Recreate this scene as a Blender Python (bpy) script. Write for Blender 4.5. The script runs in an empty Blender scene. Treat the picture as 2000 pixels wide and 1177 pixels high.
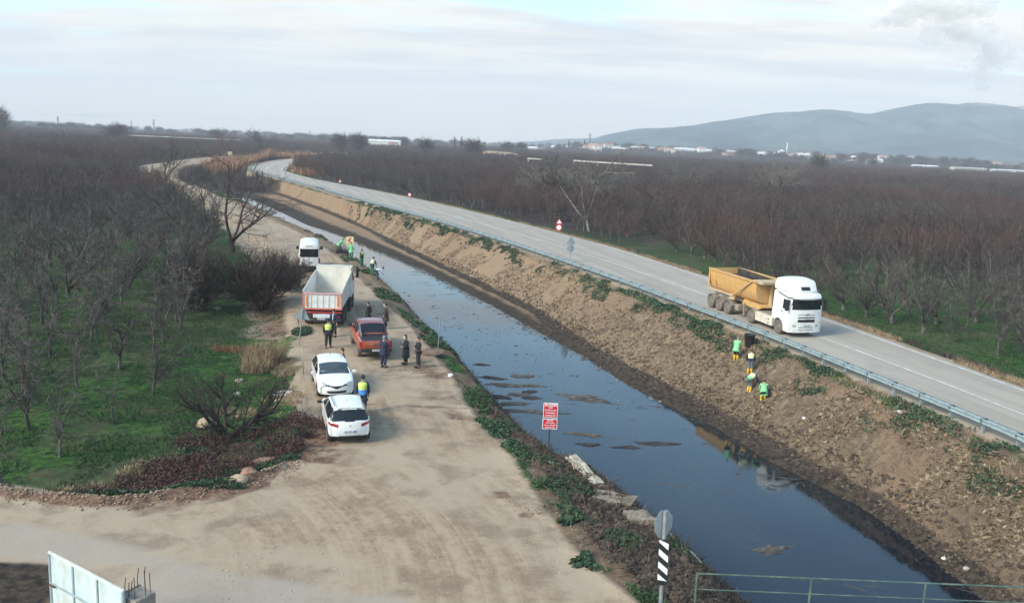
import bpy, bmesh, math, random
import numpy as np
from mathutils import Vector, Matrix, Euler
R = math.radians
SC = bpy.context.scene
COL = SC.collection

# ---------------------------------------------------------------- camera
CAM_H, CAM_F, CAM_P, CAM_R = 12.2, 1700.0, 10.33, 2.5
cam_d = bpy.data.cameras.new('camera')
cam_o = bpy.data.objects.new('camera', cam_d)
COL.objects.link(cam_o)
cam_d.sensor_width = 36.0
cam_d.lens = 36.0 * CAM_F / 2000.0
cam_d.clip_start = 0.3
cam_d.clip_end = 40000.0
cam_o.matrix_world = Matrix.Translation((0, 0, CAM_H)) @ Matrix.Rotation(R(90 - CAM_P), 4, 'X') @ Matrix.Rotation(R(CAM_R), 4, 'Z')
SC.camera = cam_o

# ---------------------------------------------------------------- exposure, world, sun
SC.view_settings.view_transform = 'Standard'
SC.view_settings.look = 'None'
SC.view_settings.exposure = 0.70
SC.view_settings.gamma = 1.0
SC.view_settings.use_curve_mapping = False
SC.render.engine = 'CYCLES'
SC.cycles.use_denoising = True
SC.cycles.max_bounces = 8
SC.cycles.diffuse_bounces = 2
SC.cycles.glossy_bounces = 3
SC.cycles.transmission_bounces = 3
SC.cycles.volume_bounces = 3
SC.cycles.transparent_max_bounces = 64
SUN_EL, SUN_AZ = 36.0, -125.0        # azimuth clockwise from +Y
W = bpy.data.worlds.new('World')
SC.world = W
W.use_nodes = True


def N(nt, t, **kw):
    n = nt.nodes.new(t)
    for k, v in kw.items():
        if k.startswith('i_'):
            key = k[2:]
            key = int(key) if key.isdigit() else key.replace('_', ' ')
            n.inputs[key].default_value = v
        else:
            setattr(n, k, v)
    return n


def mathn(nt, op, a, b=None, clamp=False):
    n = nt.nodes.new('ShaderNodeMath')
    n.operation = op
    n.use_clamp = clamp
    for i, v in enumerate((a, b)):
        if v is None:
            continue
        if isinstance(v, (int, float)):
            n.inputs[i].default_value = v
        else:
            nt.links.new(v, n.inputs[i])
    return n.outputs[0]


def mixn(nt, fac, a, b, blend='MIX'):
    n = nt.nodes.new('ShaderNodeMix')
    n.data_type = 'RGBA'
    n.blend_type = blend
    for s, v in ((n.inputs[0], fac), (n.inputs[6], a), (n.inputs[7], b)):
        if isinstance(v, (int, float)):
            s.default_value = v
        elif isinstance(v, tuple):
            s.default_value = (*v, 1) if len(v) == 3 else v
        else:
            nt.links.new(v, s)
    return n.outputs[2]


def ramp(nt, src, lo, hi, a=0.0, b=1.0):
    n = nt.nodes.new('ShaderNodeMapRange')
    n.interpolation_type = 'SMOOTHSTEP'
    nt.links.new(src, n.inputs[0])
    n.inputs[1].default_value = lo
    n.inputs[2].default_value = hi
    n.inputs[3].default_value = a
    n.inputs[4].default_value = b
    return n.outputs[0]


def noise(nt, vec, scale, detail=3, rough=0.55, dist=0.0):
    n = nt.nodes.new('ShaderNodeTexNoise')
    n.inputs['Scale'].default_value = scale
    n.inputs['Detail'].default_value = detail
    n.inputs['Roughness'].default_value = rough
    n.inputs['Distortion'].default_value = dist
    if vec is not None:
        nt.links.new(vec, n.inputs['Vector'])
    return n.outputs[0]


def mapping(nt, vec, scale=(1, 1, 1), loc=(0, 0, 0), rot=(0, 0, 0)):
    n = nt.nodes.new('ShaderNodeMapping')
    nt.links.new(vec, n.inputs[0])
    n.inputs['Scale'].default_value = scale
    n.inputs['Location'].default_value = loc
    n.inputs['Rotation'].default_value = rot
    return n.outputs[0]


def rotscale(nt, vec, ang, scale):
    return mapping(nt, mapping(nt, vec, rot=(0, 0, R(ang))), scale)


def build_world():
    nt = W.node_tree
    nt.nodes.clear()
    out = N(nt, 'ShaderNodeOutputWorld')
    sky = N(nt, 'ShaderNodeTexSky', sky_type='NISHITA', sun_disc=False, sun_elevation=R(SUN_EL), sun_rotation=R(SUN_AZ),
            air_density=1.0, dust_density=1.6, ozone_density=1.2)
    tc = N(nt, 'ShaderNodeTexCoord')
    d = tc.outputs['Generated']
    sep = N(nt, 'ShaderNodeSeparateXYZ')
    nt.links.new(d, sep.inputs[0])
    z = mathn(nt, 'MAXIMUM', sep.outputs[2], 0.0)
    # cloud sheet coordinates: direction projected on a plane overhead
    den = mathn(nt, 'ADD', z, 0.075)
    inv = mathn(nt, 'DIVIDE', 1.0, den)
    sc = N(nt, 'ShaderNodeVectorMath', operation='SCALE')
    nt.links.new(d, sc.inputs[0])
    nt.links.new(inv, sc.inputs['Scale'])
    flat = N(nt, 'ShaderNodeVectorMath', operation='MULTIPLY')
    nt.links.new(sc.outputs[0], flat.inputs[0])
    flat.inputs[1].default_value = (1, 1, 0)
    p = mapping(nt, flat.outputs[0], (0.22, 0.55, 1), (3.1, 1.7, 0), (0, 0, R(-9)))
    n1 = noise(nt, p, 1.5, 6, 0.55, 0.4)
    n2 = noise(nt, mapping(nt, flat.outputs[0], (0.30, 0.60, 1), (7.7, 2.2, 0), (0, 0, R(-6))), 2.4, 5, 0.6, 0.2)
    n3 = noise(nt, mapping(nt, flat.outputs[0], (0.12, 0.35, 1), (0.4, 9.2, 0)), 2.0, 3, 0.5)
    # cover: full near the horizon, broken higher up
    cover = ramp(nt, z, 0.07, 0.26, 0.24, -0.10)
    m = mathn(nt, 'ADD', n1, cover)
    mask = ramp(nt, m, 0.50, 0.68)
    # lit tops cream, thick bases lilac grey
    lit = ramp(nt, mathn(nt, 'ADD', mathn(nt, 'MULTIPLY', n2, 0.6), mathn(nt, 'MULTIPLY', n3, 0.4)), 0.40, 0.60)
    ccol = mixn(nt, lit, (0.72, 0.70, 0.71), (1.06, 0.96, 0.85))
    low = ramp(nt, z, 0.015, 0.105)
    hz = mixn(nt, ramp(nt, sep.outputs[0], -0.5, 0.45), (0.95, 0.885, 0.81), (0.90, 0.85, 0.82))
    ccol = mixn(nt, low, hz, ccol)
    b1 = N(nt, 'ShaderNodeBackground')
    nt.links.new(sky.outputs[0], b1.inputs[0])
    b1.inputs[1].default_value = 0.19
    tint = mixn(nt, 1.0, sky.outputs[0], (0.88, 1.08, 1.06), 'MULTIPLY')
    nt.links.new(tint, b1.inputs[0])
    b2 = N(nt, 'ShaderNodeBackground')
    nt.links.new(ccol, b2.inputs[0])
    b2.inputs[1].default_value = 0.66
    mx = N(nt, 'ShaderNodeMixShader')
    nt.links.new(mathn(nt, 'MULTIPLY', mask, 0.93), mx.inputs[0])
    nt.links.new(b1.outputs[0], mx.inputs[1])
    nt.links.new(b2.outputs[0], mx.inputs[2])
    nt.links.new(mx.outputs[0], out.inputs[0])


build_world()
sun_d = bpy.data.lights.new('sun', 'SUN')
sun_d.energy = 2.1
sun_d.angle = R(18)
sun_d.color = (1.0, 0.90, 0.78)
sun_o = bpy.data.objects.new('sun', sun_d)
COL.objects.link(sun_o)
_sd = Vector((math.sin(R(SUN_AZ)) * math.cos(R(SUN_EL)), math.cos(R(SUN_AZ)) * math.cos(R(SUN_EL)), math.sin(R(SUN_EL))))
sun_o.rotation_euler = _sd.to_track_quat('Z', 'Y').to_euler()
sun_o.location = (-40, -40, 80)

# ---------------------------------------------------------------- picture point -> place on a level plane
_p, _r = R(CAM_P), R(CAM_R)
_f = np.array([0, math.cos(_p), -math.sin(_p)])
_u0 = np.array([0, math.sin(_p), math.cos(_p)])
_r0 = np.array([1., 0, 0])
_RR = math.cos(_r) * _r0 + math.sin(_r) * _u0
_UU = -math.sin(_r) * _r0 + math.cos(_r) * _u0


def at(px, py, z=0.0):
    d = _f + _RR * (px - 1000) / CAM_F - _UU * (py - 588.5) / CAM_F
    t = (z - CAM_H) / d[2]
    return Vector((d[0] * t, d[1] * t, z))


def at_depth(px, py, Y):
    d = _f + _RR * (px - 1000) / CAM_F - _UU * (py - 588.5) / CAM_F
    t = Y / d[1]
    return Vector((d[0] * t, Y, CAM_H + d[2] * t))


# ---------------------------------------------------------------- noise on arrays
def _hash(ix, iy, seed):
    h = (ix.astype(np.int64) * 374761393 + iy.astype(np.int64) * 668265263 + seed * 1442695041) & 0x7fffffff
    h = ((h ^ (h >> 13)) * 1274126177) & 0x7fffffff
    return ((h ^ (h >> 16)) & 0xffff) / 65535.0


def vnoise(x, y, seed=0):
    x = np.asarray(x, float); y = np.asarray(y, float)
    ix = np.floor(x); iy = np.floor(y)
    fx = x - ix; fy = y - iy
    fx = fx * fx * (3 - 2 * fx); fy = fy * fy * (3 - 2 * fy)
    a = _hash(ix, iy, seed); b = _hash(ix + 1, iy, seed)
    c = _hash(ix, iy + 1, seed); d = _hash(ix + 1, iy + 1, seed)
    return (a * (1 - fx) + b * fx) * (1 - fy) + (c * (1 - fx) + d * fx) * fy


def fbm(x, y, seed=0, oct=4, gain=0.5):
    s = 0; a = 1; t = 0
    for o in range(oct):
        s = s + a * vnoise(x * 2 ** o + 17.3 * o, y * 2 ** o - 9.1 * o, seed + o)
        t += a; a *= gain
    return s / t


def sstep(v, a, b):
    t = np.clip((v - a) / (b - a), 0, 1)
    return t * t * (3 - 2 * t)


# ---------------------------------------------------------------- object helpers
def tag(o, label=None, cat=None, group=None, kind=None):
    if label: o['label'] = label
    if cat: o['category'] = cat
    if group: o['group'] = group
    if kind: o['kind'] = kind
    return o


def link(name, me, mat=None, parent=None):
    o = bpy.data.objects.new(name, me)
    COL.objects.link(o)
    if mat is not None and len(me.materials) == 0:
        me.materials.append(mat)
    if parent: o.parent = parent
    return o


def empty(name, loc=(0, 0, 0), rz=0.0, label=None, cat=None, group=None, rot=None):
    o = bpy.data.objects.new(name, None)
    COL.objects.link(o)
    o.empty_display_size = 0.2
    o.location = loc
    o.rotation_euler = rot if rot else (0, 0, rz)
    return tag(o, label, cat, group)


def mesh_np(name, verts, faces, smooth=False):
    """verts (n,3) array, faces (m,k) int array"""
    verts = np.asarray(verts, np.float32); faces = np.asarray(faces, np.int32)
    me = bpy.data.meshes.new(name)
    me.vertices.add(len(verts)); me.vertices.foreach_set('co', verts.ravel())
    k = faces.shape[1]
    me.loops.add(faces.size); me.loops.foreach_set('vertex_index', faces.ravel())
    me.polygons.add(len(faces)); me.polygons.foreach_set('loop_start', np.arange(0, faces.size, k, dtype=np.int32))
    if smooth:
        me.polygons.foreach_set('use_smooth', np.ones(len(faces), bool))
    me.update(calc_edges=True)
    me.validate()
    return me


class MB:
    """collects shapes into one mesh"""
    def __init__(s):
        s.v = []; s.f = []

    def add(s, vs, fs):
        b = len(s.v)
        s.v += [tuple(v) for v in vs]
        s.f += [tuple(i + b for i in f) for f in fs]
        return s

    def box(s, lo, hi, bev=0.0):
        x0, y0, z0 = lo; x1, y1, z1 = hi
        if bev <= 0:
            vs = [(x, y, z) for z in (z0, z1) for y in (y0, y1) for x in (x0, x1)]
            fs = [(0, 2, 3, 1), (4, 5, 7, 6), (0, 1, 5, 4), (2, 6, 7, 3), (0, 4, 6, 2), (1, 3, 7, 5)]
            return s.add(vs, fs)
        b = min(bev, (x1 - x0) / 2.01, (y1 - y0) / 2.01, (z1 - z0) / 2.01)
        bm = bmesh.new()
        bmesh.ops.create_cube(bm, size=1)
        for v in bm.verts:
            v.co = Vector(((x0 + x1) / 2 + v.co.x * (x1 - x0), (y0 + y1) / 2 + v.co.y * (y1 - y0), (z0 + z1) / 2 + v.co.z * (z1 - z0)))
        bmesh.ops.bevel(bm, geom=bm.edges[:], offset=b, segments=2, affect='EDGES', profile=0.6)
        bm.verts.index_update()
        s.add([v.co[:] for v in bm.verts], [[v.index for v in f.verts] for f in bm.faces])
        bm.free()
        return s

    def prism(s, pts, axis, a, b):
        """polygon pts (u,v) extruded along axis from a to b; axis 0: (a,u,v) 1: (u,a,v) 2: (u,v,a)"""
        def P(u, v, w):
            return (w, u, v) if axis == 0 else ((u, w, v) if axis == 1 else (u, v, w))
        n = len(pts)
        vs = [P(u, v, a) for u, v in pts] + [P(u, v, b) for u, v in pts]
        fs = [tuple(range(n - 1, -1, -1)), tuple(range(n, 2 * n))] + [(i, (i + 1) % n, n + (i + 1) % n, n + i) for i in range(n)]
        return s.add(vs, fs)

    def tube(s, pts, rad, n=8, cap=True):
        pts = [Vector(p) for p in pts]
        if not hasattr(rad, '__len__'): rad = [rad] * len(pts)
        vs = []; fs = []
        prev = None
        for i, p in enumerate(pts):
            t = (pts[min(i + 1, len(pts) - 1)] - pts[max(i - 1, 0)])
            t = t.normalized() if t.length > 1e-9 else Vector((0, 0, 1))
            if prev is None:
                a = Vector((1, 0, 0)) if abs(t.x) < 0.8 else Vector((0, 1, 0))
                u = t.cross(a).normalized()
            else:
                u = (prev - t * prev.dot(t)).normalized()
            prev = u
            w = t.cross(u)
            for k in range(n):
                an = 2 * math.pi * k / n
                vs.append(p + (u * math.cos(an) + w * math.sin(an)) * rad[i])
        for i in range(len(pts) - 1):
            for k in range(n):
                a = i * n + k; b = i * n + (k + 1) % n
                fs.append((a, b, b + n, a + n))
        if cap:
            fs.append(tuple(range(n - 1, -1, -1)))
            fs.append(tuple(range((len(pts) - 1) * n, len(pts) * n)))
        return s.add(vs, fs)

    def cyl(s, c, axis, r, h, n=16):
        c = Vector(c); a = Vector((0, 0, 0)); a[axis] = h / 2
        return s.tube([c - a, c + a], r, n)

    def lathe(s, prof, n=20, c=(0, 0, 0), axis=2):
        vs = []; fs = []
        for r, h in prof:
            for k in range(n):
                an = 2 * math.pi * k / n
                x, y = r * math.cos(an), r * math.sin(an)
                q = (x, y, h) if axis == 2 else ((x, h, y) if axis == 1 else (h, x, y))
                vs.append((q[0] + c[0], q[1] + c[1], q[2] + c[2]))
        for i in range(len(prof) - 1):
            for k in range(n):
                a = i * n + k; b = i * n + (k + 1) % n
                fs.append((a, b, b + n, a + n))
        fs.append(tuple(range(n))[::-1]); fs.append(tuple(range((len(prof) - 1) * n, len(prof) * n)))
        return s.add(vs, fs)

    def mesh(s, name, smooth=False):
        me = bpy.data.meshes.new(name)
        me.from_pydata([tuple(v) for v in s.v], [], s.f)
        me.update()
        if smooth:
            me.polygons.foreach_set('use_smooth', [True] * len(me.polygons))
        return me

    def build(s, name, mat, parent=None, smooth=False, fix=True):
        me = s.mesh(name, smooth)
        if fix:
            bm = bmesh.new(); bm.from_mesh(me)
            bmesh.ops.recalc_face_normals(bm, faces=bm.faces[:])
            bm.to_mesh(me); bm.free()
        if smooth:
            sharp_by_angle(me, 40)
        return link(name, me, mat, parent)


def sharp_by_angle(me, deg):
    try:
        me.set_sharp_from_angle(angle=R(deg))
    except Exception:
        pass


# ---------------------------------------------------------------- materials
MATS = {}


def mat(name, col, rough=0.6, metal=0.0, var=0.12, scale=6.0, dirt=None, dirt_amt=0.0, bump=0.0, coat=0.0, spec=None, bscale=None):
    if name in MATS: return MATS[name]
    m = bpy.data.materials.new(name)
    m.use_nodes = True
    nt = m.node_tree
    b = nt.nodes['Principled BSDF']
    tc = N(nt, 'ShaderNodeTexCoord')
    o = tc.outputs['Object']
    n = noise(nt, o, scale, 4)
    dark = tuple(c * (1 - var) for c in col); light = tuple(min(1, c * (1 + var)) for c in col)
    c = mixn(nt, ramp(nt, n, 0.3, 0.7), dark, light)
    if dirt:
        n2 = noise(nt, o, scale * 0.35, 6, 0.65)
        c = mixn(nt, mathn(nt, 'MULTIPLY', ramp(nt, n2, 0.42, 0.7), dirt_amt), c, dirt)
    nt.links.new(c, b.inputs['Base Color'])
    b.inputs['Roughness'].default_value = rough
    b.inputs['Metallic'].default_value = metal
    if coat: b.inputs['Coat Weight'].default_value = coat
    if spec is not None: b.inputs['Specular IOR Level'].default_value = spec
    if bump:
        bp = N(nt, 'ShaderNodeBump')
        bp.inputs['Strength'].default_value = bump
        bp.inputs['Distance'].default_value = 0.02
        nt.links.new(noise(nt, o, bscale or scale * 4, 4), bp.inputs['Height'])
        nt.links.new(bp.outputs[0], b.inputs['Normal'])
    MATS[name] = m
    return m
# ---------------------------------------------------------------- plan lines of the canal (x, y), near to far
A_ = [(5.6, 17), (3.7, 21.9), (2.2, 24.5), (1.1, 28.4), (0.3, 32.3), (-1.4, 37.2), (-2.4, 41.0), (-3.4, 45.8), (-4.6, 49.1), (-6.6, 55.7), (-9.8, 64.2), (-13.4, 74.4), (-17.5, 86.6), (-21.6, 96.3), (-26.9, 108.0), (-36.0, 125.7), (-49.2, 150.3), (-63.1, 176.7), (-77.5, 202), (-88, 222), (-104, 262), (-110, 290), (-127, 382), (-126, 510), (-120, 1200)]
B_ = [(8.2, 17), (6.4, 23), (5.3, 28.0), (4.5, 30.2), (3.6, 32.6), (2.0, 34.7), (0.4, 37.4), (-1.3, 42.9), (-3.2, 50.0), (-5.0, 56.0), (-7.7, 64.3), (-10.7, 74.1), (-12.6, 79.4), (-16.0, 88.9), (-22.7, 105.4), (-27.7, 115.7), (-44.2, 148.1), (-58.3, 174.7), (-75.4, 202.5), (-86, 222), (-101, 262), (-108, 290), (-125, 382), (-124, 510), (-118, 1200)]
D_ = [(18.6, 17), (18.0, 25), (17.5, 30.3), (17.1, 33.4), (16.3, 37.4), (13.6, 42.9), (12.1, 48.0), (9.6, 52.6), (7.5, 57.5), (5.7, 63.5), (2.1, 72.2), (-1.6, 82.0), (-8.2, 97.7), (-13.1, 108.9), (-18.8, 120.1), (-24.4, 130.8), (-30.6, 142.0), (-36.0, 150.3), (-48.9, 177.9), (-64.8, 209.2), (-82.4, 243.0), (-93, 270), (-99, 300), (-116, 382), (-115, 510), (-109, 1200)]
E_ = [(19.3, 17), (18.8, 25), (18.2, 29.7), (17.7, 33.0), (17.0, 36.9), (15.9, 40.4), (14.2, 44.8), (12.3, 50.6), (10.4, 54.6), (8.0, 60.7), (5.6, 67.4), (2.7, 79), (-8.0, 104.5), (-26.0, 148), (-37.3, 172.6), (-55.1, 209.5), (-72, 242), (-85, 275), (-95, 305), (-112, 382), (-111, 510), (-105, 1200)]
F_ = [(22.2, 17), (21.8, 25), (21.2, 32.8), (20.5, 35.8), (19.4, 39.7), (18.1, 44.8), (16.6, 51.2), (14.3, 57.9), (12.3, 63.0), (9.0, 72.4), (5.5, 82.8), (-0.8, 99.3), (-10.2, 119.3), (-18.2, 137.2), (-38.7, 175.0), (-58.6, 214.9), (-80.2, 260.5), (-93.2, 304), (-109, 382), (-108, 510), (-102, 1200)]
G_ = [(24.4, 17), (23.8, 28), (22.7, 36.4), (21.7, 40.1), (20.3, 45.2), (18.3, 52.0), (16.6, 57.5), (14.7, 63.0), (10.6, 75.0), (5.3, 88.9), (-0.4, 103.2), (-10.3, 125.5), (-29.9, 165.5), (-48.5, 202.7), (-68.3, 242.2), (-85.8, 281.0), (-93.1, 312.7), (-103.1, 367.4), (-106.5, 409.1), (-107, 510), (-100, 1200)]
H_ = [(33.0, 17), (31.2, 30), (28.0, 45.9), (24.0, 62.5), (19.2, 81.4), (11.8, 105.2), (-0.6, 134.6), (-15.6, 166.6), (-36.8, 205.4), (-55.1, 236.0), (-66.4, 259.6), (-75.4, 281.9), (-81.9, 308.7), (-90.8, 356.2), (-97.1, 404.4), (-98, 510), (-91, 1200)]
TL_ = [(-6, 10), (-6.4, 25), (-7.6, 31), (-8.8, 36), (-9.9, 40.7), (-11.4, 46.6), (-12.7, 51.4), (-14.4, 57.4), (-16.6, 64.7), (-19.3, 74.2), (-23.1, 86.7), (-31.6, 105.8), (-47.3, 139.3), (-65.4, 174.8), (-82.0, 206.2), (-99.2, 233.6), (-112.3, 261.6), (-119.9, 286.8), (-136.9, 381.8), (-135.0, 510.1), (-128, 1200)]
ORCH = [(-400, 30), (-60, 31.0), (-26, 28.6), (-20.4, 27.6), (-16.7, 27.2), (-14.9, 26.9), (-13.1, 26.7), (-11.6, 27.3), (-9.5, 28.5), (-8.2, 30.4), (-8.2, 32.5)]


def line(L):
    a = np.array(sorted(L, key=lambda p: p[1]))
    ys = np.linspace(5, 1200, 2400)
    xs = np.interp(ys, a[:, 1], a[:, 0])
    k0 = xs.copy()
    for w in (5, 5):
        pad = np.pad(xs, w, mode='edge')
        ker = np.ones(2 * w + 1) / (2 * w + 1)
        xs = np.convolve(pad, ker, 'valid')
    near = ys < 60
    bl = sstep(ys, 30, 80)
    xs = k0 * (1 - bl) + xs * bl
    return lambda y: np.interp(y, ys, xs)


fA, fB, fD, fE, fF, fG, fH, fT = [line(L) for L in (A_, B_, D_, E_, F_, G_, H_, TL_)]
WATER_Z = -3.4
ROAD_Z = 0.30


def fC(y):
    return fB(y) + np.interp(y, [10, 30, 60, 150, 400], [3.4, 3.4, 2.6, 2.6, 2.6])


def feat(y):
    y = np.asarray(y, float)
    L = [fT(y), fA(y), fB(y), fC(y), fD(y), fE(y), fF(y), fG(y), fH(y)]
    gap = [1.0, 0.3, 1.0, 3.0, 0.35, 1.2, 0.5, 3.0]
    for i in range(1, len(L)):
        L[i] = np.maximum(L[i], L[i - 1] + gap[i - 1])
    return L


def orch_mask(x, y):
    """signed measure: >0 inside the left orchard (metres from its edge)"""
    T = fT(y)
    a = np.array(ORCH)
    yb = np.interp(x, a[:, 0], a[:, 1])
    return np.minimum(T - x, y - yb)


def height(x, y):
    x = np.asarray(x, float); y = np.asarray(y, float)
    T, A, B, C, D, E, F, G, H = feat(y)
    xs = np.stack([T - 1.5, T, A, B, C, C + 1.2, D - 1.2, D, E, F, G, G + .25, H - .25, H, H + 2, H + 5])
    wob = (fbm(y * .25, x * 0, 5) - .5) * .3
    zs = [-.35, 0, -.02, -.45 + wob, WATER_Z + 0 * y, WATER_Z - .9, WATER_Z - .9, WATER_Z + 0 * y, WATER_Z + .4, .08 + wob * .5, .27, .22, .22, .27, .0, -.25]
    zs = np.stack([np.broadcast_to(np.asarray(z, float), y.shape) for z in zs])
    z = np.full(x.shape, -.35)
    for i in range(len(xs) - 1):
        x0, x1 = xs[i], xs[i + 1]
        t = (x - x0) / np.maximum(x1 - x0, 1e-6)
        m = (t >= 0) & (t < 1)
        z = np.where(m, zs[i] + (zs[i + 1] - zs[i]) * t, z)
    z = np.where(x >= xs[-1], -.25, z)
    # left orchard is lower; in the foreground left the ground is the open road area
    om = orch_mask(x, y)
    z = np.where(x < T, np.where(om > 0, -.35 * sstep(om, 0, 2.0), 0.0), z)
    # earth berm along the orchard edge by the junction
    berm = np.exp(-((om - .25) / .35) ** 2) * (x < T + .6) * sstep(-y, -46, -34)
    z = z + berm * (.10 + .14 * fbm(x * 1.3, y * 1.3, 31))
    # roughness
    inc = ((x > A - .4) & (x < C + .3)); inb = ((x > D - .6) & (x < G - .1))
    tr = (x >= T) & (x <= A)
    lb = sstep(x, A - .6, A + .6) * (1 - sstep(x, C, C + 1)); rb = sstep(x, D - .3, E + .3) * (1 - sstep(x, F, G - .2))
    n1 = fbm(x * .9, y * .9, 3, 4, .6) - .5
    n2 = np.abs(fbm(x * 1.3 + .9 * y, y * .7 - .3 * x, 8, 4, .6) - .5)
    gl = (fbm((-.3 * x + .95 * y) * 1.5 + .5 * (.95 * x + .3 * y), (.95 * x + .3 * y) * .28, 15, 4, .6) - .5)
    z = z + lb * (n1 * .45 + n2 * .2) + rb * (1 - .75 * sstep(y, 80, 150)) * (n1 * .34 + (n2 - .1) * .16 + gl * .42 + (fbm(x * 3.1, y * 3.1, 17, 2) - .5) * .08)
    ru = (fbm(x * .35, y * .2, 12, 3) - .5) * .10 + (fbm(x * 2.2, y * 1.2, 13, 3) - .5) * .03
    z = z + np.where(tr | (om <= 0) & (x < T), ru, 0)
    z = z + np.where(((x < T) & (om > 0)) | (x > H + 1), (fbm(x * .5, y * .5, 21, 4) - .5) * .22, 0)
    return z


def farz(x, y):
    return 7.0 * sstep(y, 1100, 1320) * sstep(x, 20, 150)


def hz(x, y):
    return float(height(np.array([float(x)]), np.array([float(y)]))[0])


# ---------------------------------------------------------------- terrain material
def terrain_material():
    m = bpy.data.materials.new('terrain')
    m.use_nodes = True
    nt = m.node_tree
    b = nt.nodes['Principled BSDF']
    b.inputs['Roughness'].default_value = 0.93
    b.inputs['Specular IOR Level'].default_value = 0.15
    geo = N(nt, 'ShaderNodeNewGeometry')
    P = geo.outputs['Position']
    at1 = N(nt, 'ShaderNodeAttribute', attribute_name='m1'); at2 = N(nt, 'ShaderNodeAttribute', attribute_name='m2')
    s1 = N(nt, 'ShaderNodeSeparateColor'); s2 = N(nt, 'ShaderNodeSeparateColor')
    nt.links.new(at1.outputs['Color'], s1.inputs[0]); nt.links.new(at2.outputs['Color'], s2.inputs[0])
    grass, bank, mud = s1.outputs; paved, red, field = s2.outputs
    big = noise(nt, P, 0.12, 4, .6); med = noise(nt, P, 0.6, 5, .6); fin = noise(nt, P, 3.5, 5, .65); vf = noise(nt, P, 16, 3, .7)
    tk1 = noise(nt, rotscale(nt, P, -17, (1.4, .10, 1)), 1.5, 5, .6, .3)
    sp = N(nt, 'ShaderNodeVectorMath', operation='DISTANCE'); nt.links.new(P, sp.inputs[0]); sp.inputs[1].default_value = (-17, 19.5, 0)
    cx = N(nt, 'ShaderNodeCombineXYZ'); nt.links.new(mathn(nt, 'MULTIPLY', sp.outputs['Value'], 1.9), cx.inputs[0])
    nt.links.new(mathn(nt, 'MULTIPLY', med, 1.2), cx.inputs[1])
    tk2 = noise(nt, cx.outputs[0], 1.3, 5, .65)
    sxy = N(nt, 'ShaderNodeSeparateXYZ'); nt.links.new(P, sxy.inputs[0])
    tkm = ramp(nt, sxy.outputs[1], 27, 38)
    mxf = N(nt, 'ShaderNodeMix'); nt.links.new(tkm, mxf.inputs[0]); nt.links.new(tk2, mxf.inputs[2]); nt.links.new(tk1, mxf.inputs[3])
    track = mathn(nt, 'ADD', mathn(nt, 'MULTIPLY', mxf.outputs[0], .62), mathn(nt, 'MULTIPLY', fin, .38))
    grit = N(nt, 'ShaderNodeTexVoronoi'); nt.links.new(P, grit.inputs['Vector']); grit.inputs['Scale'].default_value = 9

    def brk(a, amt=.7, src=None, lo=.35, hi=.65):
        v = mathn(nt, 'ADD', a, mathn(nt, 'MULTIPLY', mathn(nt, 'SUBTRACT', src if src is not None else med, .5), amt))
        return ramp(nt, v, lo, hi)
    dirt = mixn(nt, ramp(nt, track, .36, .60), (.25, .176, .112), (.41, .308, .208))
    dirt = mixn(nt, ramp(nt, big, .42, .6), dirt, (.40, .312, .22))
    dirt = mixn(nt, mathn(nt, 'MULTIPLY', ramp(nt, med, .48, .66), .65), dirt, (.20, .142, .095))
    dirt = mixn(nt, mathn(nt, 'MULTIPLY', ramp(nt, grit.outputs['Distance'], .28, .08), .35), dirt, (.52, .46, .38))
    pav = mixn(nt, ramp(nt, med, .3, .7), (.35, .295, .235), (.41, .355, .29))
    pav = mixn(nt, mathn(nt, 'MULTIPLY', ramp(nt, track, .5, .7), .5), pav, (.37, .30, .22))
    c = mixn(nt, mathn(nt, 'MULTIPLY', brk(paved, 1.1, None, .2, .9), .75), dirt, pav)
    c = mixn(nt, ramp(nt, noise(nt, P, 26, 3, .8), .42, .62, .16, 0), c, (.12, .09, .065))
    bk = mixn(nt, ramp(nt, fin, .30, .72), (.075, .052, .036), (.235, .168, .112))
    bk = mixn(nt, mathn(nt, 'MULTIPLY', ramp(nt, noise(nt, rotscale(nt, P, -30, (.4, 2.8, 1.0)), 1.1, 5, .65), .48, .66), .5), bk, (.29, .22, .145))
    syy = N(nt, 'ShaderNodeSeparateXYZ'); nt.links.new(P, syy.inputs[0])
    bk = mixn(nt, mathn(nt, 'MULTIPLY', ramp(nt, syy.outputs[1], 48, 90), .6), bk, (.33, .225, .14))
    bk = mixn(nt, ramp(nt, syy.outputs[1], 24, 62, .50, 0), bk, (.10, .068, .045))
    bk = mixn(nt, mathn(nt, 'MULTIPLY', ramp(nt, big, .46, .62), .55), bk, (.23, .145, .09))
    bk = mixn(nt, mathn(nt, 'MULTIPLY', ramp(nt, vf, .6, .75), .5), bk, (.33, .26, .18))
    bk = mixn(nt, mathn(nt, 'MULTIPLY', ramp(nt, med, .56, .72), .6), bk, (.10, .065, .045))
    c = mixn(nt, brk(bank, .35), c, bk)
    rd = mixn(nt, ramp(nt, fin, .35, .65), (.085, .050, .036), (.21, .125, .082))
    c = mixn(nt, brk(red, .6), c, rd)
    g = mixn(nt, ramp(nt, fin, .32, .66), (.014, .038, .009), (.052, .122, .022))
    g = mixn(nt, mathn(nt, 'MULTIPLY', ramp(nt, noise(nt, P, 1.6, 5, .7), .50, .60), .7), g, (.009, .020, .008))
    g = mixn(nt, mathn(nt, 'MULTIPLY', ramp(nt, med, .54, .68), .8), g, (.095, .076, .042))
    g = mixn(nt, mathn(nt, 'MULTIPLY', ramp(nt, big, .48, .60), .45), g, (.10, .088, .055))
    c = mixn(nt, brk(grass, .55), c, g)
    fl = mixn(nt, ramp(nt, big, .4, .6), (.032, .024, .022), (.055, .035, .032))
    c = mixn(nt, field, c, fl)
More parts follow.
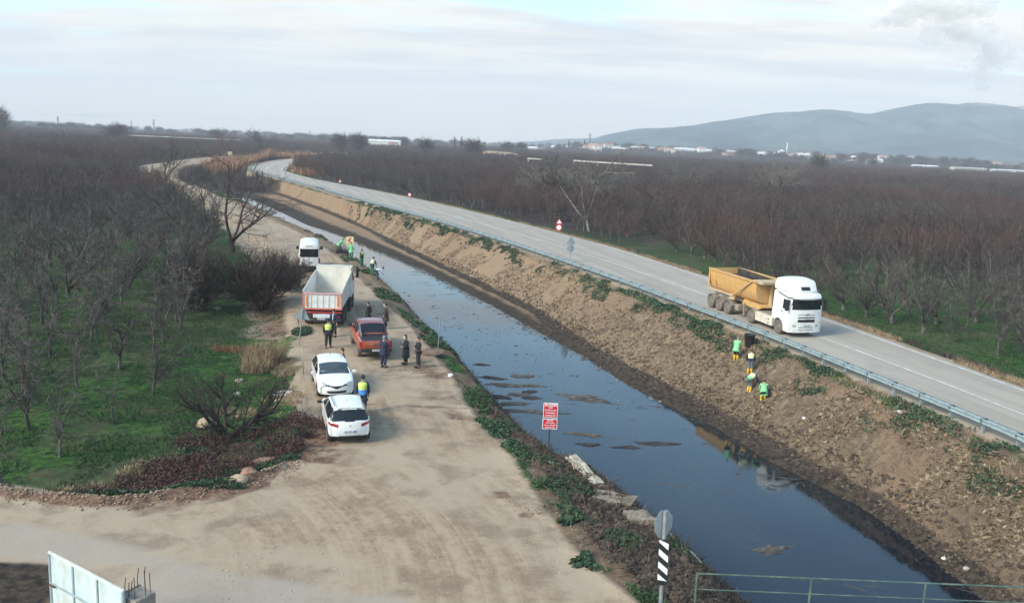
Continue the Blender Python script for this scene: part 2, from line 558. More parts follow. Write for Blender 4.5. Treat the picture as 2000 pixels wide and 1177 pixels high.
    md = mixn(nt, ramp(nt, fin, .35, .65), (.022, .018, .015), (.075, .055, .04))
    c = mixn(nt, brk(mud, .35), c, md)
    nt.links.new(c, b.inputs['Base Color'])
    bp = N(nt, 'ShaderNodeBump'); bp.inputs['Strength'].default_value = .9; bp.inputs['Distance'].default_value = .08
    h = mathn(nt, 'ADD', mathn(nt, 'MULTIPLY', fin, 1.0), mathn(nt, 'MULTIPLY', vf, .35))
    k = mathn(nt, 'ADD', .18, mathn(nt, 'MULTIPLY', mathn(nt, 'MAXIMUM', bank, grass), .9))
    nt.links.new(mathn(nt, 'MULTIPLY', h, k), bp.inputs['Height'])
    nt.links.new(bp.outputs[0], b.inputs['Normal'])
    return m


def build_terrain():
    rows = [7.0]
    while rows[-1] < 26: rows.append(rows[-1] + .2)
    while rows[-1] < 420: rows.append(rows[-1] * 1.0068)
    while rows[-1] < 7000: rows.append(rows[-1] * 1.03)
    y = np.array(rows); nr = len(y)
    T, A, B, C, D, E, F, G, H = feat(y)
    def seg(a, b, n, p=1.0):
        return [(a + (b - a) * (i / n) ** p) for i in range(n)]
    ext = y * .95 + 45
    cols = []
    u = (1 - np.arange(130) / 130.0) ** 1.9
    left = [(T - ext * k) for k in u]
    cols += left
    groups = [('orchard_ground', len(left))]
    def add(name, L):
        nonlocal cols
        cols += L; groups.append((name, len(L)))
    add('dirt_track', seg(T, A, 30)); add('canal_bank', seg(A, B, 10) + seg(B, C, 14))
    add('canal_bed', seg(C, C + 1.2, 3) + seg(C + 1.2, D - 1.2, 4) + seg(D - 1.2, D, 3))
    add('canal_bank', seg(D, E, 6) + seg(E, F, 40)); add('road_shoulder', seg(F, G, 8))
    add('road_bed', seg(G, G + .25, 1) + seg(G + .25, H - .25, 6) + seg(H - .25, H, 1))
    add('field_ground', seg(H, H + 6, 14) + [H + 6 + ext * k for k in (np.arange(125) / 124.0) ** 1.9])
    X = np.stack(cols, 1); Y = np.repeat(y[:, None], X.shape[1], 1)
    Z = height(X, Y)
    far = sstep(Y, 520, 700)
    Z = Z * (1 - far) - .3 * far + farz(X, Y)
    nc = X.shape[1]
    Tm, Am, Bm, Cm, Dm, Em, Fm, Gm, Hm = [np.repeat(v[:, None], nc, 1) for v in (T, A, B, C, D, E, F, G, H)]
    om = orch_mask(X, Y)
    left = X < Tm
    sc = np.clip(Y / 60, .6, 3)
    grass = np.where(left, sstep(om, .6, 2.2), 0)
    # reddish bare strip between the orchard and the track, under the bushes
    strip = np.where(left, (1 - sstep(om + 2.5 * (fbm(X * .3, Y * .3, 52) - .5), 1.5, 5.5)) * sstep(om, -.3, 1.2), 0) * sstep(Y, 46, 54)
    st2 = np.where(left, (1 - sstep(om, 1.8, 4.2)) * sstep(om, 0, .5), 0) * (1 - sstep(Y, 36, 42)) * sstep(X, -14.5, -11)
    grass = np.clip(grass - strip * .9 - st2 * .8 * sstep(-Y, -35.5, -34), 0, 1)
    edgeg = np.where(left, sstep(om + 1.2 * (fbm(X * .8, Y * .8, 53) - .5), .1, .7), 0) * (Y > 34) * (Y < 52)
    grass = np.maximum(grass, edgeg * (.30 + .7 * fbm(X * .35, Y * .35, 54)))
    verge = sstep(X, Hm + .3, Hm + 1.5)
    grass = np.maximum(grass, verge * .75)
    # green strips on both banks
    gA = .8 * np.exp(-((X - (Am * .35 + Bm * .65)) / .8) ** 2) * sstep(fbm(X * .25, Y * .18, 44), .54, .64)
    gF = .75 * np.exp(-((X - (Fm * .75 + Gm * .25)) / .7) ** 2) * sstep(fbm(X * .45 + 3, Y * .35, 45), .42, .56)
    nearbank = (1 - sstep(Y, 38, 48)) * np.exp(-((X - Am - .7) / .9) ** 2) * sstep(fbm(X * .6, Y * .6, 46), .42, .56) * .8
    grass = np.maximum(grass, np.maximum(gA, np.maximum(gF, nearbank)))
    lbank = sstep(X, Am - .5, Am + .8) * (1 - sstep(X, Dm - 1, Dm - .5))
    rbank = sstep(X, Dm - 1, Dm - .4) * (1 - sstep(X, Fm + .4, Gm - .2))
    bank = np.maximum(lbank * .9, rbank)
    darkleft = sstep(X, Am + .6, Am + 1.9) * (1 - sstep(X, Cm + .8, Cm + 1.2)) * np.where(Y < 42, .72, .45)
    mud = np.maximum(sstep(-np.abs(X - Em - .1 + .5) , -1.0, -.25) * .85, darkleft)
    mud = np.maximum(mud, sstep(X, Cm - .5, Cm) * (1 - sstep(X, Dm, Em + .2)))
    far_reed = sstep(Y, 205, 225) * sstep(X, Bm, Bm + 1) * (1 - sstep(X, Gm - 3, Gm))
    mud = np.maximum(mud, far_reed * .7 * (Y < 330))
    # paved side road in the foreground
    lo = np.interp(X, [-60, -16, -12, -8, -3, 0, 3.3], [25.5, 25.6, 24.4, 22.8, 21.8, 21.2, 20.4])
    paved = sstep(lo - Y, -.6, .8) * (X < Am + 1)
    darkcorner = sstep(-(X + .55 * Y), 1.0, 3.0) * 0
    corner = sstep(23.3 - Y, 0, 1.2) * sstep(-X, 11.2, 12.2)
    soilc = sstep(23.0 - Y, -.3, .6) * sstep(-X, 9.6, 10.6)
    mud = np.maximum(mud, corner * .95)
    paved = paved * (1 - np.maximum(corner, soilc))
    q0, q1 = at(640, 788), at(945, 797); tt = np.clip((X - q0.x) / (q1.x - q0.x), 0, 1)
    rut = np.exp(-((Y - (q0.y + (q1.y - q0.y) * tt) + .5 * (fbm(X * .8, Y * 0, 59) - .5)) / .22) ** 2) * (X > q0.x) * (X < q1.x)
    damp = np.exp(-((X - Am + .9) / 1.3) ** 2) * sstep(fbm(X * .45, Y * .45, 60), .48, .62) * (Y < 60)
    red = np.maximum(strip * .62 * (1 - .6 * sstep(Y, 70, 95)), st2 * .9)
    redberm = np.exp(-((om + .0) / .5) ** 2) * (Y < 36) * (X < Tm + .7)
    skirt = sstep(om, -2.6 + .6 * fbm(X * .4, Y * .4, 57), -1.0) * (1 - sstep(om, -.1, .2)) * (Y < 36) * sstep(X, -15, -11)
    redberm = np.maximum(redberm, skirt * (.45 + .75 * fbm(X * 1.4, Y * 2.4, 58)))
    red = np.maximum(red, np.maximum(redberm * .72, soilc * .5))
    red = np.maximum(red, np.maximum(rut * .62, damp * .55))
    field = sstep(Y, 75, 150) * (left | (X > Hm + 1.5)) * sstep(np.where(left, om, X - Hm - 1.5), 2, 5)
    me_v = np.stack([X, Y, Z], -1).reshape(-1, 3)
    idx = np.arange(nr * nc).reshape(nr, nc)
    col1 = np.stack([grass, bank, mud, np.ones_like(mud)], -1).reshape(-1, 4).astype(np.float32)
    col2 = np.stack([paved, red, field, np.ones_like(mud)], -1).reshape(-1, 4).astype(np.float32)
    mt = terrain_material()
    # split the one sheet into its named pieces; neighbours share their border points
    j0 = 0
    labels = {'orchard_ground': 'orchard floor and open ground left of the canal', 'canal_bed': 'bed of the canal under the water'}
    for gi, (name, n) in enumerate(groups):
        j1 = min(j0 + n, nc - 1)
        sub = idx[:, j0:j1 + 1]
        used = sub.ravel(); w = sub.shape[1]
        li = np.arange(used.size).reshape(sub.shape)
        fc = np.stack([li[:-1, :-1], li[:-1, 1:], li[1:, 1:], li[1:, :-1]], -1).reshape(-1, 4)
        me = mesh_np(name, me_v[used], fc, True)
        for nm, cc in (('m1', col1), ('m2', col2)):
            a = me.color_attributes.new(nm, 'FLOAT_COLOR', 'POINT')
            a.data.foreach_set('color', cc[used].ravel())
        o = link(name, me, mt)
        o['kind'] = 'structure'
        j0 = j1


build_terrain()


# ---------------------------------------------------------------- canal water
def water_material():
    m = bpy.data.materials.new('canal_water')
    m.use_nodes = True
    nt = m.node_tree
    b = nt.nodes['Principled BSDF']
    geo = N(nt, 'ShaderNodeNewGeometry'); P = geo.outputs['Position']
    n = noise(nt, mapping(nt, P, (.16, .11, 1)), 1.0, 4)
    nt.links.new(mixn(nt, ramp(nt, n, .35, .65), (.006, .010, .017), (.018, .024, .027)), b.inputs['Base Color'])
    scum = ramp(nt, noise(nt, mapping(nt, P, (.5, .22, 1), rot=(0, 0, R(-20))), 1.0, 6, .65), .50, .74)
    nt.links.new(mathn(nt, 'ADD', .015, mathn(nt, 'MULTIPLY', scum, .13)), b.inputs['Roughness'])
    film = mathn(nt, 'MULTIPLY', ramp(nt, noise(nt, rotscale(nt, P, 8, (.42, 1.1, 1)), 1.0, 7, .68, .4), .585, .66), .75)
    c0 = b.inputs['Base Color'].links[0].from_socket
    nt.links.new(mixn(nt, film, c0, (.060, .052, .042)), b.inputs['Base Color'])
    r0 = b.inputs['Roughness'].links[0].from_socket
    nt.links.new(mathn(nt, 'ADD', r0, mathn(nt, 'MULTIPLY', film, .55)), b.inputs['Roughness'])
    b.inputs['IOR'].default_value = 1.42
    bp = N(nt, 'ShaderNodeBump'); bp.inputs['Strength'].default_value = .12; bp.inputs['Distance'].default_value = .02
    nt.links.new(noise(nt, mapping(nt, P, (2.2, 1.4, 1)), 1.6, 4, .6), bp.inputs['Height'])
    nt.links.new(bp.outputs[0], b.inputs['Normal'])
    return m


def strip_mesh(name, left, right, ys, z, nx=2):
    y = np.asarray(ys); u = np.linspace(0, 1, nx)
    X = left[:, None] * (1 - u) + right[:, None] * u
    Y = np.repeat(y[:, None], nx, 1)
    Zz = np.broadcast_to(np.asarray(z, float).reshape(-1, 1) if np.ndim(z) else z, X.shape)
    i = np.arange(len(y) * nx).reshape(len(y), nx)
    f = np.stack([i[:-1, :-1], i[:-1, 1:], i[1:, 1:], i[1:, :-1]], -1).reshape(-1, 4)
    return mesh_np(name, np.stack([X, Y, Zz], -1).reshape(-1, 3), f)


ys_r = np.concatenate([np.arange(7, 60, 1.0), np.arange(60, 520, 2.0)])
_fe = feat(ys_r)
tag(link('water', strip_mesh('water', _fe[3] - 1.6, _fe[5] + .3, ys_r, WATER_Z), water_material()), kind='structure')


# ---------------------------------------------------------------- main road
def asphalt():
    m = bpy.data.materials.new('asphalt_pale')
    m.use_nodes = True
    nt = m.node_tree
    b = nt.nodes['Principled BSDF']; b.inputs['Roughness'].default_value = .88
    geo = N(nt, 'ShaderNodeNewGeometry'); P = geo.outputs['Position']
    st = noise(nt, rotscale(nt, P, -16, (1.1, .03, 1)), 1.2, 4, .6)
    c = mixn(nt, ramp(nt, st, .35, .65), (.315, .268, .215), (.38, .328, .268))
    c = mixn(nt, mathn(nt, 'MULTIPLY', ramp(nt, noise(nt, P, .35, 5, .6), .5, .7), .4), c, (.22, .2, .18))
    c = mixn(nt, mathn(nt, 'MULTIPLY', ramp(nt, noise(nt, P, 22, 2), .55, .7), .3), c, (.42, .39, .35))
    nt.links.new(c, b.inputs['Base Color'])
    bp = N(nt, 'ShaderNodeBump'); bp.inputs['Strength'].default_value = .3; bp.inputs['Distance'].default_value = .01
    nt.links.new(noise(nt, P, 30, 2), bp.inputs['Height']); nt.links.new(bp.outputs[0], b.inputs['Normal'])
    return m


ASPH = asphalt()
tag(link('main_road', strip_mesh('main_road', _fe[7] + .05, _fe[8] - .05, ys_r, ROAD_Z, 6), ASPH), kind='structure')
PAINT = mat('road_paint', (.62, .60, .55), .7, var=.2, scale=2.5, dirt=(.33, .3, .26), dirt_amt=.8)
sel = ys_r < 420
yr = ys_r[sel]; g = _fe[7][sel]; h = _fe[8][sel]
cl = g + (h - g) * .475
wl = np.interp(yr, [7, 100, 400], [.07, .08, .14])
road_lines = link('road_marking', strip_mesh('road_marking', cl - wl, cl + wl, yr, ROAD_Z + .004), PAINT); tag(road_lines, kind='structure')
s2_ = yr > 20
el = h - .45
e1 = link('road_marking', strip_mesh('road_marking', (el - wl)[s2_], (el + wl)[s2_], yr[s2_], ROAD_Z + .004), PAINT); tag(e1, kind='structure')


# far roads seen as pale lines
def far_strip(name, pts, w, z, m, hgt=0.0):
    P = [at(px, py, z) for px, py in pts]
    mb = MB()
    for a, b_ in zip(P, P[1:]):
        d = (b_ - a); n = Vector((-d.y, d.x, 0)).normalized() * w / 2
        mb.add([a - n, a + n, b_ + n, b_ - n], [(0, 1, 2, 3)])
    o = mb.build(name, m, None, fix=False)
    return tag(o, kind='structure')


PALE = mat('pale_track', (.42, .36, .29), .9, var=.2, scale=.3)
far_strip('far_road', [(560, 305), (640, 306), (700, 308), (760, 311), (820, 314)], 9, .25, PALE)


# ---------------------------------------------------------------- hills
def hill_material():
    m = bpy.data.materials.new('hill_scrub_haze_blue')
    m.use_nodes = True
    nt = m.node_tree
    b = nt.nodes['Principled BSDF']; b.inputs['Roughness'].default_value = 1; b.inputs['Specular IOR Level'].default_value = 0
    geo = N(nt, 'ShaderNodeNewGeometry'); P = geo.outputs['Position']
    c = mixn(nt, ramp(nt, noise(nt, P, .006, 6, .65), .4, .62), (.016, .040, .055), (.07, .105, .10))  # dark scrub tones, with the blue of distant haze painted into them
    at1 = N(nt, 'ShaderNodeAttribute', attribute_name='bare')
    c = mixn(nt, mathn(nt, 'MULTIPLY', ramp(nt, mathn(nt, 'ADD', at1.outputs['Fac'], mathn(nt, 'MULTIPLY', mathn(nt, 'SUBTRACT', noise(nt, P, .012, 5, .6), .5), .9)), .45, .75), .8), c, (.36, .27, .22))
    nt.links.new(c, b.inputs['Base Color'])
    return m


HILLM = hill_material()


def ridge(name, pts, Y0, depth, y_foot, seed):
    """pts: outline of the ridge in the picture -> real heights at distance Y0"""
    P = [at_depth(px, py, Y0) for px, py in pts]
    xs = np.array([p.x for p in P]); zs = np.array([p.z for p in P])
    X = np.linspace(xs[0], xs[-1], 220); V = np.linspace(0, 1, 46)
    top = np.interp(X, xs, zs)
    ker = np.ones(5) / 5; top = np.convolve(np.pad(top, 2, mode='edge'), ker, 'valid')
    XX, VV = np.meshgrid(X, V, indexing='ij')
    prof = np.sin(np.clip(VV * 1.25, 0, 1) * np.pi / 2) ** 1.3 * np.where(VV > .8, 1 - ((VV - .8) / .2) ** 2 * .5, 1)
    n = np.abs(fbm(XX * .0045, VV * 2.2 + XX * .001, seed, 5, .55) - .5) * -1.4 + .15
    YY = Y0 - depth * .8 + VV * depth
    ZZ = -2 + (top[:, None] + 2) * prof * (1 + n * 1.1 * (1 - np.clip(VV / .8, 0, 1) ** 3)) + n * 10 * np.minimum(1, VV * 4) * (1 - np.exp(-((VV - .8) / .1) ** 2))
    i = np.arange(XX.size).reshape(XX.shape)
    f = np.stack([i[:-1, :-1], i[1:, :-1], i[1:, 1:], i[:-1, 1:]], -1).reshape(-1, 4)
    me = mesh_np(name, np.stack([XX, YY, ZZ], -1).reshape(-1, 3), f, True)
    bare = np.zeros(XX.size, np.float32)
    if seed == 71:
        x0 = at_depth(1930, 235, Y0).x
        b_ = np.exp(-((XX - x0) / 260.0) ** 2) * np.exp(-((VV - .62) / .13) ** 2)
        b_ = np.maximum(b_, np.exp(-((VV - .03) / .06) ** 2) * sstep(fbm(XX * .01, VV * 9, 9), .5, .66) * .8)
        bare = b_.ravel().astype(np.float32)
    a = me.attributes.new('bare', 'FLOAT', 'POINT'); a.data.foreach_set('value', bare)
    return tag(link(name, me, HILLM), kind='structure')


ridge('hills', [(1050, 292), (1150, 279), (1165, 267), (1240, 252), (1330, 249), (1400, 238), (1460, 228), (1520, 219), (1590, 221), (1650, 229), (1700, 223), (1760, 209), (1810, 206), (1870, 209), (1940, 216), (2000, 219), (2100, 226), (2300, 250), (2500, 300), (2620, 345)], 3300, 1500, 0, 71)
ridge('far_hills', [(900, 284), (1010, 278), (1100, 272), (1200, 268), (1300, 268), (1400, 275), (1500, 300)], 4300, 900, 0, 77)

# ---------------------------------------------------------------- haze
def build_haze():
    mb = MB().box((-3600, -200, -8), (3600, 5200, 330))
    m = bpy.data.materials.new('haze_air'); m.use_nodes = True
    nt = m.node_tree; nt.nodes.clear()
    o = N(nt, 'ShaderNodeOutputMaterial'); v = N(nt, 'ShaderNodeVolumePrincipled')
    v.inputs['Color'].default_value = (.88, .92, .96, 1)
    v.inputs['Density'].default_value = HAZE
    v.inputs['Anisotropy'].default_value = .0
    nt.links.new(v.outputs[0], o.inputs['Volume'])
    ob = mb.build('haze', m)
    ob['kind'] = 'stuff'


HAZE = 0.00026
build_haze()
# ---------------------------------------------------------------- trees
def bark(name, col, col2, var=.25, field=None):
    m = bpy.data.materials.new(name); m.use_nodes = True
    nt = m.node_tree; b = nt.nodes['Principled BSDF']
    b.inputs['Roughness'].default_value = .9; b.inputs['Specular IOR Level'].default_value = .1
    geo = N(nt, 'ShaderNodeNewGeometry'); P = geo.outputs['Position']
    c = mixn(nt, ramp(nt, noise(nt, P, 2.0, 3, .6), .35, .65), col, col2)
    if field:
        big = noise(nt, mapping(nt, P, (.016, .024, .03), (2.3, 5.1, 0)), 1, 4, .6)
        sep0 = N(nt, 'ShaderNodeSeparateXYZ'); nt.links.new(P, sep0.inputs[0])
        c = mixn(nt, mathn(nt, 'MULTIPLY', ramp(nt, big, .40, .54), ramp(nt, sep0.outputs[1], 60, 105)), c, field)
        big2 = noise(nt, mapping(nt, P, (.02, .05, .03), (8.3, 1.1, 0)), 1, 3, .6)
        c = mixn(nt, mathn(nt, 'MULTIPLY', ramp(nt, big2, .48, .60), .75), c, (.05, .045, .05))
        # greyer wood near, redder young shoots farther out
        sep = N(nt, 'ShaderNodeSeparateXYZ'); nt.links.new(P, sep.inputs[0])
    oi = N(nt, 'ShaderNodeObjectInfo')
    c = mixn(nt, mathn(nt, 'MULTIPLY', oi.outputs['Random'], .35), c, (.05, .04, .038))
    nt.links.new(c, b.inputs['Base Color'])
    return m


BARK_GREY = bark('bark_grey', (.06, .054, .048), (.16, .145, .128))
BARK_DARK = bark('bark_dark', (.032, .026, .022), (.075, .062, .052))
BARK_PALE = bark('bark_pale', (.12, .108, .09), (.24, .215, .18))
TWIG_GREY = bark('twig_grey', (.075, .065, .059), (.17, .15, .136), field=(.145, .078, .070))
TWIG_RED = bark('twig_red', (.085, .042, .032), (.15, .075, .055))
TWIG_DARK = bark('twig_dark', (.045, .035, .032), (.085, .065, .06))
TWIG_PALE = bark('twig_pale', (.16, .145, .125), (.28, .25, .215))


def tubes_np(branches, nsides):
    """branches: list of (pts (k,3), radii (k,)) -> verts, faces (quads)"""
    VV = []; FF = []; base = 0
    for (p, r) in branches:
        n = nsides
        k = len(p)
        t = np.gradient(p, axis=0)
        t /= np.linalg.norm(t, axis=1)[:, None] + 1e-9
        a = np.array([1., 0, 0]) if abs(t[0, 0]) < .8 else np.array([0, 1., 0])
        u = np.cross(t, a); u /= np.linalg.norm(u, axis=1)[:, None] + 1e-9
        w = np.cross(t, u)
        an = np.arange(n) * 2 * np.pi / n
        ring = p[:, None, :] + (u[:, None, :] * np.cos(an)[None, :, None] + w[:, None, :] * np.sin(an)[None, :, None]) * r[:, None, None]
        VV.append(ring.reshape(-1, 3))
        i = np.arange(k * n).reshape(k, n) + base
        j = np.roll(i, -1, axis=1)
        FF.append(np.stack([i[:-1], j[:-1], j[1:], i[1:]], -1).reshape(-1, 4))
        base += k * n
    return np.concatenate(VV), np.concatenate(FF)


def grow(rng, base, d, length, r, lv, L, out):
    """L[lv]: dict n, lr (child length ratio), ang, curl, up, seg, start, taper"""
    q = L[lv]
    seg = q['seg']
    pts = [np.array(base, float)]
    d = np.array(d, float); d /= np.linalg.norm(d)
    for i in range(seg):
        d = d + rng.normal(0, q['wob'], 3) + np.array([0, 0, q['up']]) / seg
        d /= np.linalg.norm(d)
        pts.append(pts[-1] + d * length / seg)
    pts = np.array(pts)
    rad = r * np.linspace(1, q.get('tip', .35), seg + 1)
    out.append((pts, rad, lv))
    if lv + 1 >= len(L): return
    for k in range(q['n']):
        t = q['start'] + (1 - q['start']) * (k + rng.random()) / q['n']
        f = t * seg; i = min(int(f), seg - 1); f -= i
        p = pts[i] * (1 - f) + pts[i + 1] * f
        ax = pts[i + 1] - pts[i]; ax /= np.linalg.norm(ax)
        s = rng.normal(0, 1, 3); s -= ax * s.dot(ax); s /= np.linalg.norm(s)
        a = R(q['ang'] * (1 + rng.normal(0, .22)))
        nd = ax * math.cos(a) + s * math.sin(a)
        if nd[2] < q.get('minz', -.9): nd[2] = abs(nd[2])
        grow(rng, p, nd, length * q['lr'] * (1 - .45 * t * q.get('short', 1)) * rng.uniform(.75, 1.2), rad[i] * q['rr'] if 'rr' in q else L[lv + 1]['r'], lv + 1, L, out)


def tree_meshes(name, seed, L, length, r, split=2, starts=None):
    rng = np.random.default_rng(seed)
    out = []
    for (b0, d0, l0) in (starts or [((0, 0, -.15), (0, 0, 1), 1)]):
        grow(rng, b0, d0, length * l0, r, 0, L, out)
    tr = [(p, q) for p, q, l in out if l < split]
    tw = [(p, q) for p, q, l in out if l >= split]
    v, f = tubes_np(tr, 6); m1 = mesh_np(name + '_trunk', v, f, True)
    v, f = tubes_np(tw, 3); m2 = mesh_np(name + '_crown', v, f)
    return m1, m2


def pear(seed, lead=3, h=3.4, ntw=18, thick=1.0, twn=6, ang=16):
    L = [dict(n=lead, lr=h / 1.0, ang=ang, seg=2, wob=.05, up=.1, start=.75, tip=.8, short=0),
         dict(n=ntw, lr=.27, ang=78, seg=7, wob=.08, up=.40, start=.08, r=.044 * thick, tip=.25, short=.9),
         dict(n=twn, lr=.42, ang=55, seg=4, wob=.22, up=-.15, start=.15, r=.019 * thick, tip=.5, short=.3),
         dict(n=0, lr=.5, ang=40, seg=2, wob=.2, up=.5, start=.2, r=.0125 * thick, tip=.4)]
    return tree_meshes('orchard_tree', seed, L, 1.0, .080 * thick, 1 + 1)


T_NEAR = [pear(11, 3, 3.0), pear(12, 4, 3.3), pear(13, 2, 3.6, 18), pear(14, 4, 2.9, 18, ang=22), pear(15, 3, 3.5, 20), pear(16, 5, 3.0, 16, ang=20)]


def dense(seed, h=3.2, lead=6, ang=32, thick=1.5):
    L = [dict(n=lead, lr=h / .8, ang=ang, seg=2, wob=.05, up=.1, start=.6, tip=.8, short=0),
         dict(n=13, lr=.33, ang=48, seg=4, wob=.1, up=.35, start=.15, r=.04 * thick, tip=.3, short=.8),
         dict(n=5, lr=.5, ang=38, seg=2, wob=.15, up=.5, start=.1, r=.013 * thick, tip=.5, short=.3),
         dict(n=0, lr=.5, ang=40, seg=1, wob=.2, up=.4, start=.2, r=.009 * thick, tip=.5)]
    return tree_meshes('orchard_tree', seed, L, .8, .09 * thick, 2)


T_FAR = [dense(21), dense(22, 3.6, 5, 26), dense(23, 3.0, 7, 38), dense(24, 3.4, 6, 34, 1.7)]


def tree(name, meshes, loc, rz, s, label, cat='tree', group=None, mt=None, mc=None, tilt=(0, 0)):
    e = empty(name, loc, 0, label, cat, group, rot=(tilt[0], tilt[1], rz))
    e.scale = s if hasattr(s, '__len__') else (s, s, s)
    t = link('trunk', meshes[0], mt, e); c = link('crown', meshes[1], mc, e)
    return e


for a, b_ in T_NEAR:
    a.materials.append(BARK_GREY); b_.materials.append(TWIG_GREY)
for a, b_ in T_FAR:
    a.materials.append(BARK_GREY); b_.materials.append(TWIG_GREY)

def place(px, py, z=-.3):
    p = at(px, py, z)
    return (p.x, p.y, hz(p.x, p.y) if p.y < 520 else -.3)


rngT = random.Random(5)
used = []
NEAR = [
    (118, 893, 0, 3.5, 'bare pruned tree with one slim trunk standing alone nearest the dirt road at lower left'),
    (224, 827, 2, 3.0, 'bare tree with two forked pale stems in the green grass left of the leafless bush'),
    (299, 775, 5, 3.4, 'bare V-shaped pruned tree in bright grass between the forked tree and the bush'),
    (53, 806, 1, 4.3, 'tall bare tree with upright limbs second back from the lower left corner'),
    (4, 948, 2, 3.6, 'dark bare tree cut by the left picture edge beside the earth berm'),
    (152, 758, 4, 4.2, 'bare slender tree standing behind the lone slim-trunked tree'),
    (98, 700, 0, 4.6, 'tall bare leaning tree in the third row of the left orchard'),
    (234, 721, 3, 4.4, 'bushy bare tree directly behind the forked tree in the left orchard'),
    (179, 668, 5, 4.4, 'bare tree in the fourth row with a straight dark trunk'),
    (353, 648, 1, 4.2, 'bare tree at the bright grass patch right of the orchard rows'),
    (9, 745, 4, 4.3, 'bare tree at the left picture edge behind the tall upright one'),
]
P0 = {}
for (px, py, k, h, lb) in NEAR:
    p = at(px, py, -.35)
    s = h / 4.1
    tree('orchard_tree', T_NEAR[k], (p.x, p.y, hz(p.x, p.y)), rngT.uniform(0, 6.28), (s * 1.05, s * 1.05, s), lb, 'tree', 'bare fruit trees in the orchard left of the canal')
    used.append((p.x, p.y))

# rows of fruit trees both sides: the nearest ones as single trees, the rest as one mass
AX = np.array([-math.sin(R(17)), math.cos(R(17))]); AY = np.array([math.cos(R(17)), math.sin(R(17))])


def rows_of(side):
    pts = []
    for i in range(-140, 141):
        for j in range(0, 190):
            a = j * 3.1 + rngT.uniform(-.35, .35); b_ = i * 4.0 + rngT.uniform(-.3, .3)
            x = AX[0] * a + AY[0] * b_; y = 24 + AX[1] * a + AY[1] * b_
            if y < 24 or y > 430: continue
            if abs(x) > .72 * y + 6: continue
            pts.append((x, y))
    a = np.array(pts)
    T, A, B, C, D, E, F, G, H = feat(a[:, 1])
    if side == 'L':
        m = (orch_mask(a[:, 0], a[:, 1]) > np.where(a[:, 1] > 44, 5.0, 6.0)) & (a[:, 1] > 34)
        m &= ~((a[:, 1] < 47) & (a[:, 0] > -16.5))
    else:
        m = a[:, 0] > H + 3.2 + 1.8 * fbm(a[:, 0] * .05, a[:, 1] * .05, 3)
    for bx, by, br in [(*place(1120, 406)[:2], 9.0), (*place(1512, 392)[:2], 7.0), (*place(1345, 380)[:2], 6.0), (*place(1060, 440)[:2], 5.0), (*place(1255, 497)[:2], 5.0), (*place(1340, 520)[:2], 4.0)]:
        m &= (a[:, 0] - bx) ** 2 + (a[:, 1] - by) ** 2 > br ** 2
    # odd gaps
    m &= (fbm(a[:, 0] * .05, a[:, 1] * .05, 61) > .27)
    return a[m]


pl = rows_of('L'); pr_ = rows_of('R')
pl = np.array([p for p in pl if all((p[0] - u[0]) ** 2 + (p[1] - u[1]) ** 2 > 5 for u in used)])


def visible(p):
    dx, dy = p
    return abs(dx) / dy < .625 and dy > 25


def split_near(P, n):
    d = P[:, 1] + np.abs(P[:, 0]) * .2 + (~((np.abs(P[:, 0]) / P[:, 1]) < .63)) * 500
    o = np.argsort(d)
    return P[o[:n]], P[o[n:]]


nl, rl = split_near(pl, 150)
nr_, rr = split_near(pr_, 130)
ORD = ['first', 'second', 'third', 'fourth', 'fifth', 'sixth', 'seventh', 'eighth', 'ninth', 'tenth', 'eleventh', 'twelfth', 'thirteenth', 'fourteenth', 'fifteenth', 'sixteenth', 'seventeenth', 'eighteenth',
       'nineteenth', 'twentieth', 'twenty-first', 'twenty-second', 'twenty-third', 'twenty-fourth', 'twenty-fifth', 'twenty-sixth', 'twenty-seventh', 'twenty-eighth', 'twenty-ninth', 'thirtieth']
HW_ = ['low', 'middling', 'tall']
for side, P in (('L', nl), ('R', nr_)):
    plain = ('bare grey-brown fruit tree in the planted rows of the orchard left of the canal' if side == 'L' else
             'bare grey-brown fruit tree in the planted rows beyond the asphalt road')
    gp = 'bare fruit trees in the orchard left of the canal' if side == 'L' else 'bare fruit trees in the orchard beyond the road'
    bands = {}
    for i, (x, y) in enumerate(P):
        if abs(x) / y < .60 and y < (62 if side == 'L' else 88): bands.setdefault(int((y - 33) / 5.5), []).append(i)
    names = {}
    for bi, b_ in enumerate(sorted(bands)):
        for k, i in enumerate(sorted(bands[b_], key=lambda q: P[q][0] / P[q][1] * (1 if side == 'L' else -1))):
            if k < len(ORD): names[i] = (k, bi)
    for i, (x, y) in enumerate(P):
        s = rngT.uniform(.92, 1.22)
        dens = (y > 62) or side == 'R'
        hw = HW_[0 if s < 1.0 else (1 if s < 1.12 else 2)]
        lb = plain
        if i in names:
            k, bi = names[i]
            lb = '%s bare tree, %s from the %s edge, in the %s row %s' % (hw, ORD[k], 'left' if side == 'L' else 'right', 'nearest' if bi == 0 else ORD[bi] + '-nearest', 'of the left orchard' if side == 'L' else 'beyond the road')
            if len(lb.split()) > 16: lb = lb.replace(' picture', '')
        ms = T_FAR[rngT.randrange(4)] if (dens and rngT.random() < .55) else T_NEAR[rngT.randrange(6)]
        tree('orchard_tree', ms, (x, y, hz(x, y)), rngT.uniform(0, 6.28), (s * 1.08, s * 1.08, s), lb, 'tree', gp)

